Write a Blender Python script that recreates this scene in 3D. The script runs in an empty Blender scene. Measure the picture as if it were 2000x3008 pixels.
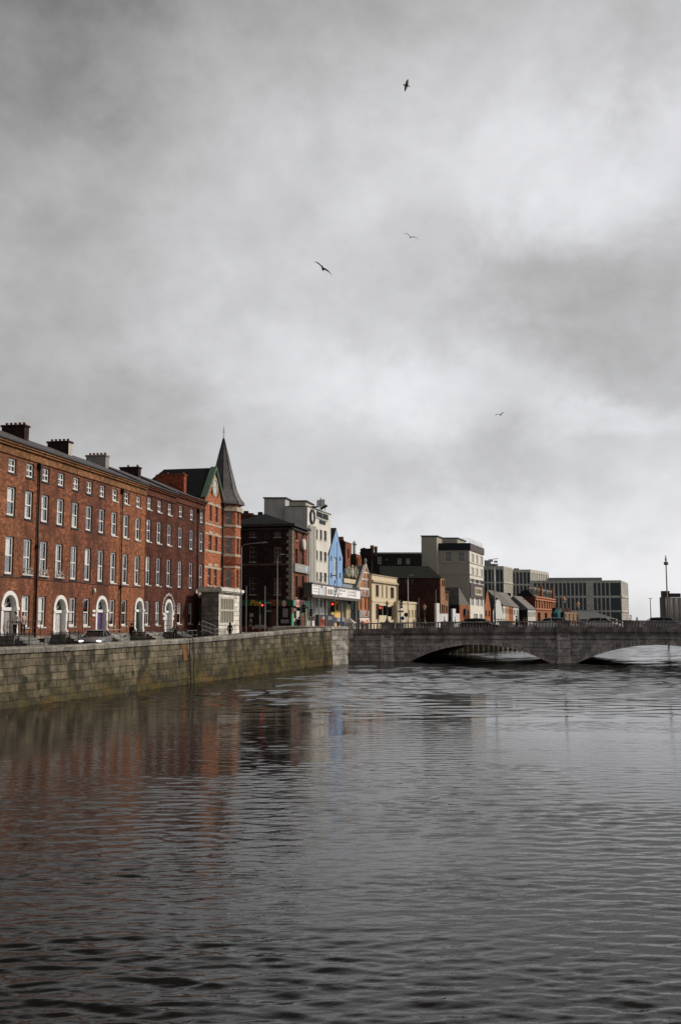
import bpy, bmesh, math, random
from mathutils import Matrix, Vector
R = math.radians
random.seed(7)
SC = bpy.context.scene
COL = SC.collection

# ------------------------------------------------------------------ camera model (photo measurements -> metres)
F = 2924.0; CX = 1000.0; CY = 1504.0; HOR = 1820.0; EYE = 4.53
TH = math.atan((HOR - CY) / F); CT, ST = math.cos(TH), math.sin(TH)
def ray(u, v):
    xc = (u - CX) / F; yc = (CY - v) / F
    return (xc, CT - ST * yc, ST + CT * yc)
def at(u, v, Y):
    d = ray(u, v); t = Y / d[1]
    return Vector((d[0] * t, Y, EYE + d[2] * t))
def plan(u, Y, v=1760):
    p = at(u, v, Y); return (p.x, p.y)
def sm(t):
    t = max(0.0, min(1.0, t)); return t * t * (3 - 2 * t)
def gz(y):
    return 2.3 + 0.65 * sm((y - 95) / 23.0)

# ------------------------------------------------------------------ materials
MATS = {}
def nt(name):
    m = bpy.data.materials.new(name); m.use_nodes = True
    t = m.node_tree; t.nodes.clear()
    out = t.nodes.new('ShaderNodeOutputMaterial')
    b = t.nodes.new('ShaderNodeBsdfPrincipled')
    t.links.new(b.outputs[0], out.inputs[0])
    return m, t, b
def N(t, typ, **kw):
    n = t.nodes.new('ShaderNode' + typ)
    for k, v in kw.items():
        if k in n.inputs: n.inputs[k].default_value = v
        else: setattr(n, k, v)
    return n
def mth(t, op, a, b=None, c=None, clamp=False):
    n = t.nodes.new('ShaderNodeMath'); n.operation = op; n.use_clamp = clamp
    for i, x in enumerate((a, b, c)):
        if x is None: continue
        if isinstance(x, (int, float)): n.inputs[i].default_value = x
        else: t.links.new(x, n.inputs[i])
    return n.outputs[0]
def mixc(t, fac, a, b, mode='MIX'):
    n = t.nodes.new('ShaderNodeMix'); n.data_type = 'RGBA'; n.blend_type = mode
    for i, x in ((0, fac), (6, a), (7, b)):
        if isinstance(x, (int, float)): n.inputs[i].default_value = x
        elif isinstance(x, tuple): n.inputs[i].default_value = (x[0], x[1], x[2], 1)
        else: t.links.new(x, n.inputs[i])
    return n.outputs[2]
def noise(t, vec, scale, detail=4, rough=.55, dist=0):
    n = N(t, 'TexNoise', Scale=scale, Detail=detail, Roughness=rough, Distortion=dist)
    t.links.new(vec, n.inputs['Vector']); return n.outputs['Fac']
def ramp(t, fac, pts):
    n = t.nodes.new('ShaderNodeValToRGB'); e = n.color_ramp.elements
    while len(e) < len(pts): e.new(.5)
    for i, (p, c) in enumerate(pts):
        e[i].position = p; e[i].color = (c, c, c, 1) if isinstance(c, (int, float)) else (*c, 1)
    t.links.new(fac, n.inputs[0]); return n.outputs[0]
def uvn(t):
    return N(t, 'TexCoord').outputs['UV']
def objn(t):
    return N(t, 'TexCoord').outputs['Object']
def mul(c, k): return tuple(max(0, min(1, x * k)) for x in c)
def scalev(t, vec, s):
    n = t.nodes.new('ShaderNodeMapping'); n.inputs['Scale'].default_value = s
    t.links.new(vec, n.inputs['Vector']); return n.outputs[0]

def mat(name, c, rough=.75, var=.18, scale=1.3, metal=0.0, emit=0.0, streak=0.0, spec=.3):
    if name in MATS: return MATS[name]
    m, t, b = nt(name)
    uv = uvn(t)
    f = noise(t, uv, scale, 6, .65)
    f = ramp(t, f, [(.3, 0.0), (.7, 1.0)])
    col = mixc(t, f, mul(c, 1 - var), mul(c, 1 + var))
    if streak:
        g = noise(t, scalev(t, uv, (2.2, .18, 1)), 1.0, 5, .6)
        g = ramp(t, g, [(.45, 0.0), (.8, 1.0)])
        col = mixc(t, mth(t, 'MULTIPLY', g, streak), col, mul(c, .35))
    t.links.new(col, b.inputs['Base Color'])
    b.inputs['Roughness'].default_value = rough; b.inputs['Metallic'].default_value = metal
    b.inputs['Specular IOR Level'].default_value = spec
    if emit:
        b.inputs['Emission Color'].default_value = (*c, 1); b.inputs['Emission Strength'].default_value = emit
    MATS[name] = m; return m

def brick(name, c, soot=.35, mortar=None, var=.3, bw=.225, bh=.075, dark=None):
    if name in MATS: return MATS[name]
    m, t, b = nt(name)
    uv = uvn(t)
    br = N(t, 'TexBrick', **{'Scale': 1.0, 'Mortar Size': .006, 'Brick Width': bw, 'Row Height': bh, 'Bias': 0.0})
    br.inputs['Color1'].default_value = (*mul(c, 1 - var), 1); br.inputs['Color2'].default_value = (*mul(c, 1 + var), 1)
    br.inputs['Mortar'].default_value = (*(mortar or mul(c, .75)), 1)
    t.links.new(uv, br.inputs['Vector'])
    n1 = noise(t, scalev(t, uv, (1, 1.8, 1)), 1.9, 8, .8)
    k = ramp(t, n1, [(.34, .25), (.50, .95), (.66, 1.8)])
    col = mixc(t, 1.0, br.outputs['Color'], k, 'MULTIPLY')
    n2 = noise(t, uv, .33, 5, .65)
    s = mth(t, 'MULTIPLY', ramp(t, n2, [(.43, 0.0), (.60, 1.0)]), soot)
    col = mixc(t, s, col, dark or mul(c, .3))
    n3 = noise(t, scalev(t, uv, (1.6, .25, 1)), 1.0, 4, .6)
    s3 = mth(t, 'MULTIPLY', ramp(t, n3, [(.49, 0.0), (.64, 1.0)]), soot * .7)
    col = mixc(t, s3, col, mul(c, .4))
    t.links.new(col, b.inputs['Base Color'])
    b.inputs['Roughness'].default_value = .9; b.inputs['Specular IOR Level'].default_value = .15
    MATS[name] = m; return m

def ashlar(name, c, bw=.95, bh=.36, algae=False, mortar=None, var=.22, stain=.5, offset_stain=1.0):
    if name in MATS: return MATS[name]
    m, t, b = nt(name)
    uv = uvn(t); ob = objn(t)
    wob = N(t, 'TexNoise', Scale=1.1, Detail=2.0); t.links.new(uv, wob.inputs['Vector'])
    sub = t.nodes.new('ShaderNodeVectorMath'); sub.operation = 'MULTIPLY_ADD'
    t.links.new(wob.outputs['Color'], sub.inputs[0]); sub.inputs[1].default_value = (.27, .15, 0); t.links.new(uv, sub.inputs[2])
    br = N(t, 'TexBrick', **{'Scale': 1.0, 'Mortar Size': .022, 'Mortar Smooth': .3, 'Brick Width': bw, 'Row Height': bh})
    br.squash = .8; br.squash_frequency = 3
    br.inputs['Color1'].default_value = (*mul(c, 1 - var), 1); br.inputs['Color2'].default_value = (*mul(c, 1 + var), 1)
    br.inputs['Mortar'].default_value = (*(mortar or mul(c, .25)), 1)
    t.links.new(sub.outputs[0], br.inputs['Vector'])
    n1 = noise(t, uv, 1.7, 8, .7)
    col = mixc(t, 1.0, br.outputs['Color'], ramp(t, n1, [(.3, .5), (.7, 1.35)]), 'MULTIPLY')
    n2 = noise(t, scalev(t, uv, (1.0, .3, 1)), .8, 6, .65)
    col = mixc(t, mth(t, 'MULTIPLY', ramp(t, n2, [(.45, 0.0), (.56, 1.0)]), stain), col, mul(c, .16))
    n4 = noise(t, uv, .9, 3, .5)
    col = mixc(t, mth(t, 'MULTIPLY', ramp(t, n4, [(.55, 0.0), (.62, 1.0)]), .4 * offset_stain), col, mul(c, 1.7))
    if algae:
        sep = N(t, 'SeparateXYZ'); t.links.new(uv, sep.inputs[0])
        u_, z = sep.outputs[0], sep.outputs[1]
        nz = noise(t, scalev(t, uv, (.55, 1, 1)), 1.0, 6, .7)
        # mossy weed band between the tide lines, thickest further along the wall
        far = N(t, 'SeparateXYZ'); t.links.new(ob, far.inputs[0])
        grow = mth(t, 'MULTIPLY', mth(t, 'MULTIPLY', mth(t, 'SUBTRACT', far.outputs[1], 6.0), 1 / 32.0, clamp=True), 1.5)
        band = mth(t, 'SUBTRACT', mth(t, 'ADD', grow, 1.5), z)
        band = mth(t, 'ADD', mth(t, 'MULTIPLY', band, .55), mth(t, 'MULTIPLY', mth(t, 'SUBTRACT', nz, .5), 2.6), clamp=True)
        gcol = mixc(t, ramp(t, noise(t, uv, .8, 5, .7), [(.4, 0.0), (.65, 1.0)]), (.013, .012, .007), (.12, .095, .022))
        col = mixc(t, mth(t, 'MULTIPLY', band, .88), col, gcol)
        # rusty ochre seepage
        no = noise(t, scalev(t, uv, (.35, .9, 1)), 1.0, 4, .6)
        och = mth(t, 'MULTIPLY', ramp(t, no, [(.52, 0.0), (.64, 1.0)]), ramp(t, mth(t, 'MULTIPLY', z, .5), [(0.0, .75), (.55, .0)]))
        col = mixc(t, och, col, (.16, .085, .02))
        # weeds rooted in the joints
        vor = N(t, 'TexVoronoi', Scale=.85); t.links.new(uv, vor.inputs['Vector'])
        col = mixc(t, ramp(t, vor.outputs['Distance'], [(.10, .95), (.22, 0.0)]), col, (.02, .028, .008))
    t.links.new(col, b.inputs['Base Color'])
    b.inputs['Roughness'].default_value = .85; b.inputs['Specular IOR Level'].default_value = .25
    bp = N(t, 'Bump', Strength=1.0, Distance=.07)
    t.links.new(mth(t, 'ADD', mth(t, 'MULTIPLY', br.outputs['Fac'], -.8), n1), bp.inputs['Height'])
    t.links.new(bp.outputs[0], b.inputs['Normal'])
    MATS[name] = m; return m

def slate(name, c, row=.25):
    if name in MATS: return MATS[name]
    m, t, b = nt(name)
    uv = uvn(t)
    br = N(t, 'TexBrick', **{'Scale': 1.0, 'Mortar Size': .008, 'Brick Width': .3, 'Row Height': row})
    br.inputs['Color1'].default_value = (*mul(c, .8), 1); br.inputs['Color2'].default_value = (*mul(c, 1.2), 1)
    br.inputs['Mortar'].default_value = (*mul(c, .4), 1)
    t.links.new(uv, br.inputs['Vector'])
    col = mixc(t, 1.0, br.outputs['Color'], ramp(t, noise(t, uv, .9, 7, .7), [(.3, .6), (.7, 1.3)]), 'MULTIPLY')
    t.links.new(col, b.inputs['Base Color'])
    b.inputs['Roughness'].default_value = .7; b.inputs['Specular IOR Level'].default_value = .3
    MATS[name] = m; return m

def glass_dark(name='dark_glass', c=(.012, .014, .017), rough=.06):
    if name in MATS: return MATS[name]
    m, t, b = nt(name)
    f = noise(t, uvn(t), .8, 3)
    t.links.new(mixc(t, f, mul(c, .5), mul(c, 1.7)), b.inputs['Base Color'])
    b.inputs['Roughness'].default_value = rough; b.inputs['Specular IOR Level'].default_value = .5
    MATS[name] = m; return m
def glass_clear(name='clear_glass'):
    if name in MATS: return MATS[name]
    m = bpy.data.materials.new(name); m.use_nodes = True; t = m.node_tree; t.nodes.clear()
    o = N(t, 'OutputMaterial'); mx = N(t, 'MixShader'); tr = N(t, 'BsdfTransparent'); gl = N(t, 'BsdfGlossy')
    tr.inputs[0].default_value = (.97, .975, .97, 1); gl.inputs[0].default_value = (.9, .93, .95, 1); gl.inputs['Roughness'].default_value = .03
    lw = N(t, 'Fresnel', IOR=1.25)
    t.links.new(mth(t, 'ADD', mth(t, 'MULTIPLY', lw.outputs[0], .4), .02), mx.inputs[0])
    t.links.new(tr.outputs[0], mx.inputs[1]); t.links.new(gl.outputs[0], mx.inputs[2]); t.links.new(mx.outputs[0], o.inputs[0])
    MATS[name] = m; return m

# ------------------------------------------------------------------ mesh builder
class MB:
    def __init__(s, M=None):
        s.v = []; s.f = []; s.mi = []; s.M = M or Matrix(); s.sm = []
    def pt(s, *p):
        s.v.append(s.M @ Vector(p)); return len(s.v) - 1
    def face(s, pts, mi=0, smooth=False):
        s.f.append([s.pt(*p) for p in pts]); s.mi.append(mi); s.sm.append(smooth)
    def box(s, x0, y0, z0, x1, y1, z1, mi=0):
        if x0 > x1: x0, x1 = x1, x0
        if y0 > y1: y0, y1 = y1, y0
        if z0 > z1: z0, z1 = z1, z0
        i = [s.pt(*p) for p in ((x0, y0, z0), (x1, y0, z0), (x1, y1, z0), (x0, y1, z0), (x0, y0, z1), (x1, y0, z1), (x1, y1, z1), (x0, y1, z1))]
        for q in ((0, 1, 5, 4), (1, 2, 6, 5), (2, 3, 7, 6), (3, 0, 4, 7), (4, 5, 6, 7), (3, 2, 1, 0)):
            s.f.append([i[k] for k in q]); s.mi.append(mi); s.sm.append(False)
    def prism(s, prof, a, b, axis='x', mi=0):
        # prof: closed outline in the other two axes ((y,z) for x, (x,z) for y, (x,y) for z)
        def P(p, k): return (k, p[0], p[1]) if axis == 'x' else ((p[0], k, p[1]) if axis == 'y' else (p[0], p[1], k))
        n = len(prof)
        A = [s.pt(*P(p, a)) for p in prof]; B = [s.pt(*P(p, b)) for p in prof]
        s.f.append(A[::-1]); s.f.append(B[:]); s.mi += [mi, mi]; s.sm += [False, False]
        for k in range(n):
            s.f.append([A[k], A[(k + 1) % n], B[(k + 1) % n], B[k]]); s.mi.append(mi); s.sm.append(False)
    def tube(s, pts, r, n=8, mi=0, caps=True):
        rs = r if isinstance(r, (list, tuple)) else [r] * len(pts)
        pts = [Vector(p) for p in pts]; rings = []; ref = None
        for i, p in enumerate(pts):
            d = (pts[min(i + 1, len(pts) - 1)] - pts[max(i - 1, 0)]).normalized()
            a = Vector((0, 0, 1)) if abs(d.z) < .9 else Vector((1, 0, 0))
            e1 = d.cross(a).normalized(); e2 = d.cross(e1).normalized()
            rings.append([s.pt(*(p + (e1 * math.cos(2 * math.pi * k / n) + e2 * math.sin(2 * math.pi * k / n)) * rs[i])) for k in range(n)])
        for i in range(len(rings) - 1):
            for k in range(n):
                s.f.append([rings[i][k], rings[i][(k + 1) % n], rings[i + 1][(k + 1) % n], rings[i + 1][k]]); s.mi.append(mi); s.sm.append(n > 6)
        if caps:
            s.f.append(rings[0][::-1]); s.f.append(rings[-1]); s.mi += [mi, mi]; s.sm += [False, False]
    def lathe(s, prof, c=(0, 0), n=12, mi=0, rot=0, smooth=True):
        rings = []
        for r, z in prof:
            rings.append([s.pt(c[0] + r * math.cos(rot + 2 * math.pi * k / n), c[1] + r * math.sin(rot + 2 * math.pi * k / n), z) for k in range(n)])
        for i in range(len(rings) - 1):
            for k in range(n):
                s.f.append([rings[i][k], rings[i][(k + 1) % n], rings[i + 1][(k + 1) % n], rings[i + 1][k]]); s.mi.append(mi); s.sm.append(smooth)
        s.f.append(rings[0][::-1]); s.f.append(rings[-1]); s.mi += [mi, mi]; s.sm += [False, False]
    def ell(s, c, r, n=10, m=7, mi=0):
        rings = []
        for i in range(m + 1):
            a = math.pi * i / m
            rings.append([s.pt(c[0] + r[0] * math.sin(a) * math.cos(2 * math.pi * k / n), c[1] + r[1] * math.sin(a) * math.sin(2 * math.pi * k / n), c[2] - r[2] * math.cos(a)) for k in range(n)])
        for i in range(m):
            for k in range(n):
                s.f.append([rings[i][k], rings[i][(k + 1) % n], rings[i + 1][(k + 1) % n], rings[i + 1][k]]); s.mi.append(mi); s.sm.append(True)
    def mesh(s, name, mats):
        me = bpy.data.meshes.new(name)
        me.from_pydata([tuple(p) for p in s.v], [], s.f)
        for m in mats: me.materials.append(m)
        uv = me.uv_layers.new(name='UVMap')
        for p, mi, smo in zip(me.polygons, s.mi, s.sm):
            p.material_index = mi; p.use_smooth = smo
            n = p.normal
            if abs(n.z) > .75: ax, ay = Vector((1, 0, 0)), Vector((0, 1, 0))
            else:
                h = math.hypot(n.x, n.y) or 1
                ax = Vector((-n.y / h, n.x / h, 0)); ay = n.cross(ax)
            for li in p.loop_indices:
                co = me.vertices[me.loops[li].vertex_index].co
                uv.data[li].uv = (co.dot(ax), co.dot(ay))
        return me
    def obj(s, name, mats, parent=None, M=None):
        if not isinstance(mats, (list, tuple)): mats = [mats]
        return link(name, s.mesh(name, mats), parent, M)
def link(name, data, parent=None, M=None):
    o = bpy.data.objects.new(name, data); COL.objects.link(o)
    if parent is not None: o.parent = parent
    if M is not None: o.matrix_local = M
    return o
def tag(o, label=None, cat=None, group=None, kind=None):
    if label: o['label'] = label
    if cat: o['category'] = cat
    if group: o['group'] = group
    if kind: o['kind'] = kind
    return o
def thing(name, loc, label, cat, group=None, rz=0):
    o = link(name, None); o.location = loc; o.rotation_euler = (0, 0, rz); o.empty_display_size = .3
    return tag(o, label, cat, group)
def text(parent, body, size, m, M, name='lettering', ext=.01, bold=0.0, sx=1.0, shear=0.0):
    c = bpy.data.curves.new(name, 'FONT'); c.body = body; c.size = size; c.extrude = ext; c.align_x = 'CENTER'; c.align_y = 'CENTER'
    c.offset = bold; c.shear = shear
    tmp = bpy.data.objects.new('tmp', c); COL.objects.link(tmp); bpy.context.view_layer.update()
    me = bpy.data.meshes.new_from_object(tmp.evaluated_get(bpy.context.evaluated_depsgraph_get())); bpy.data.objects.remove(tmp)
    me.name = name; me.materials.clear(); me.materials.append(m)
    return link(name, me, parent, M @ Matrix.Rotation(R(90), 4, 'X') @ Matrix.Diagonal((sx, 1, 1, 1)))
def bars(mb, s0, s1, z, h, n, y=-.02, seed=1, mi=0, dz=0.0):
    rnd = random.Random(seed); w = (s1 - s0) / n
    for i in range(n):
        k = rnd.choice((0, 1, 2, 3)); a = s0 + i * w; b = a + w * .74; zz = z + dz * i / n
        mb.box(a, y, zz, a + w * .22, y + .03, zz + h, mi)
        if k in (0, 1): mb.box(b - w * .2, y, zz, b, y + .03, zz + h, mi)
        if k in (0, 2): mb.box(a + w * .22, y, zz + h * .82, b - w * .2 * (k == 0), y + .03, zz + h, mi)
        if k in (1, 3): mb.box(a + w * .22, y, zz + h * .42, b - w * .2 * (k == 1), y + .03, zz + h * .58, mi)
        if k in (2, 3): mb.box(a + w * .22, y, zz, b, y + .03, zz + h * .18, mi)

# ------------------------------------------------------------------ buildings
class Face:
    """one wall plane: local x along the wall (left to right seen from outside), y into the building, z absolute height"""
    def __init__(s, b, a, e):
        s.b = b; s.a = Vector((a[0], a[1])); s.e = Vector((e[0], e[1]))
        d = s.e - s.a; s.L = d.length; s.d = d / s.L; s.n = Vector((s.d.y, -s.d.x)); s.ops = []
        rl = b.root.location
        s.M = Matrix.Translation((a[0] - rl.x, a[1] - rl.y, -rl.z)) @ Matrix.Rotation(math.atan2(s.d.y, s.d.x), 4, 'Z')
    def pix(s, u, v, y=0):
        o = s.a - s.n * y
        r = ray(u, v); t = o.dot(s.n) / (r[0] * s.n.x + r[1] * s.n.y)
        p = Vector((r[0] * t, r[1] * t)) - o
        return p.dot(s.d), EYE + r[2] * t
    def S(s, u, v=1700, y=0): return s.pix(u, v, y)[0]
    def Z(s, u, v, y=0): return s.pix(u, v, y)[1]
    def rect(s, u0, v0, u1, v1):
        um = (u0 + u1) / 2; vm = (v0 + v1) / 2
        return s.S(u0, vm), s.Z(um, v1), s.S(u1, vm), s.Z(um, v0)   # s0,z0,s1,z1
    def mb(s): return MB(s.M.copy())
    def at(s, x, y, z): return s.M @ Matrix.Translation((x, y, z))

def wall(mb, s0, s1, z0, z1, ops=(), rev=.15, mi=0, top=None):
    """front sheet of a wall with openings (a,c,b,d[,arch]) and their reveals"""
    ops = [o for o in ops if o[2] > s0 and o[0] < s1]
    xs = sorted({s0, s1, *[max(s0, o[0]) for o in ops], *[min(s1, o[2]) for o in ops]})
    zs = sorted({z0, z1, *[max(z0, o[1]) for o in ops], *[min(z1, o[3]) for o in ops]})
    for i in range(len(xs) - 1):
        for j in range(len(zs) - 1):
            cx = (xs[i] + xs[i + 1]) / 2; cz = (zs[j] + zs[j + 1]) / 2
            if any(o[0] < cx < o[2] and o[1] < cz < o[3] for o in ops): continue
            mb.face([(xs[i], 0, zs[j]), (xs[i + 1], 0, zs[j]), (xs[i + 1], 0, zs[j + 1]), (xs[i], 0, zs[j + 1])], mi)
    for o in ops:
        a, c, b, d = o[:4]; arch = len(o) > 4 and o[4]
        r = (b - a) / 2; zt = d - r if arch else d
        mb.face([(a, 0, c), (a, 0, zt), (a, rev, zt), (a, rev, c)], mi)
        mb.face([(b, 0, zt), (b, 0, c), (b, rev, c), (b, rev, zt)], mi)
        mb.face([(a, 0, c), (a, rev, c), (b, rev, c), (b, 0, c)], mi)
        if arch:
            K = 12; cx = (a + b) / 2
            P = [(cx - r * math.cos(math.pi * k / K), zt + r * math.sin(math.pi * k / K)) for k in range(K + 1)]
            for k in range(K):
                cn = (a, d) if k < K // 2 else (b, d)
                mb.face([(cn[0], 0, cn[1]), (P[k][0], 0, P[k][1]), (P[k + 1][0], 0, P[k + 1][1])][::-1], mi)
                mb.face([(P[k][0], 0, P[k][1]), (P[k + 1][0], 0, P[k + 1][1]), (P[k + 1][0], rev, P[k + 1][1]), (P[k][0], rev, P[k][1])], mi)
        else:
            mb.face([(a, 0, d), (b, 0, d), (b, rev, d), (a, rev, d)], mi)

WIN = {}
def window(f, s0, z0, s1, z1, fm, nx=1, nz=2, rec=.12, sill=None, curtain=None, cm=None, clear=False, op=True, gm=None, ft=.07, name='window', arch=False):
    """a window part at an opening: frame mesh (shared between equal sizes) with pane / curtain / sill children"""
    w = round(max(.15, s1 - s0) / .04) * .04; h = round(max(.15, z1 - z0) / .04) * .04
    if op: f.ops.append((s0, z0, s0 + w, z0 + h))
    key = (w, h, fm.name, nx, nz, rec, sill.name if sill else None, curtain, cm.name if cm else None, clear, gm.name if gm else None, ft)
    if key not in WIN:
        m = MB(); y0, y1 = rec, rec + .06; t = min(ft, w * .2)
        m.box(0, y0, 0, t, y1, h); m.box(w - t, y0, 0, w, y1, h); m.box(t, y0, h - t, w - t, y1, h); m.box(t, y0, 0, w - t, y1, t * 1.3)
        for k in range(1, nz): m.box(t, y0 + .002, h * k / nz - t * .35, w - t, y1 - .002, h * k / nz + t * .35)
        for k in range(1, nx): m.box(w * k / nx - t * .25, y0 + .004, t * 1.3, w * k / nx + t * .25, y1 - .004, h - t)
        d = {'f': m.mesh(name, [fm])}
        g = MB(); g.box(t, y0 + .03, t * 1.3, w - t, y0 + .042, h - t)
        d['p'] = g.mesh('pane', [gm or (glass_clear() if clear else glass_dark())])
        if sill:
            q = MB(); q.box(-.08, -.07, -.11, w + .08, rec, 0); d['s'] = q.mesh('sill', [sill])
        if curtain:
            q = MB(); a, b = t, w - t; yb = y1 + .05
            for (x0, x1, q0, q1) in curtain:
                x0, x1 = a + (b - a) * x0, a + (b - a) * x1
                n = max(2, int((x1 - x0) / .07))
                for k in range(n):   # hanging folds
                    q.box(x0 + (x1 - x0) * k / n, yb + (.02 if k % 2 else 0), h * q0 + t, x0 + (x1 - x0) * (k + 1) / n, yb + .03 + (.02 if k % 2 else 0), h * q1 - t * .5)
            d['c'] = q.mesh('curtain', [cm])
        WIN[key] = d
    d = WIN[key]
    o = link(name, d['f'], f.b.root, f.at(s0, 0, z0))
    link('pane', d['p'], o)
    if 's' in d: link('sill', d['s'], o)
    if 'c' in d: link('curtain', d['c'], o)
    return o

class Bld:
    def __init__(s, name, label, cat, base, z, group=None):
        s.root = thing(name, (base[0], base[1], z), label, cat, group); s.z = z
    def face(s, a, e): return Face(s, a, e)

def block(name, label, cat, C, Rt, L=None, depth=8.0, zt=10.0, zb=None, group=None):
    """a building seen at its near corner C, side wall from L to C, street front from C to Rt (plan points)"""
    zb = gz(C[1]) - .3 if zb is None else zb
    b = Bld(name, label, cat, C, zb, group); b.zt = zt
    C, Rt = Vector(C), Vector(Rt)
    d = (Rt - C).normalized(); inn = Vector((-d.y, d.x))
    L = Vector(L) if L else C + inn * depth
    b.front = b.face(C, Rt); b.side = b.face(L, C)
    B = Rt + (L - C); b.back = b.face(B, L); b.far = b.face(Rt, B); b.C, b.R, b.L, b.B = C, Rt, L, B
    return b
def walls(b, mf, ms=None, rev=.15, flat=True, zt=None, name='wall', mr=None):
    zt = zt or b.zt
    m = MB(); ms = ms or mf
    for f, mi in ((b.front, 0), (b.side, 1), (b.back, 1), (b.far, 1)):
        m.M = f.M.copy(); wall(m, 0, f.L, b.z, zt, f.ops, rev, mi)
    if flat:
        m.M = Matrix.Translation((-b.root.location.x, -b.root.location.y, -b.z))
        m.face([(p.x, p.y, zt) for p in (b.C, b.R, b.B, b.L)], 2)
    return m.obj(name, [mf, ms, mr or mat('roof_felt', (.09, .09, .09))], b.root)
def hip(b, zt, zr, m, over=.3, inset=None, name='roof'):
    """pitched roof whose ridge runs along the front"""
    f = b.front; D = b.side.L; q = f.mb(); L = f.L; i = inset if inset is not None else 0
    o = over
    P = [(-o, -o, zt), (L + o, -o, zt), (L + o, D + o, zt), (-o, D + o, zt)]; r0, r1 = (i, D / 2, zr), (L - i, D / 2, zr)
    q.face([P[0], P[1], r1, r0]); q.face([P[2], P[3], r0, r1]); q.face([P[1], P[2], r1]); q.face([P[3], P[0], r0]); q.face(P[::-1])
    return q.obj(name, [m], b.root)

# palette --------------------------------------------------------------
WHITE = mat('white_paint', (.80, .79, .76), .5, .06); OFFW = mat('off_white_paint', (.55, .54, .5), .6, .1, streak=.3)
CURT = mat('curtain_cloth', (.88, .86, .81), .9, .08, 6); BLIND = mat('roller_blind', (.9, .89, .86), .8, .03)
LACE = mat('lace_cloth', (.66, .65, .62), .9, .2, 8)
BLACK = mat('black_iron', (.012, .012, .013), .5, .3); IRON = mat('dark_metal', (.03, .03, .032), .45, .3)
STEEL = mat('galvanised_steel', (.30, .30, .29), .45, .15, metal=.3); GREYP = mat('grey_pole_paint', (.22, .22, .215), .5, .15)
SLATE = slate('purple_slate', (.085, .075, .08)); SLATED = slate('dark_slate', (.010, .0105, .012)); SLATEG = slate('grey_slate', (.17, .16, .145))
SPIRE = slate('spire_slate', (.12, .11, .11))
B_OR = brick('orange_brick', (.26, .102, .055), .75, dark=(.10, .045, .032)); B_OR0 = brick('tawny_brick', (.275, .114, .06), .7, dark=(.12, .055, .035)); B_OR1 = brick('russet_brick', (.228, .086, .049), .8, dark=(.085, .04, .03)); B_OR2 = brick('warm_brick', (.315, .122, .061), .45, dark=(.16, .065, .04))
B_RED = brick('dark_red_brick', (.122, .044, .03), .6); B_TOW = brick('bright_red_brick', (.43, .15, .08), .15, var=.15)
B_DK = brick('near_black_brick', (.040, .026, .024), .6); B_DKF = brick('brown_brick', (.20, .075, .045), .4)  # first one much darker than the street fronts, mostly for side walls
B_CH = brick('chimney_brick', (.05, .03, .026), .5); B_CHR = brick('red_chimney_brick', (.34, .09, .045), .3)
STONE = ashlar('cut_limestone', (.80, .75, .665), 1.1, .5, stain=.12, mortar=(.4, .38, .34), offset_stain=.3)
RUB = ashlar('rubble_plinth', (.26, .25, .23), .55, .28, stain=.3)
CREAM = mat('cream_render', (.70, .585, .41), .8, .12, .5, streak=.4); BAND = mat('sandstone_band', (.46, .375, .275), .8, .15)
RENDER = mat('grey_cement_render', (.52, .50, .47), .85, .1, .6, streak=.25); TERRA = mat('terracotta', (.28, .11, .06), .8, .2, 4)
DARKIN = mat('dark_recess', (.01, .01, .01), .9, .2)

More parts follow.
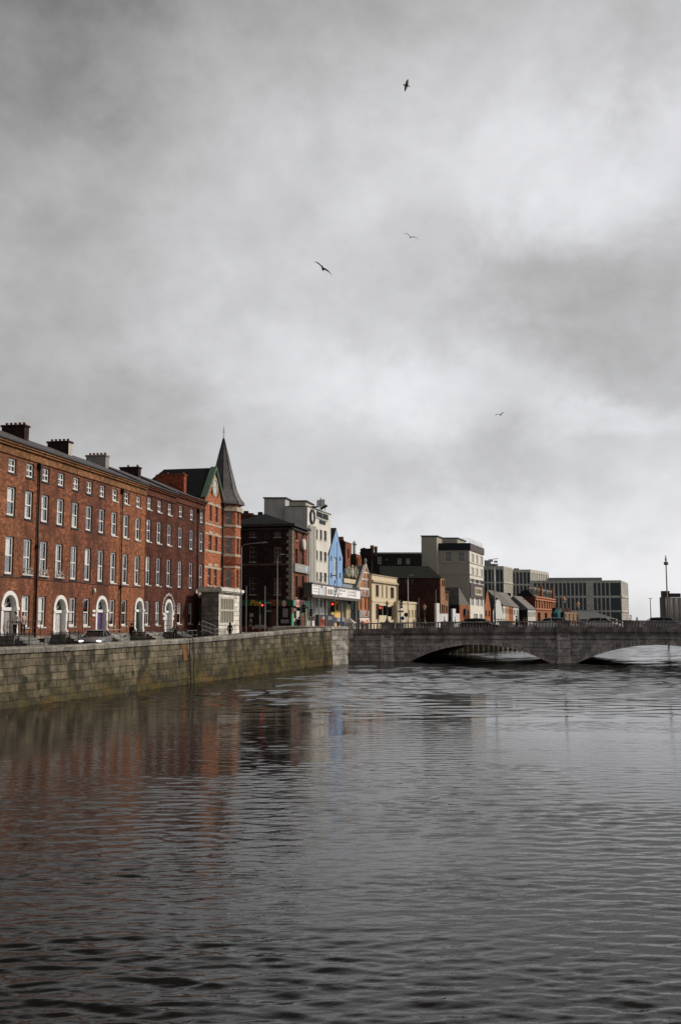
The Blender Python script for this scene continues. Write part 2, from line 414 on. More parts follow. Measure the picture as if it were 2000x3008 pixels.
# ------------------------------------------------------------------ setting: water, land, streets
QE = [(-47.3, -40), (-17.45, 51.3), (-0.95, 102.3)]                     # quay edge of the near bank
Q2 = [(4.0, 127), (16.6, 143), (23.5, 150), (45, 200), (80, 270), (112, 340), (160, 470), (215, 640)]
def setting():
    # river
    import numpy as np
    rng = np.random.RandomState(11)
    NC = 150; lam = .11 * (.9 / .11) ** (rng.rand(NC) ** 1.25); th = R(90) + rng.normal(0, .32, NC) + np.where(rng.rand(NC) < .5, R(9), R(-6)) ; kx, ky = 2 * np.pi / lam * np.cos(th), 2 * np.pi / lam * np.sin(th); ph = rng.rand(NC) * 6.283
    amp = SLOPE * math.sqrt(2.0 / NC) * lam / (2 * np.pi) * np.where(lam > .6, .6, 1.0)
    PK = [(rng.uniform(3, 16), rng.uniform(0, 6.28), rng.rand() * 6.28) for _ in range(14)]
    q1, q2 = QE[1], QE[2]; ql = math.hypot(q2[0] - q1[0], q2[1] - q1[1]); qn = ((q2[1] - q1[1]) / ql, -(q2[0] - q1[0]) / ql)
    def height(x, y, dy):
        pat = sum(np.sin(2 * np.pi / l * (x * .35 * math.cos(a) + y * math.sin(a)) + p) for l, a, p in PK) / math.sqrt(7)
        pat = np.clip(.72 + .34 * pat, .25, 1.25)
        dq = (x - q1[0]) * qn[0] + (y - q1[1]) * qn[1]
        calm = .22 + .78 * np.clip((40 - y) / 28, 0, 1) ** 1.5 + .22 * np.clip((y - 48) / 18, 0, 1)
        shelter = calm * (.42 + .62 * np.clip((dq - 1) / 15, 0, 1) ** 1.2)
        z = np.zeros_like(x); kept = int((lam >= 2.6 * dy).sum())
        for i in range(NC):
            if lam[i] < 2.6 * dy: continue
            z += amp[i] * np.sin(kx[i] * x + ky[i] * y + ph[i])
        if y.max() > 46:
            z2 = np.zeros_like(x)
            for l, a, p in FARW: z2 += .088 * math.sqrt(2.0 / len(FARW)) * l / 6.283 * np.sin(6.283 / l * (x * math.cos(a) + y * math.sin(a)) + p)
            z = z * .6 + z2 * np.clip((y - 45) / 14, 0, 1) / np.maximum(shelter, .2)
        return z * pat * shelter * min(1.25, math.sqrt(NC / max(1, kept)))
    FARW = [(.45 * (2.4 / .45) ** rng.rand(), R(90) + rng.normal(0, .5), rng.rand() * 6.283) for _ in range(70)]
    V, Fc = [], []
    edges_y = None
    for (x0, x1, dx, y0, y1, dy) in ((-15, 13, .075, 6.0, 20.0, .033), (-29, 22, .14, 20.0, 45.0, .07), (-26, 44, .45, 45.0, 101.0, .09), (-6, 66, .9, 101.0, 190.0, .16)):
        nx, ny = int((x1 - x0) / dx) + 1, int(round((y1 - y0) / dy)) + 1
        gx, gy = np.meshgrid(np.linspace(x0, x1, nx), np.linspace(y0, y1, ny))
        z = height(gx, gy, dy)
        e = np.clip(np.minimum(np.minimum(gx - x0, x1 - gx) / 2.0, 1), 0, 1)
        if y1 > 180: e = e * np.clip((y1 - gy) / 20, 0, 1)
        if y0 < 7: e = e * np.clip((gy - y0) / 1.5, 0, 1)
        z = z * e
        o = len(V); V += np.stack([gx, gy, z], -1).reshape(-1, 3).tolist()
        idx = (np.arange(ny - 1)[:, None] * nx + np.arange(nx - 1)[None]).ravel() + o
        Fc += np.stack([idx, idx + 1, idx + nx + 1, idx + nx], -1).tolist()
    ng = len(Fc)
    def quad(x0, y0, x1, y1, z=0.0):
        o = len(V); V.extend([[x0, y0, z], [x1, y0, z], [x1, y1, z], [x0, y1, z]]); Fc.append([o, o + 1, o + 2, o + 3])
    quad(-1500, -400, 2500, 6, 0); quad(-1500, 190, 2500, 1500, 0)
    for (x0, x1, y0, y1) in ((-15, 13, 6, 20), (-29, 22, 20, 45), (-26, 44, 45, 101), (-6, 66, 101, 190)): quad(-1500, y0, x0, y1); quad(x1, y0, 2500, y1)
    w, t, b = nt('river_water')
    ob = N(t, 'TexCoord').outputs['Object']
    def rot(sx, sy, ang):
        n = t.nodes.new('ShaderNodeMapping'); n.vector_type = 'POINT'; n.inputs['Rotation'].default_value = (0, 0, R(ang)); t.links.new(ob, n.inputs['Vector'])
        return scalev(t, n.outputs[0], (sx, sy, 1))
    patch = ramp(t, noise(t, rot(.35, 1.0, 6), .075, 4, .6, .6), [(.36, .30), (.60, 1.0)])
    n0 = noise(t, rot(.5, 1.0, 14), .33, 2, .5)
    n1 = noise(t, rot(.30, 1.0, 8), 1.9, 3, .55, .5)
    n2 = noise(t, rot(.45, 1.0, -7), 6.5, 3, .6, .5)
    hgt = mth(t, 'ADD', mth(t, 'ADD', mth(t, 'MULTIPLY', n0, .24), mth(t, 'MULTIPLY', n1, .155)), mth(t, 'MULTIPLY', n2, .034))
    hgt = mth(t, 'MULTIPLY', n2, .011)
    N2y = N(t, 'SeparateXYZ'); t.links.new(ob, N2y.inputs[0])
    bp = N(t, 'Bump', Strength=1.0, Distance=1.0)
    t.links.new(mth(t, 'MULTIPLY', mth(t, 'MULTIPLY', hgt, patch), mth(t, 'ADD', mth(t, 'MULTIPLY', mth(t, 'MULTIPLY', mth(t, 'SUBTRACT', 48.0, N2y.outputs[1]), 1 / 34.0, clamp=True), .88), .12)), bp.inputs['Height'])
    t.links.new(bp.outputs[0], b.inputs['Normal'])
    b.inputs['Base Color'].default_value = (.006, .0052, .0045, 1); b.inputs['Roughness'].default_value = .07
    yy = N(t, 'SeparateXYZ'); t.links.new(ob, yy.inputs[0])
    t.links.new(mth(t, 'ADD', mth(t, 'MULTIPLY', mth(t, 'MULTIPLY', mth(t, 'SUBTRACT', yy.outputs[1], 22.0), 1 / 75.0, clamp=True), .05), mth(t, 'ADD', mth(t, 'MULTIPLY', mth(t, 'MULTIPLY', mth(t, 'SUBTRACT', yy.outputs[1], 40.0), 1 / 60.0, clamp=True), .05), .05)), b.inputs['Roughness'])
    b.inputs['IOR'].default_value = 1.333; b.inputs['Specular IOR Level'].default_value = .48
    b.inputs['Specular Tint'].default_value = (1.0, .97, .94, 1)
    me = bpy.data.meshes.new('river_water'); me.from_pydata(V, [], Fc); me.materials.append(w)
    me.polygons.foreach_set('use_smooth', [True] * len(Fc)); me.update()
    tag(link('river_water', me), kind='structure')
    # near bank and left bank beyond the bridge
    asp = mat('asphalt', (.055, .054, .052), .9, .25, 1.5); pav = ashlar('paving_slabs', (.24, .235, .22), .6, .6, stain=.1)
    edge = []
    ys = [-40, 0, 40, 51.3, 60, 70] + list(range(74, 92, 4)) + list(range(92, 102, 2)) + [102.3]
    for y in ys:
        k = (y + 40) / (102.3 + 40) if y <= 102.3 else 1
        a = QE[0] if y < 51.3 else QE[1]; c = QE[1] if y < 51.3 else QE[2]
        k = (y - a[1]) / (c[1] - a[1]); edge.append((a[0] + (c[0] - a[0]) * k - .3, y))
    edge += [(-.9, 106), (-.9, 110), (0, 114), (1.5, 120)] + Q2
    m = MB()
    for i in range(len(edge) - 1):
        (x0, y0), (x1, y1) = edge[i], edge[i + 1]
        m.face([(x0, y0, gz(y0)), (x1, y1, gz(y1)), (-400, y1, gz(y1)), (-400, y0, gz(y0))])
    tag(m.obj('ground', asp), kind='structure')
    m = MB()                                                            # pavement along the terrace, with a kerb
    for i in range(24):
        y0, y1 = 45 + i * 3, 48 + i * 3
        def pp(y, k):
            x = TA[0] + (y - TA[1]) * TD[0] / TD[1]; return (x + k, y)
        for k0, k1, z in ((2.4, 5.2, .12),):
            (a, b_), (c, d_) = pp(y0, k0), pp(y1, k0); (e, f_), (g, h_) = pp(y0, k1), pp(y1, k1)
            m.face([(a, b_, gz(b_) + z), (e, f_, gz(f_) + z), (g, h_, gz(h_) + z), (c, d_, gz(d_) + z)])
            m.face([(e, f_, gz(f_)), (g, h_, gz(h_)), (g, h_, gz(h_) + z), (e, f_, gz(f_) + z)][::-1])
    tag(m.obj('pavement', pav), kind='structure')
    m = MB()                                                            # right bank and the far end of the river
    P = [(75, -60), (75, 118), (122, 300), (200, 600), (215, 640), (150, 700), (-300, 720), (-300, 1300), (1800, 1300), (1800, -60)]
    m.prism(P[::-1], -1, 2.5, 'z'); tag(m.obj('far_bank', mat('bank_earth', (.09, .085, .075), .9)), kind='structure')

TA = plan(0, 70, 1700); _dx = 615 / F * CT; _l = math.hypot(_dx, 1); TD = (_dx / _l, 1 / _l)
TN = (TD[1], -TD[0])                                                    # outward from the terrace
SLOPE = .17

# ------------------------------------------------------------------ quay wall
def quay_top(y):
    P = [(-100, 3.12), (51, 3.12), (58, 3.10), (67, 3.18), (72, 3.2), (81, 3.37), (84, 3.45), (95, 3.68), (103, 3.76)]
    for (a, za), (b, zb) in zip(P, P[1:]):
        if a <= y <= b: return za + (zb - za) * (y - a) / (b - a)
    return P[-1][1]
def quay():
    r = thing('quay_wall', (QE[1][0], QE[1][1], 0), 'long river quay wall of weathered stone blocks with moss, below the brick terrace', 'quay wall')
    inv = Matrix.Translation((-QE[1][0], -QE[1][1], 0))
    qs = ashlar('quay_stone', (.165, .138, .092), 1.0, .42, algae=True, stain=.9, var=.42)
    cs = ashlar('coping_stone', (.27, .25, .215), 1.5, 5.0, stain=.45)
    d1 = Vector((QE[2][0] - QE[1][0], QE[2][1] - QE[1][1])).normalized(); n1 = Vector((d1.y, -d1.x))
    m = MB(inv); c = MB(inv)
    pts = [(Vector(QE[0]) + (Vector(QE[1]) - Vector(QE[0])) * k / 20) for k in range(20)] + [(Vector(QE[1]) + (Vector(QE[2]) - Vector(QE[1])) * k / 40) for k in range(41)]
    def prof(p):
        zt = quay_top(p.y); a = p - n1 * .62
        return [(p.x + n1.x * .28, p.y + n1.y * .28, -1.2), (p.x, p.y, zt - .34), (a.x, a.y, zt - .34), (a.x, a.y, -1.2)]
    def cop(p):
        zt = quay_top(p.y); o = []
        for k, h in ((.09, -.34), (.09, -.12), (.03, -.03), (-.1, 0), (-.5, 0), (-.64, -.05), (-.68, -.34)):
            o.append((p.x + n1.x * k, p.y + n1.y * k, zt + h))
        return o
    for a, b in zip(pts, pts[1:]):
        A, B = prof(a), prof(b)
        for k in range(3): m.face([A[k], B[k], B[k + 1], A[k + 1]])
        A, B = cop(a), cop(b)
        for k in range(6): c.face([A[k], B[k], B[k + 1], A[k + 1]], 0, True)
        c.face([A[6], B[6], B[0], A[0]])
    A, B = prof(pts[-1]), cop(pts[-1]); m.face(A[::-1]); c.face(B[::-1])
    m.obj('wall', qs, r); c.obj('coping', cs, r)
    # rusty stain plate behind ladder is part of stone; ladders fixed to the wall
    def onwall(u, v):
        f = Face(FB, QE[1], QE[2]); return f
    class _B: pass
    fb = _B(); fb.root = r; f = Face(fb, QE[1], QE[2])
    for (u0, u1, vt, label) in ((548, 565, 1879, 'black iron ladder beside a rusty streak on the long quay wall'), (944, 952, 1850, 'thin black ladder at the bridge end of the quay wall')):
        s0, s1 = f.S(u0, vt + 60), f.S(u1, vt + 60)
        if s1 - s0 < .3: s1 = s0 + .45
        else: s1 = s0 + .55
        p0 = f.a + f.d * s0
        zt = quay_top(p0.y) - .05
        l = thing('quay_ladder', (p0.x, p0.y, 0), label, 'ladder', 'ladders on the quay wall', math.atan2(f.d.y, f.d.x))
        for x in (0, s1 - s0):
            q = MB(); q.tube([(x, -.40, -.4), (x, -.22, zt - .05), (x, -.12, zt + .1), (x, .2, zt + .1)], .035, 6); q.obj('rail', BLACK, l)
        for k in range(10):
            q = MB(); z = -.2 + k * .33; q.tube([(0, -.40 + .18 * (z + .4) / 3.5, z), (s1 - s0, -.40 + .18 * (z + .4) / 3.5, z)], .018, 6); q.obj('rung', BLACK, l)
    q = MB(f.M.copy()); s = f.S(541, 1910); z1 = quay_top(f.a.y + s * f.d.y) - .4
    q.face([(s - .35, -.02 - .0, z1), (s + .3, -.02, z1), (s + .22, -.145, z1 - 1.15), (s - .3, -.145, z1 - 1.15)][::-1])
    q.obj('rust_streak', mat('rust_stain', (.20, .085, .03), .9, .4, 3), r)
    # wall beyond the bridge with timber fenders
    r2 = thing('quay_wall', (4, 127, 0), 'low stone quay wall with timber fender posts, seen under the bridge arch', 'quay wall')
    m = MB(Matrix.Translation((-4, -127, 0))); Q = [(-1, 118)] + Q2
    for a, b in zip(Q, Q[1:]):
        m.face([(a[0], a[1], -1), (b[0], b[1], -1), (b[0], b[1], gz(b[1])), (a[0], a[1], gz(a[1]))])
        m.face([(a[0], a[1], gz(a[1])), (b[0], b[1], gz(b[1])), (b[0] - .6, b[1], gz(b[1])), (a[0] - .6, a[1], gz(a[1]))])
    m.obj('wall', ashlar('far_quay_stone', (.24, .21, .15), .9, .4, stain=.5), r2)
    a, b = Vector(Q2[1]), Vector(Q2[2]); dd = (b - a).normalized(); nn = Vector((dd.y, -dd.x))
    for k in range(-2, 14):
        p = a + dd * (k * 1.25) + nn * .3
        q = MB(Matrix.Translation((p.x - 4, p.y - 127, 0))); q.box(-.17, -.17, -.8, .17, .17, 2.1); q.box(-.2, -.2, 2.1, .2, .2, 2.2)
        q.obj('fender_post', mat('old_timber', (.10, .085, .06), .9, .35), r2)
class _FB: pass
FB = _FB()

# ------------------------------------------------------------------ bridge
def bridge():
    A = plan(1027, 111.3, 1900); D = Vector((math.cos(R(16)), -math.sin(R(16))))
    b = Bld('stone_bridge', 'wide arched stone bridge with balustrade across the river', 'bridge', A, 0)
    E = Vector(A) + D * 78
    f = b.face(A, E); WID = 24.0
    st = ashlar('bridge_stone', (.50, .465, .445), 1.3, .42, stain=.36, var=.18, mortar=(.26, .24, .23)); sd = ashlar('bridge_trim_stone', (.34, .30, .285), 1.6, 3.0, stain=.55)
    lt = ashlar('pale_abutment_stone', (.68, .63, .55), .8, .5, stain=.45)
    hump = lambda s: .31 * (1 - ((s - 33) / 33.0) ** 2) if s > 0 else 0
    def strip(mb, s0, s1, y0, y1, z0, z1, n=None):
        n = n or max(1, int((s1 - s0) / 1.2))
        for k in range(n):
            a, c = s0 + (s1 - s0) * k / n, s0 + (s1 - s0) * (k + 1) / n; ha, hc = hump(a), hump(c)
            mb.face([(a, y0, z0 + ha), (c, y0, z0 + hc), (c, y0, z1 + hc), (a, y0, z1 + ha)])
            mb.face([(a, y1, z0 + ha), (a, y1, z1 + ha), (c, y1, z1 + hc), (c, y1, z0 + hc)])
            mb.face([(a, y0, z1 + ha), (c, y0, z1 + hc), (c, y1, z1 + hc), (a, y1, z1 + ha)])
            mb.face([(a, y1, z0 + ha), (c, y1, z0 + hc), (c, y0, z0 + hc), (a, y0, z0 + ha)])
        for e in (s0, s1):
            h = hump(e); mb.face([(e, y0, z0 + h), (e, y0, z1 + h), (e, y1, z1 + h), (e, y1, z0 + h)])
    a1 = (f.S(1203, 1940), f.S(1617, 1944)); r0 = f.S(1690, 1944); c2 = f.S(1932, 1900); a2 = (r0, 2 * c2 - r0); a3 = (a2[1] + 2.7, a2[1] + 2.7 + (a1[1] - a1[0]))
    arches = [(a1, 1.93), (a2, 2.0), (a3, 1.93)]
    def inz(s, extra=0.0):
        for (x0, x1), rise in arches:
            if x0 - extra < s < x1 + extra:
                L = x1 - x0 + 2 * extra; h = rise + extra; Rr = (L * L / 4 + h * h) / (2 * h); cx = (x0 + x1) / 2
                z = -.05 + h - Rr + math.sqrt(max(0, Rr * Rr - (s - cx) ** 2))
                return max(z, -1.2)
        return -1.2
    m = MB(f.M.copy()); n = 260; top = 2.78
    xs = sorted({78 * k / n for k in range(n + 1)} | {x for (p, _) in arches for x in p})
    eps = 1e-4
    for s0, s1 in zip(xs, xs[1:]):
        z0, z1 = inz(s0 + eps), inz(s1 - eps); h0, h1 = hump(s0), hump(s1)
        m.face([(s0, 0, z0), (s1, 0, z1), (s1, 0, top + h1), (s0, 0, top + h0)])
        m.face([(s1, WID, z1), (s0, WID, z0), (s0, WID, top + h0), (s1, WID, top + h1)])
        m.face([(s0, 0, z0), (s0, WID, z0), (s1, WID, z1), (s1, 0, z1)], 1)
    for (x0, x1), _ in arches:
        for e in (x0, x1): m.face([(e, 0, -1.2), (e, WID, -1.2), (e, WID, 0), (e, 0, 0)], 1)
    m.face([(0, 0, -1.2), (0, WID, -1.2), (0, WID, top), (0, 0, top)])
    m.obj('wall', [st, mat('shaded_soffit_stone', (.07, .065, .06), .9, .3)], b.root)  # arch undersides far darker than the faces, shade painted into the colour
    m = MB(f.M.copy())                                                   # deck
    strip(m, 0, 78, .31, WID - .36, 2.5, 2.94); m.obj('deck', mat('bridge_asphalt', (.06, .06, .058), .9), b.root)
    for (x0, x1), rise in arches:                                        # moulded arch rings
        m = MB(f.M.copy()); K = 48
        for (e0, e1, y) in ((0.0, .40, -.07), (.40, .50, -.13)):
            P = []
            for k in range(K + 1):
                t = k / K; q = []
                for e in (e0, e1):
                    L = x1 - x0 + 2 * e; h = rise + e; Rr = (L * L / 4 + h * h) / (2 * h); cx = (x0 + x1) / 2
                    half = math.asin(min(1, L / 2 / Rr)); a = -half + 2 * half * t
                    q.append((cx + Rr * math.sin(a), -.05 + h - Rr + Rr * math.cos(a)))
                P.append(q)
            for k in range(K):
                (i0, o0), (i1, o1) = P[k], P[k + 1]
                m.face([(i0[0], y, i0[1]), (i1[0], y, i1[1]), (o1[0], y, o1[1]), (o0[0], y, o0[1])])
                m.face([(o0[0], y, o0[1]), (o1[0], y, o1[1]), (o1[0], 0, o1[1]), (o0[0], 0, o0[1])])
                m.face([(i1[0], y, i1[1]), (i0[0], y, i0[1]), (i0[0], 0, i0[1]), (i1[0], 0, i1[1])])
        m.obj('arch_ring', ashlar('arch_ring_stone', (.60, .53, .50), .5, 3.0, stain=.4), b.root)
    m = MB(f.M.copy()); strip(m, 0, 78, -.22, .3, 2.78, 2.95); strip(m, 0, 78, -.36, .3, 2.953, 3.20); strip(m, 0, 78, -.12, .3, 3.203, 3.30); m.obj('cornice', sd, b.root)
    m = MB(f.M.copy()); strip(m, 0, 78, -.06, .1, 2.16, 2.28); m.obj('string_course', sd, b.root)
    m = MB(f.M.copy()); strip(m, 0, 78, -.06, .30, 3.30, 3.47); m.obj('parapet_plinth', sd, b.root)
    m = MB(f.M.copy()); strip(m, 0, 78, -.1, .34, 4.0, 4.12); m.obj('parapet_rail', ashlar('rail_stone', (.52, .465, .44), 1.6, 3.0, stain=.3), b.root)
    m = MB(f.M.copy()); strip(m, 0, 78, WID - .35, WID, 2.8, 3.4); strip(m, 0, 78, WID - .34, WID + .05, 3.98, 4.12)
    for k in range(14): h = hump(k * 6); m.box(k * 6 - .1, WID - .4, 3.4 + h, k * 6 + .9, WID + .02, 4.02 + h)
    m.obj('rear_parapet', sd, b.root)
    piers = [(1119, 1158, 1), (1298, 1330, 0), (1465, 1497, 0), (1635, 1675, 1), (1829, 1852, 0)]
    pr = [(f.S(u0, 1840), f.S(u1, 1840), k) for u0, u1, k in piers]
    x = a2[1] + .6; pr += [(x, x + 1.5, 1), (x + 6, x + 7, 0), (x + 13, x + 14, 0), (x + 17.3, x + 18.8, 1)]
    for s0, s1, k in pr:
        m = MB(f.M.copy()); h = hump((s0 + s1) / 2)
        m.box(s0, -.14, 3.305 + h, s1, .36, 4.0 + h)
        m.box(s0 - .05, -.2, 4.001 + h, s1 + .05, .4, 4.17 + h)
        if k: m.box(s0 - .04, -.42, 2.79 + h, s1 + .04, .32, 3.33 + h)
        m.obj('parapet_pier', sd, b.root)
        if k:
            m = MB(f.M.copy()); m.box(s0 + .03, -.2, -1.2, s1 - .03, .2, 2.16 + h); m.box(s0 - .03, -.26, 2.16 + h, s1 + .03, .2, 2.3 + h)
            m.box(s0 + .03, -.18, 2.302 + h, s1 - .03, .2, 2.78 + h); m.box(s0 - .1, -.3, -1.2, s1 + .1, .1, .2)
            m.obj('pilaster', ashlar('pier_stone', (.80, .72, .68), 2.0, .8, stain=.3), b.root)
            q = MB(f.M.copy()); cx = (s0 + s1) / 2
            for k2 in (-1, 0, 1): q.ell((cx + k2 * .27, -.24, 2.56 + h), (.12, .07, .13), 8, 5)
            q.obj('carved_boss', mat('weathered_carving', (.3, .3, .29), .9), b.root)
    # balusters
    prof = [(.068, 0), (.068, .05), (.038, .07), (.066, .19), (.06, .26), (.033, .4), (.038, .46), (.065, .48), (.065, .53)]
    q = MB(); q.lathe(prof, (0, 0), 8); bal = q.mesh('baluster', [sd])
    ends = [.55] + [v for p in pr for v in p[:2]] + [77.5]
    cnt = 0; rest = MB(f.M.copy()); last = f.S(2040, 1840)
    for i in range(0, len(ends), 2):
        a, c = ends[i], ends[i + 1]; nn = max(1, round((c - a) / .325))
        for k in range(nn):
            s = a + (c - a) * (k + .5) / nn; h = hump(s)
            if s < last and cnt < 99:
                link('baluster', bal, b.root, f.at(s, .12, 3.47 + h)); cnt += 1
            else: rest.lathe([(r_, 3.47 + h + z_) for r_, z_ in prof], (s, .12), 6)
    for k in range(230):
        s = .17 + k * .338; h = hump(s); rest.tube([(s, WID - .15, 3.38 + h), (s, WID - .15, 4.0 + h)], .06, 5)
    o = rest.obj('baluster_run', sd, b.root); o['kind'] = 'stuff'
    # end pedestal + pale abutment pier where the quay wall meets the bridge
    m = MB(f.M.copy()); m.box(-.5, -.5, 2.4, .5, .5, 4.12); m.box(-.58, -.58, 4.12, .58, .58, 4.25)
    m.face([(-.5, -.5, 4.25), (.5, -.5, 4.25), (0, 0, 4.75)]); m.face([(.5, -.5, 4.25), (.5, .5, 4.25), (0, 0, 4.75)]); m.face([(.5, .5, 4.25), (-.5, .5, 4.25), (0, 0, 4.75)]); m.face([(-.5, .5, 4.25), (-.5, -.5, 4.25), (0, 0, 4.75)])
    m.obj('end_pedestal', ashlar('pedestal_stone', (.6, .56, .5), 2, .5, stain=.25), b.root)
    p0 = Vector(plan(974.5, 102.2, 1900)); p1 = Vector(plan(1022, 103.6, 1900)); g = b.face(p0, p1)
    m = MB(g.M.copy()); m.prism([(0, 0), (g.L, 0), (g.L + 1.2, 9), (-1.5, 9)], -1.2, 3.55, 'z'); m.prism([(-.06, -.08), (g.L + .06, -.08), (g.L + 1.26, 9), (-1.5, 9)], 3.55, 3.66, 'z')
    m.prism([(0, 0), (g.L, 0), (g.L + 1.1, 8.5), (-1.3, 8.5)], 3.66, 3.82, 'z')
    m.obj('abutment', lt, b.root)
    return b, f, pr

# ------------------------------------------------------------------ brick terrace
def tp(s, d=0): return (TA[0] + TD[0] * s - TN[0] * d, TA[1] + TD[1] * s - TN[1] * d)
BAYS = [1.2, 3.7, 6.13, 8.6, 11.12, 13.62, 16.08, 18.62, 21.18, 23.86]
ROWS = [(15.06, 16.14), (11.95, 14.05), (7.76, 10.47)]
GR = (3.98, 6.3)
CUR = {
    'blind': [(0, 1, .45, 1)], 'left': [(0, .62, 0, 1)], 'half': [(0, 1, 0, .5)], 'third': [(0, 1, .68, 1), (0, .25, 0, .68)], 'slim': [(0, .42, 0, 1)], 'full': [(0, 1, 0, 1)], 'pair': [(0, .3, 0, 1), (.8, 1, 0, 1)]}
def doorway(f, c, w, zb, zt, leafm, name='doorway', open_=False, ring=.26):
    """arched door opening: white surround with pilasters, fanlight and door leaf"""
    s0, s1 = c - w / 2, c + w / 2; r = w / 2; zs = zt - r
    f.ops.append((s0, zb, s1, zt, True))
    m = f.mb(); K = 16
    def arc(ro, ri, y0, y1, mi=0):
        for k in range(K):
            a0, a1 = math.pi * k / K, math.pi * (k + 1) / K
            P = [(c - q * math.cos(a), zs + q * math.sin(a)) for a in (a0, a1) for q in (ri, ro)]
            (i0, o0, i1, o1) = P
            m.face([(i0[0], y0, i0[1]), (i1[0], y0, i1[1]), (o1[0], y0, o1[1]), (o0[0], y0, o0[1])][::-1], mi)
            m.face([(i0[0], y0, i0[1]), (i1[0], y0, i1[1]), (i1[0], y1, i1[1]), (i0[0], y1, i0[1])], mi)
            m.face([(o0[0], y0, o0[1]), (o1[0], y0, o1[1]), (o1[0], y1, o1[1]), (o0[0], y1, o0[1])][::-1], mi)
    arc(r + .03, r - ring, -.08, .5)
    for x0, x1 in ((s0 - .03, s0 + ring), (s1 - ring, s1 + .03)):
        m.box(x0, -.08, zb, x1, .5, zs); m.box(x0 - .05, -.14, zs - .22, x1 + .05, .06, zs); m.box(x0 - .05, -.14, zb, x1 + .05, .06, zb + .3)
    m.box(s0 + ring, .22, zs - .26, s1 - ring, .4, zs - .02)
    o = m.obj(name, WHITE, f.b.root)
    i0, i1 = s0 + ring, s1 - ring
    m = f.mb(); m.box(i0, .36, zb, i1, .42, zs - .26)
    for (x0, x1) in ((.12, .46), (.54, .88)):
        for z0, z1 in ((.08, .3), (.36, .62), (.68, .94)):
            m.box(i0 + (i1 - i0) * x0, .335, zb + (zs - .26 - zb) * z0, i0 + (i1 - i0) * x1, .36, zb + (zs - .26 - zb) * z1)
    d = m.obj('door_leaf', leafm, o)
    m = f.mb()
    P = [(c - (r - ring) * math.cos(math.pi * k / K), .38, zs + (r - ring) * math.sin(math.pi * k / K)) for k in range(K + 1)]
    m.face(P[::-1]); m.obj('fanlight', glass_dark(), o)
    m = f.mb()
    for k in range(1, 6):
        a = math.pi * k / 6; m.tube([(c, .37, zs), (c - (r - ring) * math.cos(a), .37, zs + (r - ring) * math.sin(a))], .018, 4)
    m.obj('fanlight_bars', WHITE, o)
    m = f.mb(); m.ell((i1 - .12, .31, zb + 1.05), (.04, .03, .04), 6, 4); m.obj('handle', mat('brass', (.6, .42, .12), .3, .1, metal=1), o)
    return o

def steps(f, c, zb, w=2.6, zg=2.3, out=2.3):
    m = f.mb(); n = 6
    m.box(c - w / 2, -1.25, zg - .3, c + w / 2, -.01, zb)
    for k in range(n):
        z = zb - (zb - zg) * (k + 1) / (n + .5); m.box(c - w / 2 + .2, -1.25 - .3 * (k + 1), zg - .3, c + w / 2 - .2, -1.249 - .3 * k, z)
    return m.obj('front_steps', RUB, f.b.root)

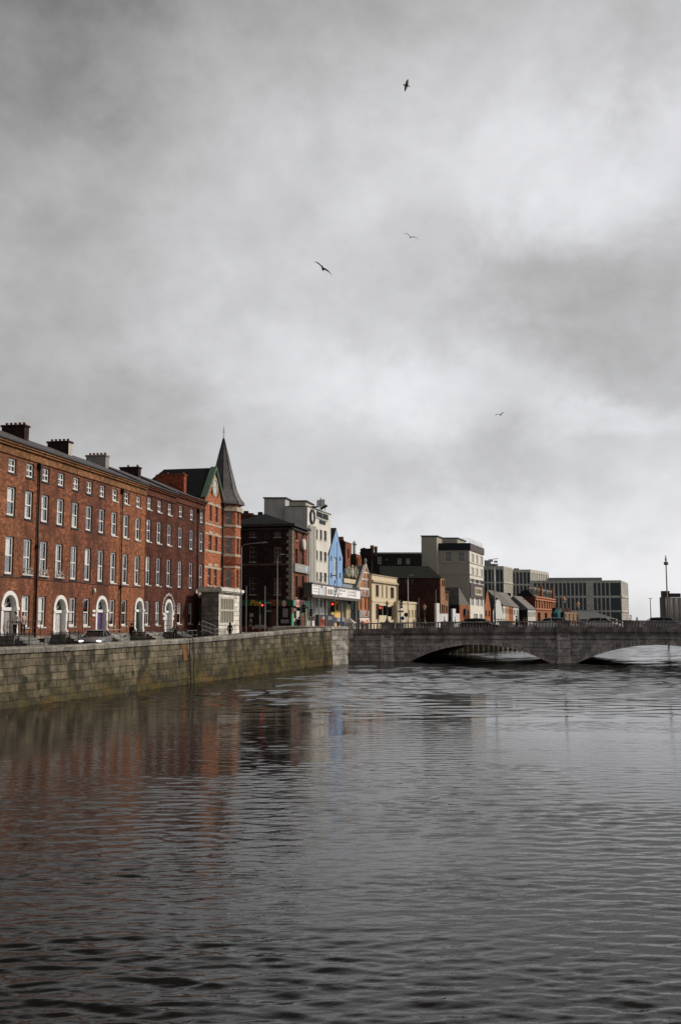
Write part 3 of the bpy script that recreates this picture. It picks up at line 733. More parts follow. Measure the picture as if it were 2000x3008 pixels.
def terrace():
    HS = [
        dict(s0=-6.4, s1=2.55, bays=[-3.75, -1.25, 1.2], gb=[-3.75, -1.25], door=1.42, mt=B_OR0, cur=['pair', 'blind', 'blind', 'full'], leaf=mat('pale_grey_door', (.34, .31, .31), .5), label='orange brick terraced house at the left end of the row, roller blinds in tall windows'),
        dict(s0=2.55, s1=10.25, bays=BAYS[1:4], gb=BAYS[1:3], door=9.0, mt=B_OR, cur=['pair', 'left', 'left', 'full'], leaf=mat('white_door', (.55, .53, .53), .5), label='orange brick terraced house with flower balconettes at its first floor and grey-white door'),
        dict(s0=10.25, s1=17.9, bays=BAYS[4:7], gb=BAYS[4:6], door=16.42, mt=B_OR1, cur=['pair', 'half', 'half', 'half'], leaf=mat('purple_door', (.10, .05, .17), .5), label='orange brick terraced house with purple front door and white lower sashes'),
        dict(s0=17.9, s1=25.55, bays=BAYS[7:10], gb=BAYS[7:9], door=24.42, mt=B_OR2, cur=['pair', 'left', 'left', 'slim'], leaf=mat('dark_green_door', (.02, .035, .03), .5), label='light orange brick terraced house with dark front door, next to the dark red houses'),
        dict(s0=25.55, s1=33.35, bays=[26.45, 29.07, 31.82], gb=[26.45, 29.07], door=31.85, mt=B_RED, cur=['pair', 'slim', 'slim', 'pair'], leaf=mat('white_door', (.55, .53, .53), .5), label='dark red brick terraced house with letters arching over its white door'),
        dict(s0=33.35, s1=42.35, bays=[34.95, 38.25, 41.4], gb=[34.95, 38.25, 41.3], door=None, mt=B_RED, cur=['pair', 'slim', 'slim', 'blind'], leaf=None, label='dark red brick terraced house beside the spired house, six-step ramp in front'),
    ]
    HS[5]['label'] = 'dark red brick terraced house without a street door, beside the spired house'
    out = []; rv = random.Random(21)
    for i, h in enumerate(HS):
        s0, s1 = h['s0'], h['s1']; ze = 17.3 if i < 4 else (17.45 if i == 4 else 17.65)
        p = tp(s0); zg = gz(p[1] + 3)
        b = Bld('terraced_house', h['label'], 'house', p, zg, 'houses of the brick terrace'); b.zt = ze
        f = b.face(tp(s0), tp(s1)); f2 = b.face(tp(0), tp(1)) if False else None
        X = lambda s: s - s0
        sm_ = IRON if i in (0, 1, 2, 5) else OFFW
        WW = 1.16
        for r, (z0, z1) in enumerate(ROWS):
            if i >= 4: z0 += .08; z1 += (.2 if r == 0 else .12)
            if i == 5 and r == 0: z0 += .08; z1 += .12
            for s in h['bays']:
                w = WW if r else 1.1
                cu = rv.choice([h['cur'][r]] * 5 + ['left', 'slim', 'blind', 'third', 'pair'])
                o = window(f, X(s) - w / 2, z0, X(s) + w / 2, z1, WHITE, 2 if r == 0 else 1, 2, .13, sm_, tuple(CUR[cu]), BLIND if cu in ('blind', 'third') else (LACE if cu == 'half' else CURT), True, ft=.125)
                if i == 1 and r == 2:                      # flowery balconette
                    q = MB(); rn = random.Random(int(s * 10)); q.box(-.02, -.2, 0, w + .02, -.17, .06)
                    for k in range(60):
                        a, z = rn.random() * w, rn.random() * .55; q.ell((a, -.16 + rn.random() * .08, z + .04), (.045, .03, .045), 5, 3, rn.choice((0, 0, 0, 1)))
                    q.obj('flower_box', [mat('white_petals', (.68, .64, .6), .8, .2, 9), mat('box_leaves', (.06, .07, .03), .9)], o)
        for s in h['gb']:
            z0, z1 = GR; z0 += .1 * (i == 5)
            window(f, X(s) - WW / 2, z0, X(s) + WW / 2, z1, WHITE, 1, 2, .13, OFFW, tuple(CUR[h['cur'][3]]), CURT if h['cur'][3] != 'half' else LACE, True, ft=.125)
        if h['door'] is not None:
            d = h['door']; zb = 3.4 if i < 4 else 3.32
            dw = {0: 2.25, 1: 2.25, 2: 2.3, 3: 2.1, 4: 2.2}[i]
            doorway(f, X(d), dw, zb, 6.55 if i != 1 else 6.42, h['leaf'])
            steps(f, X(d), zb, dw + .5, zg)
        m = MB()
        for ff, a in ((f, 0),):
            m.M = ff.M.copy(); wall(m, 0, s1 - s0, 3.3, ze - .1, ff.ops, .16)
            L = s1 - s0; D = 10
            for P in ([(0, 0), (0, D)], [(L, D), (L, 0)], [(D * 0 + L, D), (0, D)]):
                (xa, ya), (xb, yb) = P; m.face([(xa, ya, 2), (xa, ya, ze - .1), (xb, yb, ze - .1), (xb, yb, 2)])
        m.obj('wall', h['mt'], b.root)
        m = f.mb()                                          # plinth with basement openings
        L = s1 - s0; bo = [(X(s) - .5, zg + .1, X(s) + .5, 3.1) for s in h['gb']]
        m.M = f.M @ Matrix.Translation((0, -.06, 0)); wall(m, 0, L, zg - .5, 3.3, bo, .35); m.face([(0, 0, 3.3), (L, 0, 3.3), (L, .06, 3.3), (0, .06, 3.3)])
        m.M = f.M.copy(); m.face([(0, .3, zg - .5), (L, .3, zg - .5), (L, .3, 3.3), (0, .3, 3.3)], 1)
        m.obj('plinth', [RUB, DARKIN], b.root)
        m = f.mb()
        m.box(0, -.10, ze - .95, L, .1, ze - .80); m.box(0, -.06, ze - .80, L, .1, ze - .35, 0); m.box(0, -.22, ze - .35, L, .1, ze - .18); m.box(0, -.32, ze - .18, L, .1, ze - .02)
        m.obj('cornice', brick('cornice_brick', (.29, .14, .065), .5) if i < 4 else brick('cornice_red_brick', (.14, .05, .032), .4), b.root)
        m = f.mb(); m.box(0, -.42, ze - .02, L, -.28, ze + .09); m.obj('gutter', IRON, b.root)
        m = f.mb(); m.prism([(-.3, ze), (5.0, ze + 2.3), (10.2, ze), (10.2, ze - .12), (-.3, ze - .02)], 0, L); rf = m.obj('roof', SLATE, b.root)
        # chimney on the party wall
        cm = {1: B_CH, 2: B_CH, 3: mat('grey_rendered_chimney', (.30, .28, .25), .9, .2), 4: B_CH, 5: B_CHR}.get(i, B_CH)
        fm_ = mat('sunlit_chimney_face', (.5, .46, .4), .9, .15)
        d0, d1, zt = (3.95, 6.0, 20.42) if i < 5 else (2.3, 5.6, 20.9)
        if i > 0:
            m = f.mb(); x1 = L + .1; x0 = x1 - .75
            m.box(x0, d0, ze, x1, d1, zt - .16, 0); m.box(x0 - .08, d0 - .08, zt - .16, x1 + .08, d1 + .08, zt, 0)
            if i == 2: m.box(x0 + .02, d0 - .012, ze, x1 - .02, d0, zt - .16, 1)  # pale sheet on the river face, sunlight put into the colour
            ch = m.obj('chimney', [cm, fm_], b.root)
            for k in range(5 if i < 4 else 2):
                q = f.mb(); q.lathe([(.13, zt), (.11, zt + .05), (.10, zt + .17), (.13, zt + .18), (.12, zt + .24)], ((x0 + x1) / 2, d0 + .25 + k * (d1 - d0 - .5) / (4 if i < 4 else 1.5)), 8); q.obj('chimney_pot', TERRA, ch)
        # rainwater pipes
        for s in {1: [4.93], 3: [19.98], 5: [39.95]}.get(i, []):
            m = f.mb(); x = X(s); m.tube([(x, -.13, ze - 1.35), (x, -.13, 2.6)], .085 if i != 3 else .06, 8); m.box(x - .2, -.3, ze - 1.35, x + .2, -.01, ze - 1.0)
            m.box(x - .13, -.25, 9.9 if i == 1 else 7.3, x + .13, -.01, (9.9 if i == 1 else 7.3) + .25)
            m.obj('downpipe', BLACK, b.root)
        if i < 4:                                           # cable clipped along the front
            m = f.mb(); m.tube([(0, -.03, 7.62), (L * .25, -.03, 7.58), (L * .5, -.03, 7.5), (L * .75, -.03, 7.55), (L, -.03, 7.52)], .03, 5); m.obj('cable', IRON, b.root)
        if i == 2:
            m = f.mb(); s = X(15.3); m.box(X(14.55), -.1, 4.8, X(15.1), -.01, 5.0); m.box(X(14.55), -.1, 5.15, X(15.1), -.01, 5.35); m.obj('name_plate', WHITE, b.root)
            m = f.mb(); m.ell((X(14.7), -.14, 6.95), (.14, .14, .22), 8, 6); m.obj('alarm_box', WHITE, b.root)
        if i == 4:                                          # letters arching over the door
            m = f.mb(); c, zc = X(31.85), 5.45; rn = random.Random(4)
            for k in range(17):
                a = R(-8 + 196 * k / 16); w = .17
                x, z = c - 1.62 * math.cos(a), zc + 1.62 * math.sin(a)
                m.box(x - .075, -.05, z - .13, x - .025, -.005, z + .13); m.box(x - .025, -.05, z + (.07 if rn.random() < .5 else -.13), x + .09, -.005, z + (.13 if rn.random() < .5 else -.02))
                if rn.random() < .6: m.box(x + .04, -.048, z - .13, x + .09, -.006, z + .05)
            m.obj('lettering', WHITE, b.root)
            m = f.mb()
            for sx in (-1.3, 1.3):
                for z in (4.5, 4.95): m.box(c + sx - .16, -.06, z, c + sx + .16, -.005, z + .28)
            m.obj('name_plate', WHITE, b.root)
        if i == 5:
            m = f.mb(); m.box(X(40.2), -.05, 6.9, X(41.2), -.005, 7.5); m.obj('notice_board', OFFW, b.root)
            m = f.mb(); m.box(X(39.3), -.25, 7.35, X(39.7), -.02, 7.75); m.obj('alarm_box', WHITE, b.root)
        if i >= 4:
            for s in h['bays']:
                m = f.mb(); m.tube([(X(s) - .55, -.35, 8.0), (X(s) + .55, -.35, 8.0)], .025, 5); m.tube([(X(s) - .5, -.35, 8.0), (X(s) - .5, 0, 8.0)], .02, 5); m.tube([(X(s) + .5, -.35, 8.0), (X(s) + .5, 0, 8.0)], .02, 5)
                m.ell((X(s) - .25, -.3, 7.95), (.12, .1, .09), 6, 4); m.obj('flood_light', BLACK, b.root)
        out.append((b, f, s0))
    return out

# ------------------------------------------------------------------ corner house with gable and spire, limestone kiosk
def tower_house():
    s0, s1 = 42.4, 48.35
    p = tp(s0); b = Bld('spired_house', 'bright red brick corner house with pointed gable, turret and slate spire', 'house', p, gz(p[1]))
    f = b.face(tp(s0), tp(s1)); L = s1 - s0
    def k6(x, y): return (560 + x / 7.84, 1340 + y / 7.84)
    def win(x0, y0, x1, y1, ff=f, k=k6, **kw):
        (u0, v0), (u1, v1) = k(x0, y0), k(x1, y1); a = ff.rect(u0, v0, u1, v1)
        return window(ff, a[0], a[1], a[2], a[3], WHITE, 1, 2, .2, BAND, ft=.09, **kw)
    k2 = lambda x, y: (400 + x / 3.1442, 1200 + y / 3.1442)
    W = []
    for q in ((438, 1120, 492, 1505), (572, 1165, 632, 1535), (420, 1785, 486, 2195), (562, 1828, 620, 2220)):
        W.append((q, k6))
    for q in ((664, 1455, 692, 1635), (719, 1462, 746, 1640)): W.append((q, k2))
    Zs = []
    for q, k in W: win(*q, k=k)
    ze = f.Z(*k6(360, 930)); zap = f.Z(*k6(590, 285)); sap = L / 2
    m = f.mb(); wall(m, 0, L, 2.4, ze, f.ops, .3)
    m.face([(0, 0, ze), (L, 0, ze), (sap, 0, zap)])
    m.face([(L, 0, 2.4), (L, 9, 2.4), (L, 9, ze), (L, 0, ze)]); m.face([(0, 9, 2.4), (0, 0, 2.4), (0, 0, ze), (0, 9, ze)]); m.face([(L, 9, 2.4), (0, 9, 2.4), (0, 9, ze), (L, 9, ze)])
    m.obj('wall', B_TOW, b.root)
    m = f.mb()                                             # dark slate roof running back from the gable, hipped
    e = .25
    m.face([(-e, .1, ze), (sap, .1, zap), (sap, 6.2, zap), (-e, 9.3, ze)]); m.face([(L + e, 9.3, ze), (sap, 6.2, zap), (sap, .1, zap), (L + e, .1, ze)]); m.face([(L + e, 9.3, ze), (-e, 9.3, ze), (sap, 6.2, zap)])
    m.obj('roof', SLATED, b.root)
    cop = mat('verdigris_copper', (.12, .185, .135), .7, .25, 3)
    m = f.mb()                                             # green gable coping
    for a, c in (((-.35, ze - .1), (sap, zap + .15)), ((L + .35, ze - .1), (sap, zap + .15))):
        q = [(a[0], a[1]), (c[0], c[1]), (c[0], c[1] - .32), (a[0] + (.28 if a[0] < 0 else -.28), a[1] - .02)]
        m.prism(q, -.28, .45, 'y')
    m.obj('gable_coping', cop, b.root)
    m = f.mb()                                             # pale stone bands and window heads
    for z in (f.Z(600, 1535), f.Z(*k6(400, 1080)), f.Z(*k6(390, 1775)), f.Z(*k6(500, 2195)), f.Z(*k2(650, 1462))):
        x = 0
        for o in sorted(f.ops, key=lambda o: o[0]):
            pass
        m.box(0, -.03, z - .12, L, .02, z + .12)
    m.box(sap - .8, -.03, zap - 1.1, sap + .8, .02, zap - .85)
    for z0 in (f.Z(*k6(560, 710)),): m.box(.95, -.03, z0 - .1, L - .95, .02, z0 + .1)
    for o in f.ops: m.box(o[0] - .15, -.06, o[3], o[2] + .15, .04, o[3] + .3)
    m.obj('stone_band', BAND, b.root)
    s, z = f.pix(*k6(562, 715)); m = f.mb(); m.M = m.M @ Matrix.Translation((s, 0, z))
    for k in range(20):
        a0, a1 = 2 * math.pi * k / 20, 2 * math.pi * (k + 1) / 20
        P = [(q * math.cos(a) * .85, q * math.sin(a)) for a in (a0, a1) for q in (.85, 1.15)]
        m.face([(P[0][0], -.07, P[0][1]), (P[2][0], -.07, P[2][1]), (P[3][0], -.07, P[3][1]), (P[1][0], -.07, P[1][1])][::-1]); m.face([(P[1][0], -.07, P[1][1]), (P[3][0], -.07, P[3][1]), (P[3][0], .01, P[3][1]), (P[1][0], .01, P[1][1])])
        m.face([(0, -.02, 0), (P[0][0], -.02, P[0][1]), (P[2][0], -.02, P[2][1])], 1)
    m.obj('oval_window', [BAND, mat('pale_glass', (.42, .5, .5), .15, .15, 2)], b.root)
    for (x, y) in ((488, 830), (628, 885)):
        s, z = f.pix(*k6(x, y)); m = f.mb(); m.prism([(s - .2, z), (s, z - .42), (s + .2, z), (s, z + .42)], -.03, .05, 'y'); m.obj('vent_slit', DARKIN, b.root)
    m = f.mb(); x = f.S(*k2(790, 1300)); x = L - .12; m.tube([(x, -.2, f.Z(*k6(735, 1090))), (x, -.2, 2.6)], .1, 8); m.box(x - .22, -.42, f.Z(*k6(735, 1180)), x + .22, -.01, f.Z(*k6(735, 1080))); m.obj('downpipe', BLACK, b.root)
    # octagonal turret
    ctr = Vector(plan(653.3, 119.5, 1600)); c = (-ctr).normalized(); r = Vector((-c.y, c.x))
    Rr = 2.16
    V = lambda phi, rad=Rr: ctr + (c * math.cos(R(phi)) + r * math.sin(R(phi))) * rad
    zt = at(700, 1484, 119.5).z
    m = MB(); tw = []
    Z = lambda v: at(675, v, 117.5).z
    for k in range(8):
        ff = b.face(V(45 * k), V(45 * k + 45)); tw.append(ff)
    rows = [(1340 + 1240 / 7.84, 1340 + 1582 / 7.84), (1340 + 1868 / 7.84, 1340 + 2250 / 7.84), (1200 + 1485 / 3.1442, 1200 + 1652 / 3.1442)]
    for k, ff in enumerate(tw):
        for vt, vb in rows:
            if k in (0, 1, 7, 2): window(ff, ff.L / 2 - .36, Z(vb), ff.L / 2 + .36, Z(vt), WHITE, 1, 2, .2, BAND, tuple(CUR['blind']) if k != 1 else None, BLIND, False, ft=.08, gm=glass_dark('pale_reflecting_glass', (.16, .17, .17), .12))
        m.M = ff.M.copy(); wall(m, 0, ff.L, 2.4, zt, ff.ops, .3)
    tr = m.obj('turret', B_TOW, b.root)
    def ring(name, v0, v1, e, mt):
        z0, z1 = at(675, v1, 117.5).z, at(675, v0, 117.5).z
        m = MB(Matrix.Translation((-b.root.location.x, -b.root.location.y, -b.z)))
        P = [V(45 * k, Rr + e) for k in range(8)]; m.prism([(q.x, q.y) for q in P][::-1], z0, z1, 'z'); return m.obj(name, mt, b.root)
    for va, vb, e, mt in ((1487, 1500, .22, BAND), (1540, 1547, .07, BAND), (1574, 1579, .05, BAND), (1627, 1634, .06, BAND), (1662, 1668, .05, BAND)):
        ring('stone_band', va, vb, e, mt)
    ring('corbel_band', 1634, 1656, .16, brick('corbel_brick', (.28, .085, .045), .2))
    prof = [(2.62, 1485), (2.56, 1478), (2.08, 1463), (1.66, 1441), (1.27, 1404), (.92, 1372), (.60, 1338), (.32, 1312), (.10, 1290)]
    m = MB(Matrix.Translation((-b.root.location.x, -b.root.location.y, -b.z)))
    rings = [[(V(45 * k, rad).x, V(45 * k, rad).y, at(653, v, 119.5).z) for k in range(8)] for rad, v in prof]
    for a, d in zip(rings, rings[1:]):
        for k in range(8): m.face([a[k], a[(k + 1) % 8], d[(k + 1) % 8], d[k]])
    m.face(rings[0][::-1]); m.face(rings[-1]); sp = m.obj('spire', SPIRE, b.root)
    m = MB(Matrix.Translation((-b.root.location.x, -b.root.location.y, -b.z)))
    for k in range(8):
        m.tube([rr[k] for rr in rings], .045, 5)
    m.obj('spire_hip', IRON, sp)
    m = MB(Matrix.Translation((-b.root.location.x, -b.root.location.y, -b.z)))
    z0, z1 = at(653, 1292, 119.5).z, at(653, 1251, 119.5).z; x, y = ctr.x, ctr.y
    m.tube([(x, y, z0), (x, y, z1)], [.05, .02], 6); m.ell((x, y, z0 + .1), (.13, .13, .13), 8, 6)
    for zz in (.55, .72): m.tube([(x - .28 * (1 - zz) - .1, y, z0 + (z1 - z0) * zz), (x + .28 * (1 - zz) + .1, y, z0 + (z1 - z0) * zz)], .022, 5)
    m.obj('finial', IRON, sp)

def kiosk():
    p0 = plan(643, 106.5, 1800); VPx = 1480
    Y1 = (VPx - 643) * 106.5 / (VPx - 703.5); p1 = plan(703.5, Y1, 1800); L = plan(606, 107.2, 1800)
    zb = gz(106) - .1
    b = block('limestone_kiosk', 'pale limestone box with carved lattice panel and dark letters, below the spire', 'monument', p0, p1, (L[0] - .5, L[1] + .1), zt=0, zb=zb)
    f = b.front; zt = f.Z(660, 1727) - .5; b.zt = zt
    s0, s1 = f.S(648, 1780), f.S(686.5, 1780); za, zc = f.Z(668, 1757), f.Z(668, 1829)
    f.ops.append((s0, zc, s1, za))
    wm = ashlar('shaded_limestone_side', (.30, .275, .245), 1.1, .5, stain=.3)  # darker limestone for the side walls, their shade put into the colour
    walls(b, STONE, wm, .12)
    m = f.mb(); D = b.side.L
    m.box(-.3, -.3, zt - .02, f.L + .35, D + .2, zt + .12); m.box(-.42, -.42, zt + .121, f.L + .5, D + .2, zt + .42); m.box(-.2, -.2, zt + .421, f.L + .2, D, zt + .55)
    m.obj('cornice', STONE, b.root)
    m = f.mb(); m.box(-.05, -.05, f.Z(660, 1836) - .06, f.L + .05, .02, f.Z(660, 1836) + .05); m.box(-.1, -.1, zb, f.L + .1, .02, zb + .35); m.obj('string_course', STONE, b.root)
    m = f.mb(); W = s1 - s0; H = za - zc
    m.box(s0, .1, zc, s1, .16, za, 1)
    n = 8
    for k in range(n + 1):
        x = s0 + W * k / n; m.box(x - .07, -.02, zc, x + .07, .1, za)
    for j in range(2):
        for k in range(n):
            xc = s0 + W * (k + .5) / n; zz = zc + H * (j + .86) / 2; r = W / n / 2
            m.prism([(xc - r, zz), (xc - r * .1, zz + H * .06), (xc + r * .1, zz + H * .06), (xc + r, zz), (xc + r, zz + H * .07), (xc - r, zz + H * .07)], -.01, .1, 'y')
    m.box(s0, -.03, zc + H * .49, s1, .1, zc + H * .53)
    m.obj('lattice_panel', [mat('weathered_lattice', (.62, .57, .48), .9, .2), mat('lattice_back', (.30, .275, .23), .9)], b.root)
    m = f.mb(); a, z = f.pix(660, 1746); c, z2 = f.pix(684, 1748.5); bars(m, a, c, z, .34, 8, seed=3); m.obj('lettering', IRON, b.root)

# ------------------------------------------------------------------ buildings beyond the side street
def kk(ox, oy, k): return lambda x, y: (ox + x / k, oy + y / k)
K3 = kk(680, 1400, 3.6465); K7 = kk(880, 1460, 8.711); K8 = kk(880, 1680, 7.84); K11 = kk(1040, 1620, 7.127); K22 = kk(1220, 1560, 6.533); K33 = kk(1420, 1630, 6.533); K44 = kk(1640, 1630, 4.3556); K5 = kk(700, 1720, 7.127)
def winp(f, k, x0, y0, x1, y1, fm, **kw):
    (u0, v0), (u1, v1) = k(x0, y0), k(x1, y1); a = f.rect(u0, v0, u1, v1)
    return window(f, *a, fm, **kw)
def boxp(f, k, x0, y0, x1, y1, ya=-.06, yb=.02, mb=None, mi=0):
    (u0, v0), (u1, v1) = k(x0, y0), k(x1, y1); a = f.rect(u0, v0, u1, v1)
    m = mb or f.mb(); m.box(a[0], ya, a[1], a[2], yb, a[3], mi); return m
def end_of(u0, Y0, u1, VP): return plan(u1, (VP - u0) * Y0 / (VP - u1), 1760)

def corner_pub():
    C = plan(857.5, 128, 1700); Rt = end_of(857.5, 128, 903, 1640)
    b = block('corner_building', 'very dark brick corner building with green shopfront and pale quoins', 'building', C, Rt, depth=9.2, zt=0)
    f, s = b.front, b.side; zt = s.Z(*K3(600, 520)); b.zt = zt
    fr = mat('dim_white_frame', (.30, .29, .27), .6, .15); lf = mat('weathered_frame', (.5, .48, .44), .6, .1)
    for x0, x1 in ((193, 265), (455, 532)):
        for y0, y1 in ((590, 650), (752, 915), (1085, 1265)):
            winp(s, K3, x0, y0, x1, y1, fr, nx=2, nz=3 if y1 - y0 > 80 else 2, rec=.18, sill=mat('grey_sill', (.25, .24, .22), .8))
    for x0, x1 in ((683, 706), (752, 778)):
        for y0, y1 in ((588, 680), (770, 945), (1065, 1295)):
            winp(f, K3, x0, y0, x1, y1, lf, nx=1, nz=2, rec=.2, sill=BAND)
    zf = s.Z(*K3(500, 1385)); ztf = s.Z(*K3(500, 1330))
    zb2 = gz(128)
    # shopfront openings
    so = [(s.S(*K5(200, 600)), zb2 + .75, s.S(*K5(560, 600)), zf - .35), (s.S(*K5(600, 600)), zb2 + .75, s.S(*K5(800, 600)), zf - .35)]
    s.ops += so
    fo = [(f.S(*K5(1165, 700)), zb2 + .3, f.S(*K5(1320, 700)), zf - .3)]
    f.ops += fo
    walls(b, B_DKF, B_DK, .22)
    m = s.mb()
    for o in so: m.box(o[0], .2, o[1], o[2], .24, o[3])
    m.obj('shop_window', glass_dark('shop_glass', (.012, .022, .02), .08), b.root)
    m = f.mb(); m.box(fo[0][0], .2, fo[0][1], fo[0][2], .24, fo[0][3]); m.obj('shop_entrance', [glass_dark()], b.root)
    grn = mat('green_shop_paint', (.012, .10, .05), .45, .15); grl = mat('light_green_paint', (.10, .36, .22), .45, .1)
    m = s.mb(); x0 = s.S(*K5(60, 360)); m.box(x0, -.25, zf, s.L + .25, .02, ztf + .1)
    m.M = f.M.copy(); m.box(.001, -.25, zf, f.S(*K5(1470, 380)), .02, ztf + .1, 1); fa = m.obj('fascia', [grn, grl], b.root)
    zc = (zf + ztf) / 2 + .05
    yl, rd, pk = mat('yellow_sign', (.75, .42, .05), .5, .1), mat('red_sign', (.5, .04, .03), .5, .1), mat('pink_sign', (.8, .42, .42), .5, .1)
    text(fa, 'Por', 1.0, yl, s.at(s.S(*K5(365, 360)), -.27, zc), bold=.02, shear=.3)
    m = s.mb(); bars(m, s.S(*K5(690, 360)), s.S(*K5(890, 360)), zc - .38, .8, 4, y=-.29, seed=5); m.obj('lettering', rd, fa)
    m = s.mb(); q = s.S(*K5(970, 380)); m.ell((q, -.29, zc - .1), (.28, .06, .42), 8, 6); m.obj('emblem', pk, fa)
    m = f.mb(); a, c = f.S(*K5(1165, 380)), f.S(*K5(1345, 380)); m.box(a, -.29, zc - .5, c, -.25, zc + .45); m.obj('sign_panel', pk, fa)
    m = f.mb(); bars(m, a + .3, c - .3, zc - .3, .5, 5, y=-.32, seed=9); m.obj('lettering', rd, fa)
    m = s.mb(); m.box(x0, -.12, zb2 - .3, s.L, .02, zb2 + .75); m.obj('stall_riser', mat('oxblood_paint', (.14, .02, .025), .5, .2), b.root)
    for x in (60, 580, 815, 1070): m = s.mb(); q = s.S(*K5(x, 600)); m.box(q, -.14, zb2 + .75, q + .22, .02, zf); m.obj('shop_pilaster', mat('dark_green_paint', (.008, .03, .022), .5), b.root)
    for q in ((935, 480, 1045, 665), (895, 710, 1085, 790)): boxp(s, K5, *q, -.1, .02).obj('poster', mat('lilac_poster', (.30, .26, .30), .7, .2, 6), b.root)
    m = s.mb(); boxp(s, K5, 355, 825, 600, 900, -.2, -.12, m); m.obj('notice_panel', mat('pale_panel', (.42, .38, .36), .7, .15), b.root)
    m = s.mb(); boxp(s, K5, 232, 580, 310, 655, .1, .19, m); m.obj('window_sticker', mat('sticker_grey', (.35, .36, .36), .7), b.root)
    for q in ((1105, 590, 1140, 880), (1395, 480, 1412, 905), (1295, 480, 1330, 620)): boxp(f, K5, *q, -.12, .02).obj('shop_pilaster', grl, b.root)
    for q in ((1225, 530, 1290, 700), (1170, 680, 1195, 750)): boxp(f, K5, *q, .05, .15).obj('poster', mat('pale_poster', (.6, .55, .5), .7, .3, 7), b.root)
    # quoins, cornices, stone string
    m = s.mb(); z = zf + .4; k = 0
    while z < zt - .6:
        w = .75 if k % 2 else .45
        m.box(s.L - w, -.05, z, s.L + .05, .02, z + .42); m.M = f.M.copy(); m.box(.001, -.05, z, .35 if k % 2 else .55, .02, z + .42); m.M = s.M.copy(); z += .45; k += 1
    m.obj('quoin', mat('pale_quoin', (.26, .235, .20), .85, .25, 3), b.root)
    m = s.mb(); m.box(-.1, -.25, zt - .55, s.L + .25, .01, zt - .38); m.M = f.M.copy(); m.box(.001, -.25, zt - .55, f.L, .01, zt - .38)
    m.M = s.M.copy(); m.box(-.1, -.5, zt - .12, s.L + .45, .2, zt + .2); m.M = f.M.copy(); m.box(.2, -.45, zt - .12, f.L, .2, zt + .2)
    m.obj('cornice', mat('dark_cornice', (.045, .042, .042), .8, .3), b.root)
    m = s.mb(); z = s.Z(*K3(500, 940)); m.box(0, -.06, z - .1, s.L - .8, .02, z + .1); m.obj('string_course', mat('dark_string_stone', (.12, .09, .08), .9, .3), b.root)
    hip(b, zt + .2, zt + 1.9, SLATED, .1, 3.2)
    m = f.mb(); a = f.rect(*K3(655, 945), *K3(825, 1030)); m.box(a[0] + .1, -.3, a[1], a[2] + .1, -.02, a[3], 0)
    sg = m.obj('wall_sign', mat('grey_sign_board', (.33, .33, .32), .5, .08), b.root)
    m = f.mb(); L = a[2] - a[0]; m.box(a[0] + L * .62, -.33, a[1] + .2, a[0] + L * .78, -.29, a[3] - .15, 0); m.ell((a[0] + L * .88, -.31, (a[1] + a[3]) / 2), (L * .07, .03, .5), 10, 6, 1); bars(m, a[0] + L * .15, a[0] + L * .5, a[1] + .45, .22, 9, y=-.33, seed=2, mi=2)
    m.obj('lettering', [mat('pale_teal', (.45, .58, .6), .5), mat('mauve_logo', (.36, .3, .34), .5), WHITE], sg)
    a = f.pix(*K3(748, 728)); m = f.mb(); m.tube([(a[0], -.05, a[1]), (a[0], -.5, a[1])], .72, 20); m.tube([(a[0], -.02, a[1] + 1.2), (a[0], -.3, a[1] + 1.0), (a[0], -.3, a[1])], .03, 5)
    m.obj('disc_sign', mat('pale_disc', (.6, .58, .55), .5, .08), b.root)
    # dark brown brick chimney block rising behind
    P = plan(704, 133, 1600), plan(709, 133, 1600)
    c2 = block('chimney_block', 'dark brown brick building end with chimneys rising behind the corner shop roof', 'building', plan(741, 138, 1520), end_of(741, 138, 744, 1640), plan(690, 138, 1520), zt=at(720, 1507, 138).z)
    walls(c2, brick('brown_end_brick', (.11, .055, .04), .6))
    g = c2.side
    for x0, x1, y in ((715, 728, 1500), (757, 770, 1503)):
        m = g.mb(); a = g.rect(x0, y, x1, y + 12); m.box(a[0], .3, c2.zt - 2 if x0 > 745 else c2.zt, a[2], 1.4, a[3]); 
        if x0 > 745: continue
        ch = m.obj('chimney', B_CH, c2.root)
    d = block('low_wing', 'dark slate roofed wing with a chimney between the chimney block and the white tower block', 'building', plan(776, 137, 1520), end_of(776, 137, 779, 1640), plan(741.5, 137, 1520), zt=at(760, 1512, 137).z)
    walls(d, brick('brown_end_brick', (.11, .055, .04), .6)); m = d.side.mb(); a = d.side.rect(757, 1503, 770, 1516); m.box(a[0], .3, d.zt - .01, a[2], 1.4, a[3]); m.obj('chimney', B_CH, d.root)

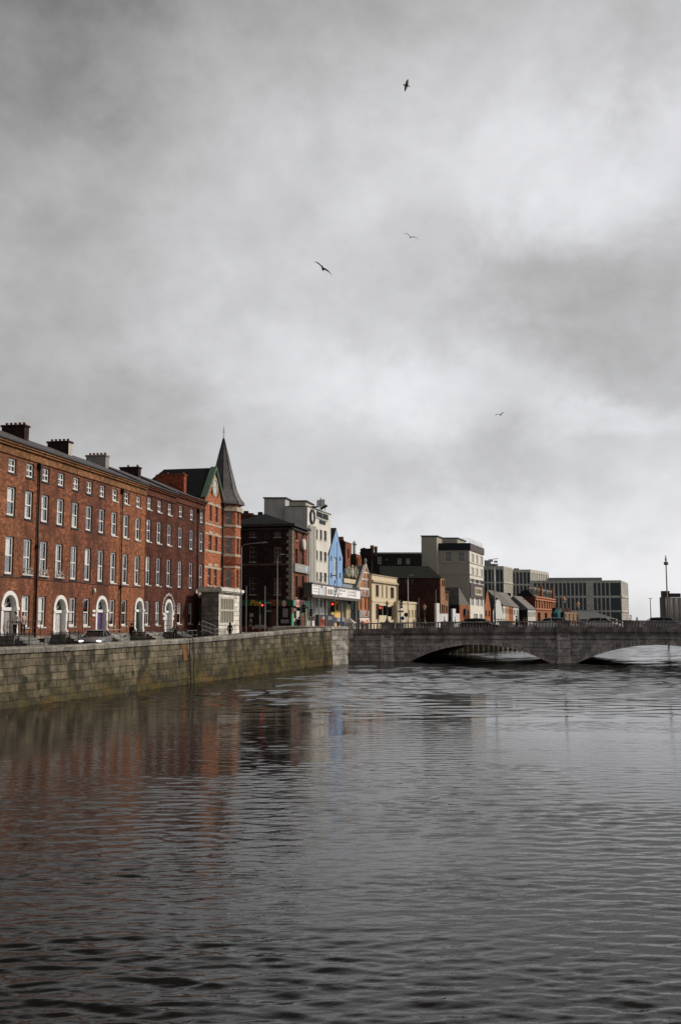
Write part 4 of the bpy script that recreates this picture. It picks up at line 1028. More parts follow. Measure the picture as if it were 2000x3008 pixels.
def white_block():
    C = plan(902.5, 141, 1600); Rt = end_of(902.5, 141, 971, 1830); L = plan(837, 141.5, 1600)
    b = block('office_block', 'white five-storey office block with black oval emblem and bold dark lettering', 'building', C, Rt, L, zt=0)
    f, s = b.front, b.side; b.zt = zt = f.Z(*K7(250, 262))
    for x0, x1, dy in ((905, 926, 0), (946, 971, 10), (990, 1019, 18)):
        for y0, y1 in ((562, 668), (790, 893), (1022, 1125), (1310, 1395)):
            winp(f, K3, x0, y0 + dy * (1.0 if y0 < 1000 else .5), x1, y1 + dy * (1.0 if y0 < 1000 else .5), OFFW, nx=2, nz=2, rec=.2, sill=OFFW, gm=glass_dark('brown_glass', (.05, .042, .035), .15))
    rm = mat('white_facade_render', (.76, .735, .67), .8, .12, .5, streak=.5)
    walls(b, rm, mat('shaded_side_render', (.54, .52, .505), .85, .16, .4, streak=.5), .25)  # side is the white render darkened, shade put into its colour
    m = s.mb(); m.box(-.05, -.05, zt, s.L + .05, 2, zt + .12); m.M = f.M.copy(); m.box(-.08, -.08, zt, f.L + .1, 2, zt + .12); m.obj('parapet_flashing', mat('brown_flashing', (.10, .075, .065), .6), b.root)
    # vertical fins of the stair window
    m = f.mb(); z1, z0 = f.Z(*K7(300, 735)), f.Z(*K3(855, 1480))
    xs = [f.S(u, 1620) for u in (906, 910.5, 915, 919, 923)]
    for x in xs: m.box(x - .14, -.28, z0, x + .14, .02, z1)
    m.obj('stair_fin', rm, b.root)
    m = f.mb(); m.box(xs[0], -.02, z0, xs[-1], .02, z1); m.obj('stair_window', glass_dark('bronze_glass', (.06, .05, .03), .2), b.root)
    # emblem
    a = f.rect(*K7(255, 320), *K7(368, 685)); cx, cz, rx, rz = (a[0] + a[2]) / 2, (a[1] + a[3]) / 2, (a[2] - a[0]) / 2, (a[3] - a[1]) / 2
    m = f.mb(); P = [(cx + rx * x, cz + rz * z) for x, z in ((-1, -.45), (-.45, -1), (.45, -1), (1, -.45), (1, .45), (.45, 1), (-.45, 1), (-1, .45))]; Q = [(cx + (p[0] - cx) * .66, cz + (p[1] - cz) * .72) for p in P]
    for k in range(8): m.prism([P[k], P[(k + 1) % 8], Q[(k + 1) % 8], Q[k]], -.22, -.02, 'y')
    m.prism(Q, -.08, -.02, 'y', 1)
    m.obj('emblem', [BLACK, mat('emblem_white', (.62, .62, .66), .5)], b.root)
    ch = mat('sign_black', (.02, .03, .035), .5)
    a = f.rect(*K7(415, 395), *K7(735, 575)); zm = f.Z(*K7(575, 485))
    text(b.root, 'ROYAL LIVER', 1.05, ch, f.at((a[0] + a[2]) / 2, -.08, zm), bold=.035, sx=(a[2] - a[0]) / 6.9, ext=.05)
    a = f.rect(*K7(490, 590), *K7(660, 690)); zm = f.Z(*K7(575, 640))
    text(b.root, 'Assurance', .95, ch, f.at((a[0] + a[2]) / 2, -.08, zm), bold=.03, sx=(a[2] - a[0]) / 4.5, ext=.04)
    m = f.mb(); a = f.rect(*K7(395, 560), *K7(715, 600)); z = f.Z(*K7(555, 580)); m.box(a[0], -.06, z - .05, a[2], .0, z + .05); m.obj('sign_rule', mat('sign_rule_brown', (.3, .24, .2), .6), b.root)
    # ground floor shopfront
    m = f.mb(); z1 = f.Z(*K8(560, 985)); m.box(f.S(926, 1800), -.5, 2.3, f.L, .02, z1); m.obj('shopfront', mat('charcoal_shopfront', (.05, .05, .052), .5), b.root)
    m = f.mb(); boxp(f, K8, 450, 1025, 535, 1105, -.56, -.5, m); boxp(f, K8, 560, 1025, 655, 1105, -.56, -.5, m); m.obj('shop_sign', mat('pale_shop_sign', (.45, .44, .42), .6, .2, 5), b.root)
    m = f.mb(); boxp(f, K8, 665, 1040, 760, 1180, -.55, -.5, m); m.obj('shop_window', mat('navy_shop_panel', (.02, .04, .10), .3), b.root)
    # plant rooms and stair head
    inv = Matrix.Translation((-b.root.location.x, -b.root.location.y, -b.z))
    def plant(u0, u1, Y, v, dep, mm, depth=6):
        p, q = Vector(plan(u0, Y, 1480)), Vector(plan(u1, Y, 1480)); n = Vector((-(q - p).y, (q - p).x)).normalized(); n2 = Vector((TD[0], TD[1])) * depth
        zz = at((u0 + u1) / 2, v, Y).z
        m = MB(inv.copy()); Q = [(p.x, p.y), (q.x, q.y), (q.x + n2.x, q.y + n2.y), (p.x + n2.x, p.y + n2.y)]
        m.prism(Q, dep, zz, 'z'); o = m.obj('plant_room', mm, b.root)
        e = .18; m = MB(inv.copy()); m.prism([(Q[0][0] - e, Q[0][1] - e), (Q[1][0] + e, Q[1][1] - e), (Q[2][0] + e, Q[2][1] + e), (Q[3][0] - e, Q[3][1] + e)], zz, zz + .16, 'z'); m.obj('roof_slab', mat('roof_edge_dark', (.07, .065, .06), .7), b.root)
    gr = mat('shaded_side_render', (.45, .43, .41))
    plant(776, 838, 142.5, 1464, 10, gr, 5); plant(838, 898, 145, 1473, 14, mat('beige_plant_render', (.5, .47, .40), .85, .12, .8), 5)
    # roof aerials
    x, y = plan(943, 146, 1490); za = zt
    an = thing('antenna_mast', (x, y, zt), 'white phone antenna panels on poles on the white office roof', 'antenna')
    def pole(du, v0, v1, r, w=None):
        px = du * 146 / F; h0, h1 = 0, at(943, v0, 146).z - zt
        m = MB(); m.tube([(px, 0, -.1), (px, 0, h1)], r, 6)
        if w: m.box(px - w, -.15, h1 * .35, px + w, .15, h1 * .97)
        return m
    pole(-12, 1472, 0, .05).obj('pole', IRON, an); pole(-1.5, 1462, 0, .09).obj('pole', GREYP, an); pole(12, 1481, 0, .05).obj('pole', IRON, an)
    for du, v, w in ((-6.5, 1468, .28), (4, 1466, .34)): pole(du, v, 0, .05, w).obj('antenna_panel', WHITE, an)
    m = MB(); m.lathe([(.05, .3), (.55, .5), (.6, .55)], (-.9, -.2), 10); m.tube([(0, -.3, .2), (.9, -.3, .7)], .2, 6); m.obj('dish', IRON, an)

def billboard():
    C = plan(916, 131, 1730); Rt = end_of(916, 131, 1057.5, 1625)
    b = Bld('billboard', 'long white roadside billboard with grey square and black letters', 'billboard', C, gz(130)); f = b.face(C, Rt)
    z1, z0 = f.Z(*K8(600, 300)), f.Z(*K8(600, 562))
    m = f.mb(); m.box(0, 0, z0, f.L, 1.1, z1, 1); m.box(.05, -.03, z0 + .12, f.L - .05, -.001, z1 - .1, 0)
    m.obj('panel', [mat('poster_white', (.92, .92, .93), .6, .05, .7), mat('hoarding_grey', (.11, .105, .10), .7, .15)], b.root)
    m = f.mb(); m.box(-.1, -.12, z1 - .1, f.L + .1, 1.15, z1 + .08); m.box(-.1, -.16, z0 - .3, f.L + .1, 1.15, z0 + .1); m.obj('frame', mat('billboard_frame', (.12, .10, .085), .6), b.root)
    def bx(x0, y0, x1, y1, mt, name='poster_print'): boxp(f, K8, x0, y0, x1, y1, -.045, -.03).obj(name, mt, b.root)
    bx(640, 400, 765, 520, mat('poster_grey', (.36, .35, .34), .6)); bx(583, 340, 615, 550, mat('poster_rust', (.42, .20, .12), .6, .4, 2)); bx(485, 250, 515, 380, mat('poster_rust', (.42, .20, .12)))
    bx(470, 270, 575, 545, mat('poster_pale_blue', (.62, .68, .72), .6, .2, 1))
    a = f.rect(*K8(790, 390), *K8(905, 520)); 
    text(b.root, 'SPQ', 1.9, mat('print_black', (.06, .06, .06), .6), f.at((a[0] + a[2]) / 2, -.05, (a[1] + a[3]) / 2), bold=.01, sx=(a[2] - a[0]) / 3.5)
    m = f.mb()
    for (x0, x1, y0, y1, n, sd) in ((915, 1060, 405, 455, 11, 1), (915, 980, 490, 525, 4, 2), (310, 420, 300, 330, 7, 3), (310, 420, 370, 395, 8, 4), (310, 420, 440, 465, 6, 5), (1130, 1300, 450, 490, 9, 6), (1130, 1300, 520, 560, 9, 7)):
        a = f.rect(*K8(x0, y0), *K8(x1, y1)); bars(m, a[0], a[2], a[1], a[3] - a[1], n, y=-.05, seed=sd)
    m.obj('poster_print', mat('print_pale', (.55, .52, .52), .6, .2), b.root)
    m = f.mb(); a = f.rect(*K8(1100, 400), *K8(1112, 600)); m.box(a[0], -.045, a[1], a[2], -.03, a[3]); a = f.rect(*K8(1250, 440), *K8(1310, 580)); bars(m, a[0], a[2], a[1], a[3] - a[1], 3, y=-.045, seed=8); m.obj('poster_print', mat('print_rose', (.66, .5, .52), .6), b.root)
    for s in (1.5, f.L * .3, f.L * .62, f.L - 1.2):
        m = f.mb(); m.box(s, .35, gz(130) - .2, s + .22, .57, z0); m.obj('post', GREYP, b.root)

def blue_house():
    C = plan(967, 151, 1700); Rt = end_of(967, 151, 1006, 1650)
    b = block('blue_house', 'bright blue gabled house with yellow ground floor between white block and brown chimneys', 'house', C, Rt, depth=9, zt=0)
    f = b.front; ze = f.Z(*K3(1190, 868)); b.zt = ze; zap = f.Z(985.6, 1553.5); sap = f.L * .5
    bl = mat('sky_blue_render', (.25, .42, .70), .75, .1, .5, streak=.2); ye = mat('yellow_render', (.78, .50, .14), .7, .08)
    z1 = f.Z(990, 1765)
    for q in ((1097, 865, 1130, 905),): winp(f, K3, 1097, 865, 1130, 1100, WHITE, nx=1, nz=3, rec=.15, gm=glass_dark('white_blind_glass', (.5, .5, .5), .2))
    for x0, x1 in ((1062, 1074), (1156, 1170)):
        for y0, y1 in ((845, 905), (1030, 1090)): winp(f, K3, x0, y0, x1, y1, bl, nx=1, nz=2, rec=.12)
    for x0, x1, y0, y1 in ((835, 925, 730, 760),): pass
    m = f.mb(); z0 = b.z
    wall(m, 0, f.L, z1, ze, f.ops, .2, 0); wall(m, 0, f.L, z0, z1, [], .2, 1)
    m.face([(0, 0, ze), (f.L, 0, ze), (sap, 0, zap)])
    for g in (b.side, b.far, b.back): m.M = g.M.copy(); wall(m, 0, g.L, z0, ze, [], .1, 0)
    m.obj('wall', [bl, ye], b.root)
    m = f.mb(); D = 9
    for a, c in (((-.25, ze - .2), (sap, zap)), ((f.L + .25, ze - .2), (sap, zap))):
        q = [a, c, (c[0], c[1] + .2), (a[0], a[1] + .2)]; m.prism(q, .02 if 0 else -.02, D, 'y')
    m.obj('roof', SLATED, b.root)
    m = f.mb(); x = f.L * .56; m.tube([(x, -.03, f.Z(*K7(970, 1160))), (x, -.03, z1 + 2)], .03, 5); m.obj('cable', IRON, b.root)
    m = f.mb(); m.ell((f.S(983.5, 1708), -.06, f.Z(983.5, 1708)), (.22, .05, .3), 8, 5); m.obj('wall_plaque', IRON, b.root)
    a = f.rect(*K8(835, 720), *K8(945, 880)); m = f.mb(); m.box(a[0], -.35, a[1], a[2], -.25, a[3] - .3); m.prism([(a[0], a[3] - .3), (a[2], a[3] - .3), ((a[0] + a[2]) / 2, a[3] + .1)], -.35, -.25, 'y'); m.obj('pub_sign', mat('maroon_sign', (.09, .03, .035), .5, .4, 6), b.root)
    m = f.mb(); boxp(f, K8, 820, 1050, 1050, 1140, -.3, .02, m); m.obj('shop_window', mat('grey_blue_panel', (.32, .36, .42), .4, .2), b.root)
    m = f.mb(); boxp(f, K8, 860, 1150, 920, 1230, -.32, .02, m); boxp(f, K8, 960, 1150, 1010, 1230, -.32, .02, m); m.obj('door_leaf', mat('deep_blue_door', (.02, .07, .22), .4), b.root)

def brown_houses():
    # tall brown brick block with chimney and white flue
    C = plan(1014.5, 170, 1620); b = block('brown_brick_house', 'tall brown brick house with chimney pots and white flue, right behind the blue gable', 'house', C, end_of(1014.5, 170, 1033, 1700), plan(990, 170, 1620), zt=at(1005, 1590, 170).z)
    f, s = b.front, b.side
    winp(f, K3, 1243, 772, 1258, 870, B_DKF, nx=1, nz=2, rec=.2)
    walls(b, brick('rust_brown_brick', (.24, .09, .05), .3), B_DK)
    m = s.mb(); a = s.rect(993, 1575, 1011, 1592); m.box(a[0], .5, b.zt, a[2], 2.2, a[3] - .6); ch = m.obj('chimney', brick('dark_pot_brick', (.13, .045, .035), .5), b.root)
    for k in range(5):
        q = s.mb(); q.lathe([(.2, a[3] - .6), (.16, a[3] - .5), (.15, a[3] - .1), (.19, a[3])], (a[0] + .25 + (a[2] - a[0] - .5) * k / 4, 1.2), 8); q.obj('chimney_pot', TERRA, ch)
    m = f.mb(); a = f.rect(1032, 1600, 1037, 1626); m.tube([(a[0] + .8, -.4, a[1] - 3), (a[0] + .8, -.4, a[3])], .33, 10); m.lathe([(.42, a[3]), (.42, a[3] + .2), (.2, a[3] + .6), (.05, a[3] + .7)], (a[0] + .8, -.4), 10); m.obj('flue', mat('white_flue', (.65, .63, .58), .4), b.root)
    C = plan(1046, 174, 1640); d = block('brown_brick_wing', 'lower dark brick wing with two reddish pilasters beside the tall brown house', 'house', C, end_of(1046, 174, 1060, 1700), plan(1031, 174, 1640), zt=at(1045, 1627, 174).z)
    walls(d, brick('rust_brown_brick', (.24, .09, .05)), B_DK)
    m = d.front.mb()
    for u in (1047, 1053): q = d.front.S(u, 1640); m.box(q, -.3, d.z, q + .9, .02, d.zt - .6)
    m.obj('pilaster', brick('pilaster_brick', (.33, .13, .07), .2), d.root)
    # low pub with crest board under a black hipped roof
    C = plan(1006.5, 160, 1720); e = block('low_pub', 'low pub with ornate gold crest board, dark roof and black shopfront above the billboard', 'building', C, end_of(1006.5, 160, 1052, 1800), depth=12, zt=at(1020, 1704, 161).z)
    f = e.front
    walls(e, mat('dusty_teal_render', (.28, .34, .36), .8, .1), mat('dusty_teal_render', (.28, .34, .36)))
    hip(e, e.zt, at(1020, 1668, 166).z, SLATED, .2, 2.0)
    m = f.mb(); a = f.rect(*K8(1000, 170), *K8(1335, 225)); m.box(0, -.25, a[1] - .3, f.L, .02, a[3]); m.obj('cornice', CREAM, e.root)
    a = f.rect(*K8(1010, 0), *K8(1335, 150)); m = f.mb(); m.box(a[0], -.3, a[1] + .5, a[2], -.05, a[3] + .4); sg = m.obj('crest_board', mat('slate_green_board', (.10, .125, .12), .6), e.root)
    g = mat('gilt_paint', (.5, .40, .18), .5, .2, 4); m = f.mb(); zc = (a[1] + a[3]) / 2 + .45; L = a[2] - a[0]
    for k in range(8):
        t = 2 * math.pi * k / 8
        for cx in (.25, .75): m.ell((a[0] + L * cx + math.cos(t) * L * .13, -.32, zc + math.sin(t) * .75), (.3, .05, .26), 7, 4)
    m.ell((a[0] + L * .5, -.32, zc), (.5, .06, .9), 8, 5, 1)
    for k in (-1, 0, 1): m.ell((a[0] + L * .5 + k * .25, -.32, zc + 1.0), (.12, .05, .3), 6, 4)
    m.obj('crest', [g, mat('pale_crest', (.55, .52, .45), .6)], sg)
    m = f.mb(); boxp(f, K8, 1130, 680, 1320, 880, -.4, .02, m); m.obj('fascia', mat('bottle_green', (.008, .022, .02), .4), e.root)
    for q in ((1020, 740, 1115, 1100), (1220, 890, 1325, 1100)): boxp(f, K8, *q, -.4, .02).obj('shop_pilaster', mat('buff_panel', (.52, .42, .24), .7), e.root)
    m = f.mb(); boxp(f, K8, 1130, 920, 1190, 1075, -.42, .02, m); m.obj('door_leaf', BLACK, e.root)
    m = f.mb(); a = f.rect(*K8(1225, 1100), *K8(1385, 1180)); m.prism([(-.45, a[3]), (-1.9, a[1] + .2), (-1.9, a[1]), (-.45, a[3] - .25)], a[0], a[2]); m.obj('awning', mat('salmon_awning', (.62, .27, .17), .7), e.root)

def gothic_front():
    C = plan(1052.5, 165.5, 1760); Rt = end_of(1052.5, 165.5, 1093.5, 1800)
    b = block('gothic_house', 'narrow gothic brick house with steep stone-edged gable, lancet windows and white arches', 'house', C, Rt, depth=9, zt=0)
    f = b.front; ze = f.Z(1073, 1729); b.zt = ze; zap = f.Z(1074.5, 1661); L = f.L
    br = brick('salmon_brick', (.48, .20, .10), .15, var=.15); gs = mat('grey_gothic_stone', (.32, .30, .28), .85, .2); ws = mat('white_dressing', (.68, .64, .58), .7)
    for k in range(3):
        x = L * (.12 + .31 * k)
        for j in (0, 1): window(f, x + j * .62, f.Z(1073, 1791), x + j * .62 + .5, f.Z(1073, 1757), mat('dark_red_frame', (.12, .02, .02), .5), 1, 2, .25, None, name='lancet_window')
    for j, (w, h0, h1) in enumerate(((-.62, 1728, 1706), (-.2, 1728, 1694), (.32, 1728, 1706))):
        z0, z1 = f.Z(1074, h0), f.Z(1074, h1); m = f.mb(); x = L / 2 + w
        m.prism([(x, z0), (x + .34, z0), (x + .34, z1), (x + .17, z1 + .4), (x, z1)], -.03, .05, 'y', 1); m.prism([(x - .1, z0), (x, z0), (x, z1), (x + .17, z1 + .42), (x + .34, z1), (x + .34, z0), (x + .44, z0), (x + .44, z1), (x + .17, z1 + .65), (x - .1, z1)], -.08, .02, 'y', 0)
        m.obj('lancet_window', [ws, DARKIN], b.root)
    walls(b, br, mat('grey_gothic_stone', (.32, .30, .28)), .3, flat=False)
    m = f.mb(); m.face([(.2, 0, ze), (L - .2, 0, ze), (L / 2, 0, zap)]); m.obj('gable', br, b.root)
    m = f.mb()
    m.face([(0, .02, ze), (L / 2, .02, zap), (L / 2, 9, zap), (0, 9, ze)]); m.face([(L, 9, ze), (L / 2, 9, zap), (L / 2, .02, zap), (L, .02, ze)]); m.face([(L, 9, ze), (0, 9, ze), (L / 2, 9, zap)]); m.obj('roof', SLATEG, b.root)
    m = f.mb()
    for a in (0, L):
        sg = 1 if a == 0 else -1
        m.prism([(a, ze), (L / 2, zap), (L / 2, zap + .35), (a - sg * .12, ze)], -.15, .3, 'y')
    for v, e in ((1682, .55), (1702, .28)):
        z = f.Z(1074, v); hw = (L / 2) * (zap - z) / (zap - ze); m.box(L / 2 - hw + .1, -.05, z - .12, L / 2 + hw - .1, .02, z + .12)
    m.box(-.1, -.2, ze - .25, L + .1, .02, ze + .1)
    m.obj('gable_coping', ws, b.root)
    m = f.mb(); m.lathe([(.12, zap + .1), (.3, zap + .35), (.12, zap + .5), (.28, zap + .9), (.1, zap + 1.2)], (L / 2, .05), 8); m.obj('finial', gs, b.root)
    for v0, v1, name in ((1733, 1753, 'stone_frieze'), (1793, 1813, 'fascia')):
        m = f.mb(); m.box(-.05, -.2, f.Z(1073, v1), L + .05, .02, f.Z(1073, v0)); o = m.obj(name, gs, b.root)
        z0 = f.Z(1073, v1) + .32; m = f.mb(); bars(m, L * .1, L * .42, z0, .6, 4, y=-.26, seed=v0); bars(m, L * .58, L * .92, z0, .6, 4, y=-.26, seed=v0 + 1); m.obj('lettering', ws, o)
        m = f.mb(); m.prism([(L * .44, z0 - .1), (L * .56, z0 - .1), (L * .5, z0 + .95)], -.27, -.2, 'y')
        if v0 < 1780: m.box(L * .2, -.27, z0, L * .27, -.2, z0 + .7); m.box(L * .72, -.27, z0, L * .79, -.2, z0 + .7)
        m.obj('red_emblem', mat('sign_crimson', (.45, .02, .03), .5), o)
    m = f.mb(); za = f.Z(1073, 1815); zb = b.z; w = L / 3
    ops = [(w * k + .35, zb, w * (k + 1) - .35, za - .35, True) for k in range(3)]
    m.M = f.M @ Matrix.Translation((0, -.25, 0)); wall(m, 0, L, zb, za, ops, .24, 0); m.M = f.M.copy(); m.box(0, -.02, zb, L, .0, za - .3, 1)
    m.obj('ground_arcade', [ws, mat('maroon_doors', (.06, .02, .02), .5)], b.root)

def cream_house():
    C = plan(1092, 172, 1750); Rt = end_of(1092, 172, 1165.5, 1935)
    b = block('cream_house', 'cream rendered two-storey flat-topped building with tall brown-framed windows', 'building', C, Rt, depth=10, zt=0)
    f = b.front; zt = f.Z(*K11(630, 525)); b.zt = zt
    br = mat('brown_frame', (.16, .09, .05), .6)
    for x0, x1, y0, y1 in ((450, 515, 700, 945), (580, 605, 705, 955), (665, 692, 725, 970), (757, 835, 752, 980), (452, 525, 1098, 1420), (772, 838, 1132, 1430)):
        winp(f, K11, x0, y0, x1, y1, br, nx=1, nz=3, rec=.35, sill=CREAM, gm=glass_dark('warm_glass', (.09, .075, .06), .15))
    walls(b, CREAM, CREAM, .4)
    m = f.mb(); m.box(-.1, -.35, zt - 1.25, f.L + .1, .02, zt - 1.0); m.box(-.05, -.2, zt - 1.0, f.L + .05, .02, zt - .85); m.box(-.1, -.15, zt, f.L + .1, .3, zt + .12); m.obj('cornice', mat('cream_moulding', (.52, .42, .28), .8), b.root)
    m = f.mb(); m.tube([(f.L - .4, -.15, zt - 1.2), (f.L - .4, -.15, b.z)], .12, 6); m.obj('downpipe', mat('tan_pipe', (.4, .33, .22), .6), b.root)
    m = f.mb(); z = f.Z(1130, 1768); m.box(0, -.08, z - .12, f.L, .02, z + .12); m.obj('string_course', CREAM, b.root)

def dark_range():
    # long black slate-hung range behind
    C = plan(1238, 229, 1640); b = block('slate_hung_range', 'long black slate-hung building with three small white windows and pale roof edge', 'building', C, end_of(1238, 229, 1242, 1800), plan(1058, 229, 1640), zt=at(1150, 1627, 229).z)
    s = b.side
    for x0, x1, y0, y1 in ((495, 570, 110, 262), (912, 985, 148, 260), (1090, 1162, 148, 258)): winp(s, K11, x0, y0, x1, y1, WHITE, nx=1, nz=2, rec=.05, gm=glass_dark('grey_pane', (.12, .12, .12), .1))
    walls(b, slate('black_wall_slate', (.022, .018, .017)), slate('black_wall_slate', (.022, .018, .017)), .1)
    m = s.mb(); m.box(-.2, -.15, b.zt, s.L + .1, .4, b.zt + .35); m.obj('roof_edge', mat('lead_flashing', (.40, .38, .35), .7, .15), b.root)
    m = s.mb(); a = s.rect(*K11(650, 155), *K11(715, 190)); m.box(a[0], -.1, a[1], a[2], .02, a[3]); m.obj('vent', mat('vent_grey', (.12, .12, .12), .7), b.root)
    d = block('dark_gable_end', 'black building end with two clusters of brown chimney pots beside the slate-hung range', 'building', plan(1092, 224, 1640), end_of(1092, 224, 1094, 1800), plan(1058, 224, 1640), zt=at(1075, 1611, 224).z)
    walls(d, B_DK, B_DK)
    for u0, u1, v in ((1066, 1072, 1608), (1088, 1098, 1601), (1100, 1108, 1604)):
        g = d.side; m = g.mb(); a = g.rect(u0, v, u1, v + 16); m.box(a[0], .4, a[1] - 1, a[2], 1.8, a[3] - .7); c = m.obj('chimney', brick('chimney_stack_brick', (.15, .075, .05), .4), d.root)
        for k in range(2): q = g.mb(); q.lathe([(.32, a[3] - .7), (.25, a[3] - .55), (.24, a[3] - .05), (.3, a[3])], (a[0] + (a[2] - a[0]) * (.28 + .44 * k), 1.1), 8); q.obj('chimney_pot', TERRA, c)
    # pale mono-pitch roof patch between
    e = block('lean_to_roof_house', 'low dark house with pale sunlit slate roof slope behind the gothic gable', 'house', plan(1078, 185, 1680), end_of(1078, 185, 1120, 1500), depth=8, zt=at(1100, 1678, 190).z)
    walls(e, B_DK, B_DK, flat=False); hip(e, e.zt, at(1085, 1656, 190).z, SLATEG, .3, 1.0)
    # dark brick warehouse with black roof, facing gable lit
    C = plan(1292.7, 203, 1720); Rt = end_of(1292.7, 203, 1306.5, 1900)
    w = block('brick_warehouse', 'dark brick warehouse with black slate roof and narrow tan brick front', 'building', C, Rt, plan(1120, 203, 1720), zt=at(1240, 1698, 203).z)
    f, s = w.front, w.side
    for q in ((505, 940, 527, 1060), (537, 948, 556, 1065)): winp(f, K22, *q, mat('dark_red_frame', (.12, .02, .02)), nx=1, nz=2, rec=.3)
    for k in range(3): winp(f, K22, 500 + 34 * k, 1412 + 4 * k, 524 + 34 * k, 1575 + 3 * k, mat('dark_red_frame', (.12, .02, .02)), nx=1, nz=2, rec=.3)
    tan = brick('tan_brick', (.36, .19, .105), .2, var=.15)
    for x0, x1 in ((905, 975), (1060, 1115), (1180, 1250)): winp(s, K11, x0, 570, x1, 680, IRON, nx=2, nz=2, rec=.1)
    walls(w, tan, brick('maroon_brick', (.075, .033, .028), .4), .35)
    m = s.mb(); zr = at(1240, 1664, 207).z; D = f.L; x1 = s.S(1262, 1664)
    m.face([(-.3, -.3, w.zt), (s.L + .3, -.3, w.zt), (x1, D * .5, zr), (-.3, D * .5, zr)]); m.face([(s.L + .3, -.3, w.zt), (s.L + .3, D + .3, w.zt), (x1, D * .5, zr)]); m.face([(s.L + .3, D + .3, w.zt), (-.3, D + .3, w.zt), (-.3, D * .5, zr), (x1, D * .5, zr)])
    m.obj('roof', slate('mossy_black_slate', (.016, .018, .014)), w.root)
    # lower tan brick bays stepping away
    for (u0, u1, Y, v, lab, vp) in ((1306.7, 1316.5, 216, 1737, 'tan brick two-storey bay with red lancet windows next to the warehouse front', 1900), (1338, 1348.5, 226, 1742, 'narrow tan brick bay past the dark gap, above a white painted wall', 1900)):
        g = block('brick_bay', lab, 'building', plan(u0, Y, 1760), end_of(u0, Y, u1, vp), depth=9, zt=at(u0, v, Y).z, group='tan brick bays')
        ff = g.front
        for r in ((1745, 1765), (1780, 1800)):
            for k in (.15, .58): window(ff, ff.L * k, ff.Z(u0 + 5, r[1]), ff.L * (k + .27), ff.Z(u0 + 5, r[0]), mat('dark_red_frame', (.12, .02, .02)), 1, 2, .3)
        walls(g, tan, mat('black_side_render', (.012, .011, .011), .9), .35, flat=False)
        m = ff.mb(); m.prism([(-.3, g.zt), (4.5, g.zt + 1.6), (9.3, g.zt), (9.3, g.zt - .2), (-.3, g.zt - .2)], -.2, ff.L + .2); m.obj('roof', SLATED, g.root)
    # single-storey row in front
    C = plan(1167, 186, 1790); Rt = end_of(1167, 186, 1231, 1850); g = block('low_cream_building', 'low single-storey cream building with slit windows past the cream house', 'building', C, Rt, depth=7, zt=0); ff = g.front; g.zt = ff.Z(*K11(1250, 1070))
    for x0, x1 in ((1143, 1165), (1210, 1232), (1270, 1295), (1335, 1355)): winp(ff, K11, x0, 1225, x1, 1385, br_(), nx=1, nz=1, rec=.3)
    winp(ff, K11, 1062, 1290, 1118, 1360, mat('maroon_frame', (.10, .02, .025), .5), nx=1, nz=1, rec=.1)
    walls(g, CREAM, CREAM, .35); m = ff.mb(); m.box(-.1, -.15, g.zt - .3, ff.L, .02, g.zt + .1); m.obj('coping', CREAM, g.root)
    C2 = end_of(1167, 186, 1231.2, 1850); Rt2 = plan(1268, 212, 1790); h = block('low_blue_building', 'low pale blue-grey single-storey shop with yellow band at its doorway', 'building', C2, Rt2, depth=7, zt=0); ff = h.front; h.zt = ff.Z(1250, 1774)
    pb = mat('pale_blue_render', (.36, .43, .50), .75, .08)
    for u0, u1 in ((1253, 1256), (1258, 1261)): window(ff, ff.S(u0), ff.Z(1255, 1822), ff.S(u1), ff.Z(1255, 1806), IRON, 1, 1, .2)
    a = (ff.S(1268.5 - 1), ff.L); walls(h, pb, pb, .25)
    m = ff.mb(); m.box(ff.S(1236), -.05, ff.Z(1240, 1815), ff.S(1247), .02, ff.Z(1240, 1779)); m.obj('shutter', mat('pale_grey_shutter', (.5, .49, .45), .6), h.root)
    C3 = plan(1268.3, 212.3, 1790); Rt3 = plan(1281, 214, 1790); y = block('doorway_shop', 'dark shop doorway with amber band between pale blue shop and white wall', 'shop', C3, Rt3, depth=6, zt=at(1275, 1778, 213).z)
    walls(y, DARKIN, DARKIN); m = y.front.mb(); m.box(.1, -.1, y.front.Z(1275, 1822), y.front.L - .05, .02, y.front.Z(1275, 1817)); m.obj('amber_band', mat('amber_panel', (.7, .36, .03), .5), y.root)
    m = y.front.mb(); m.box(.2, -.1, y.front.Z(1275, 1800), y.front.L - .1, .02, y.front.Z(1275, 1782)); m.obj('poster', mat('tan_poster', (.4, .32, .2), .6, .4, 3), y.root)
    for (u0, u1, Y0, v, vs, lab) in ((1281.5, 1316, 200, 1772, 1803, 'stepped white painted wall with a dark mural figure under the tan brick bays'), (1329, 1349.5, 214, 1788, 1802, 'short white painted wall with a dark mural figure, right of the dark gap')):
        c0, c1 = plan(u0, Y0, 1800), plan(u1, Y0 + 9, 1800); B = Bld('white_wall', lab, 'wall', c0, 2.4, 'white painted walls'); F_ = B.face(c0, c1)
        m = F_.mb(); us = F_.S(u0 + 9, 1800); m.box(0, 0, 2.4, us, .4, F_.Z(u0 + 3, v)); m.box(us, 0, 2.4, F_.L, .4, F_.Z((u0 + u1) / 2, vs)); m.obj('wall', mat('white_masonry', (.66, .66, .65), .8, .06), B.root)
        m = F_.mb(); x, z = F_.pix(u0 + (22 if u0 < 1300 else 6), 1825); m.ell((x + .3, -.02, z + .75), (.3, .03, .3), 8, 5); m.prism([(x - .5, z - .6), (x + 1.2, z - .6), (x + 1.0, z + .2), (x + .5, z + .55), (x, z + .4)], -.03, .01, 'y'); m.obj('mural', mat('mural_black', (.03, .03, .03), .8), B.root)
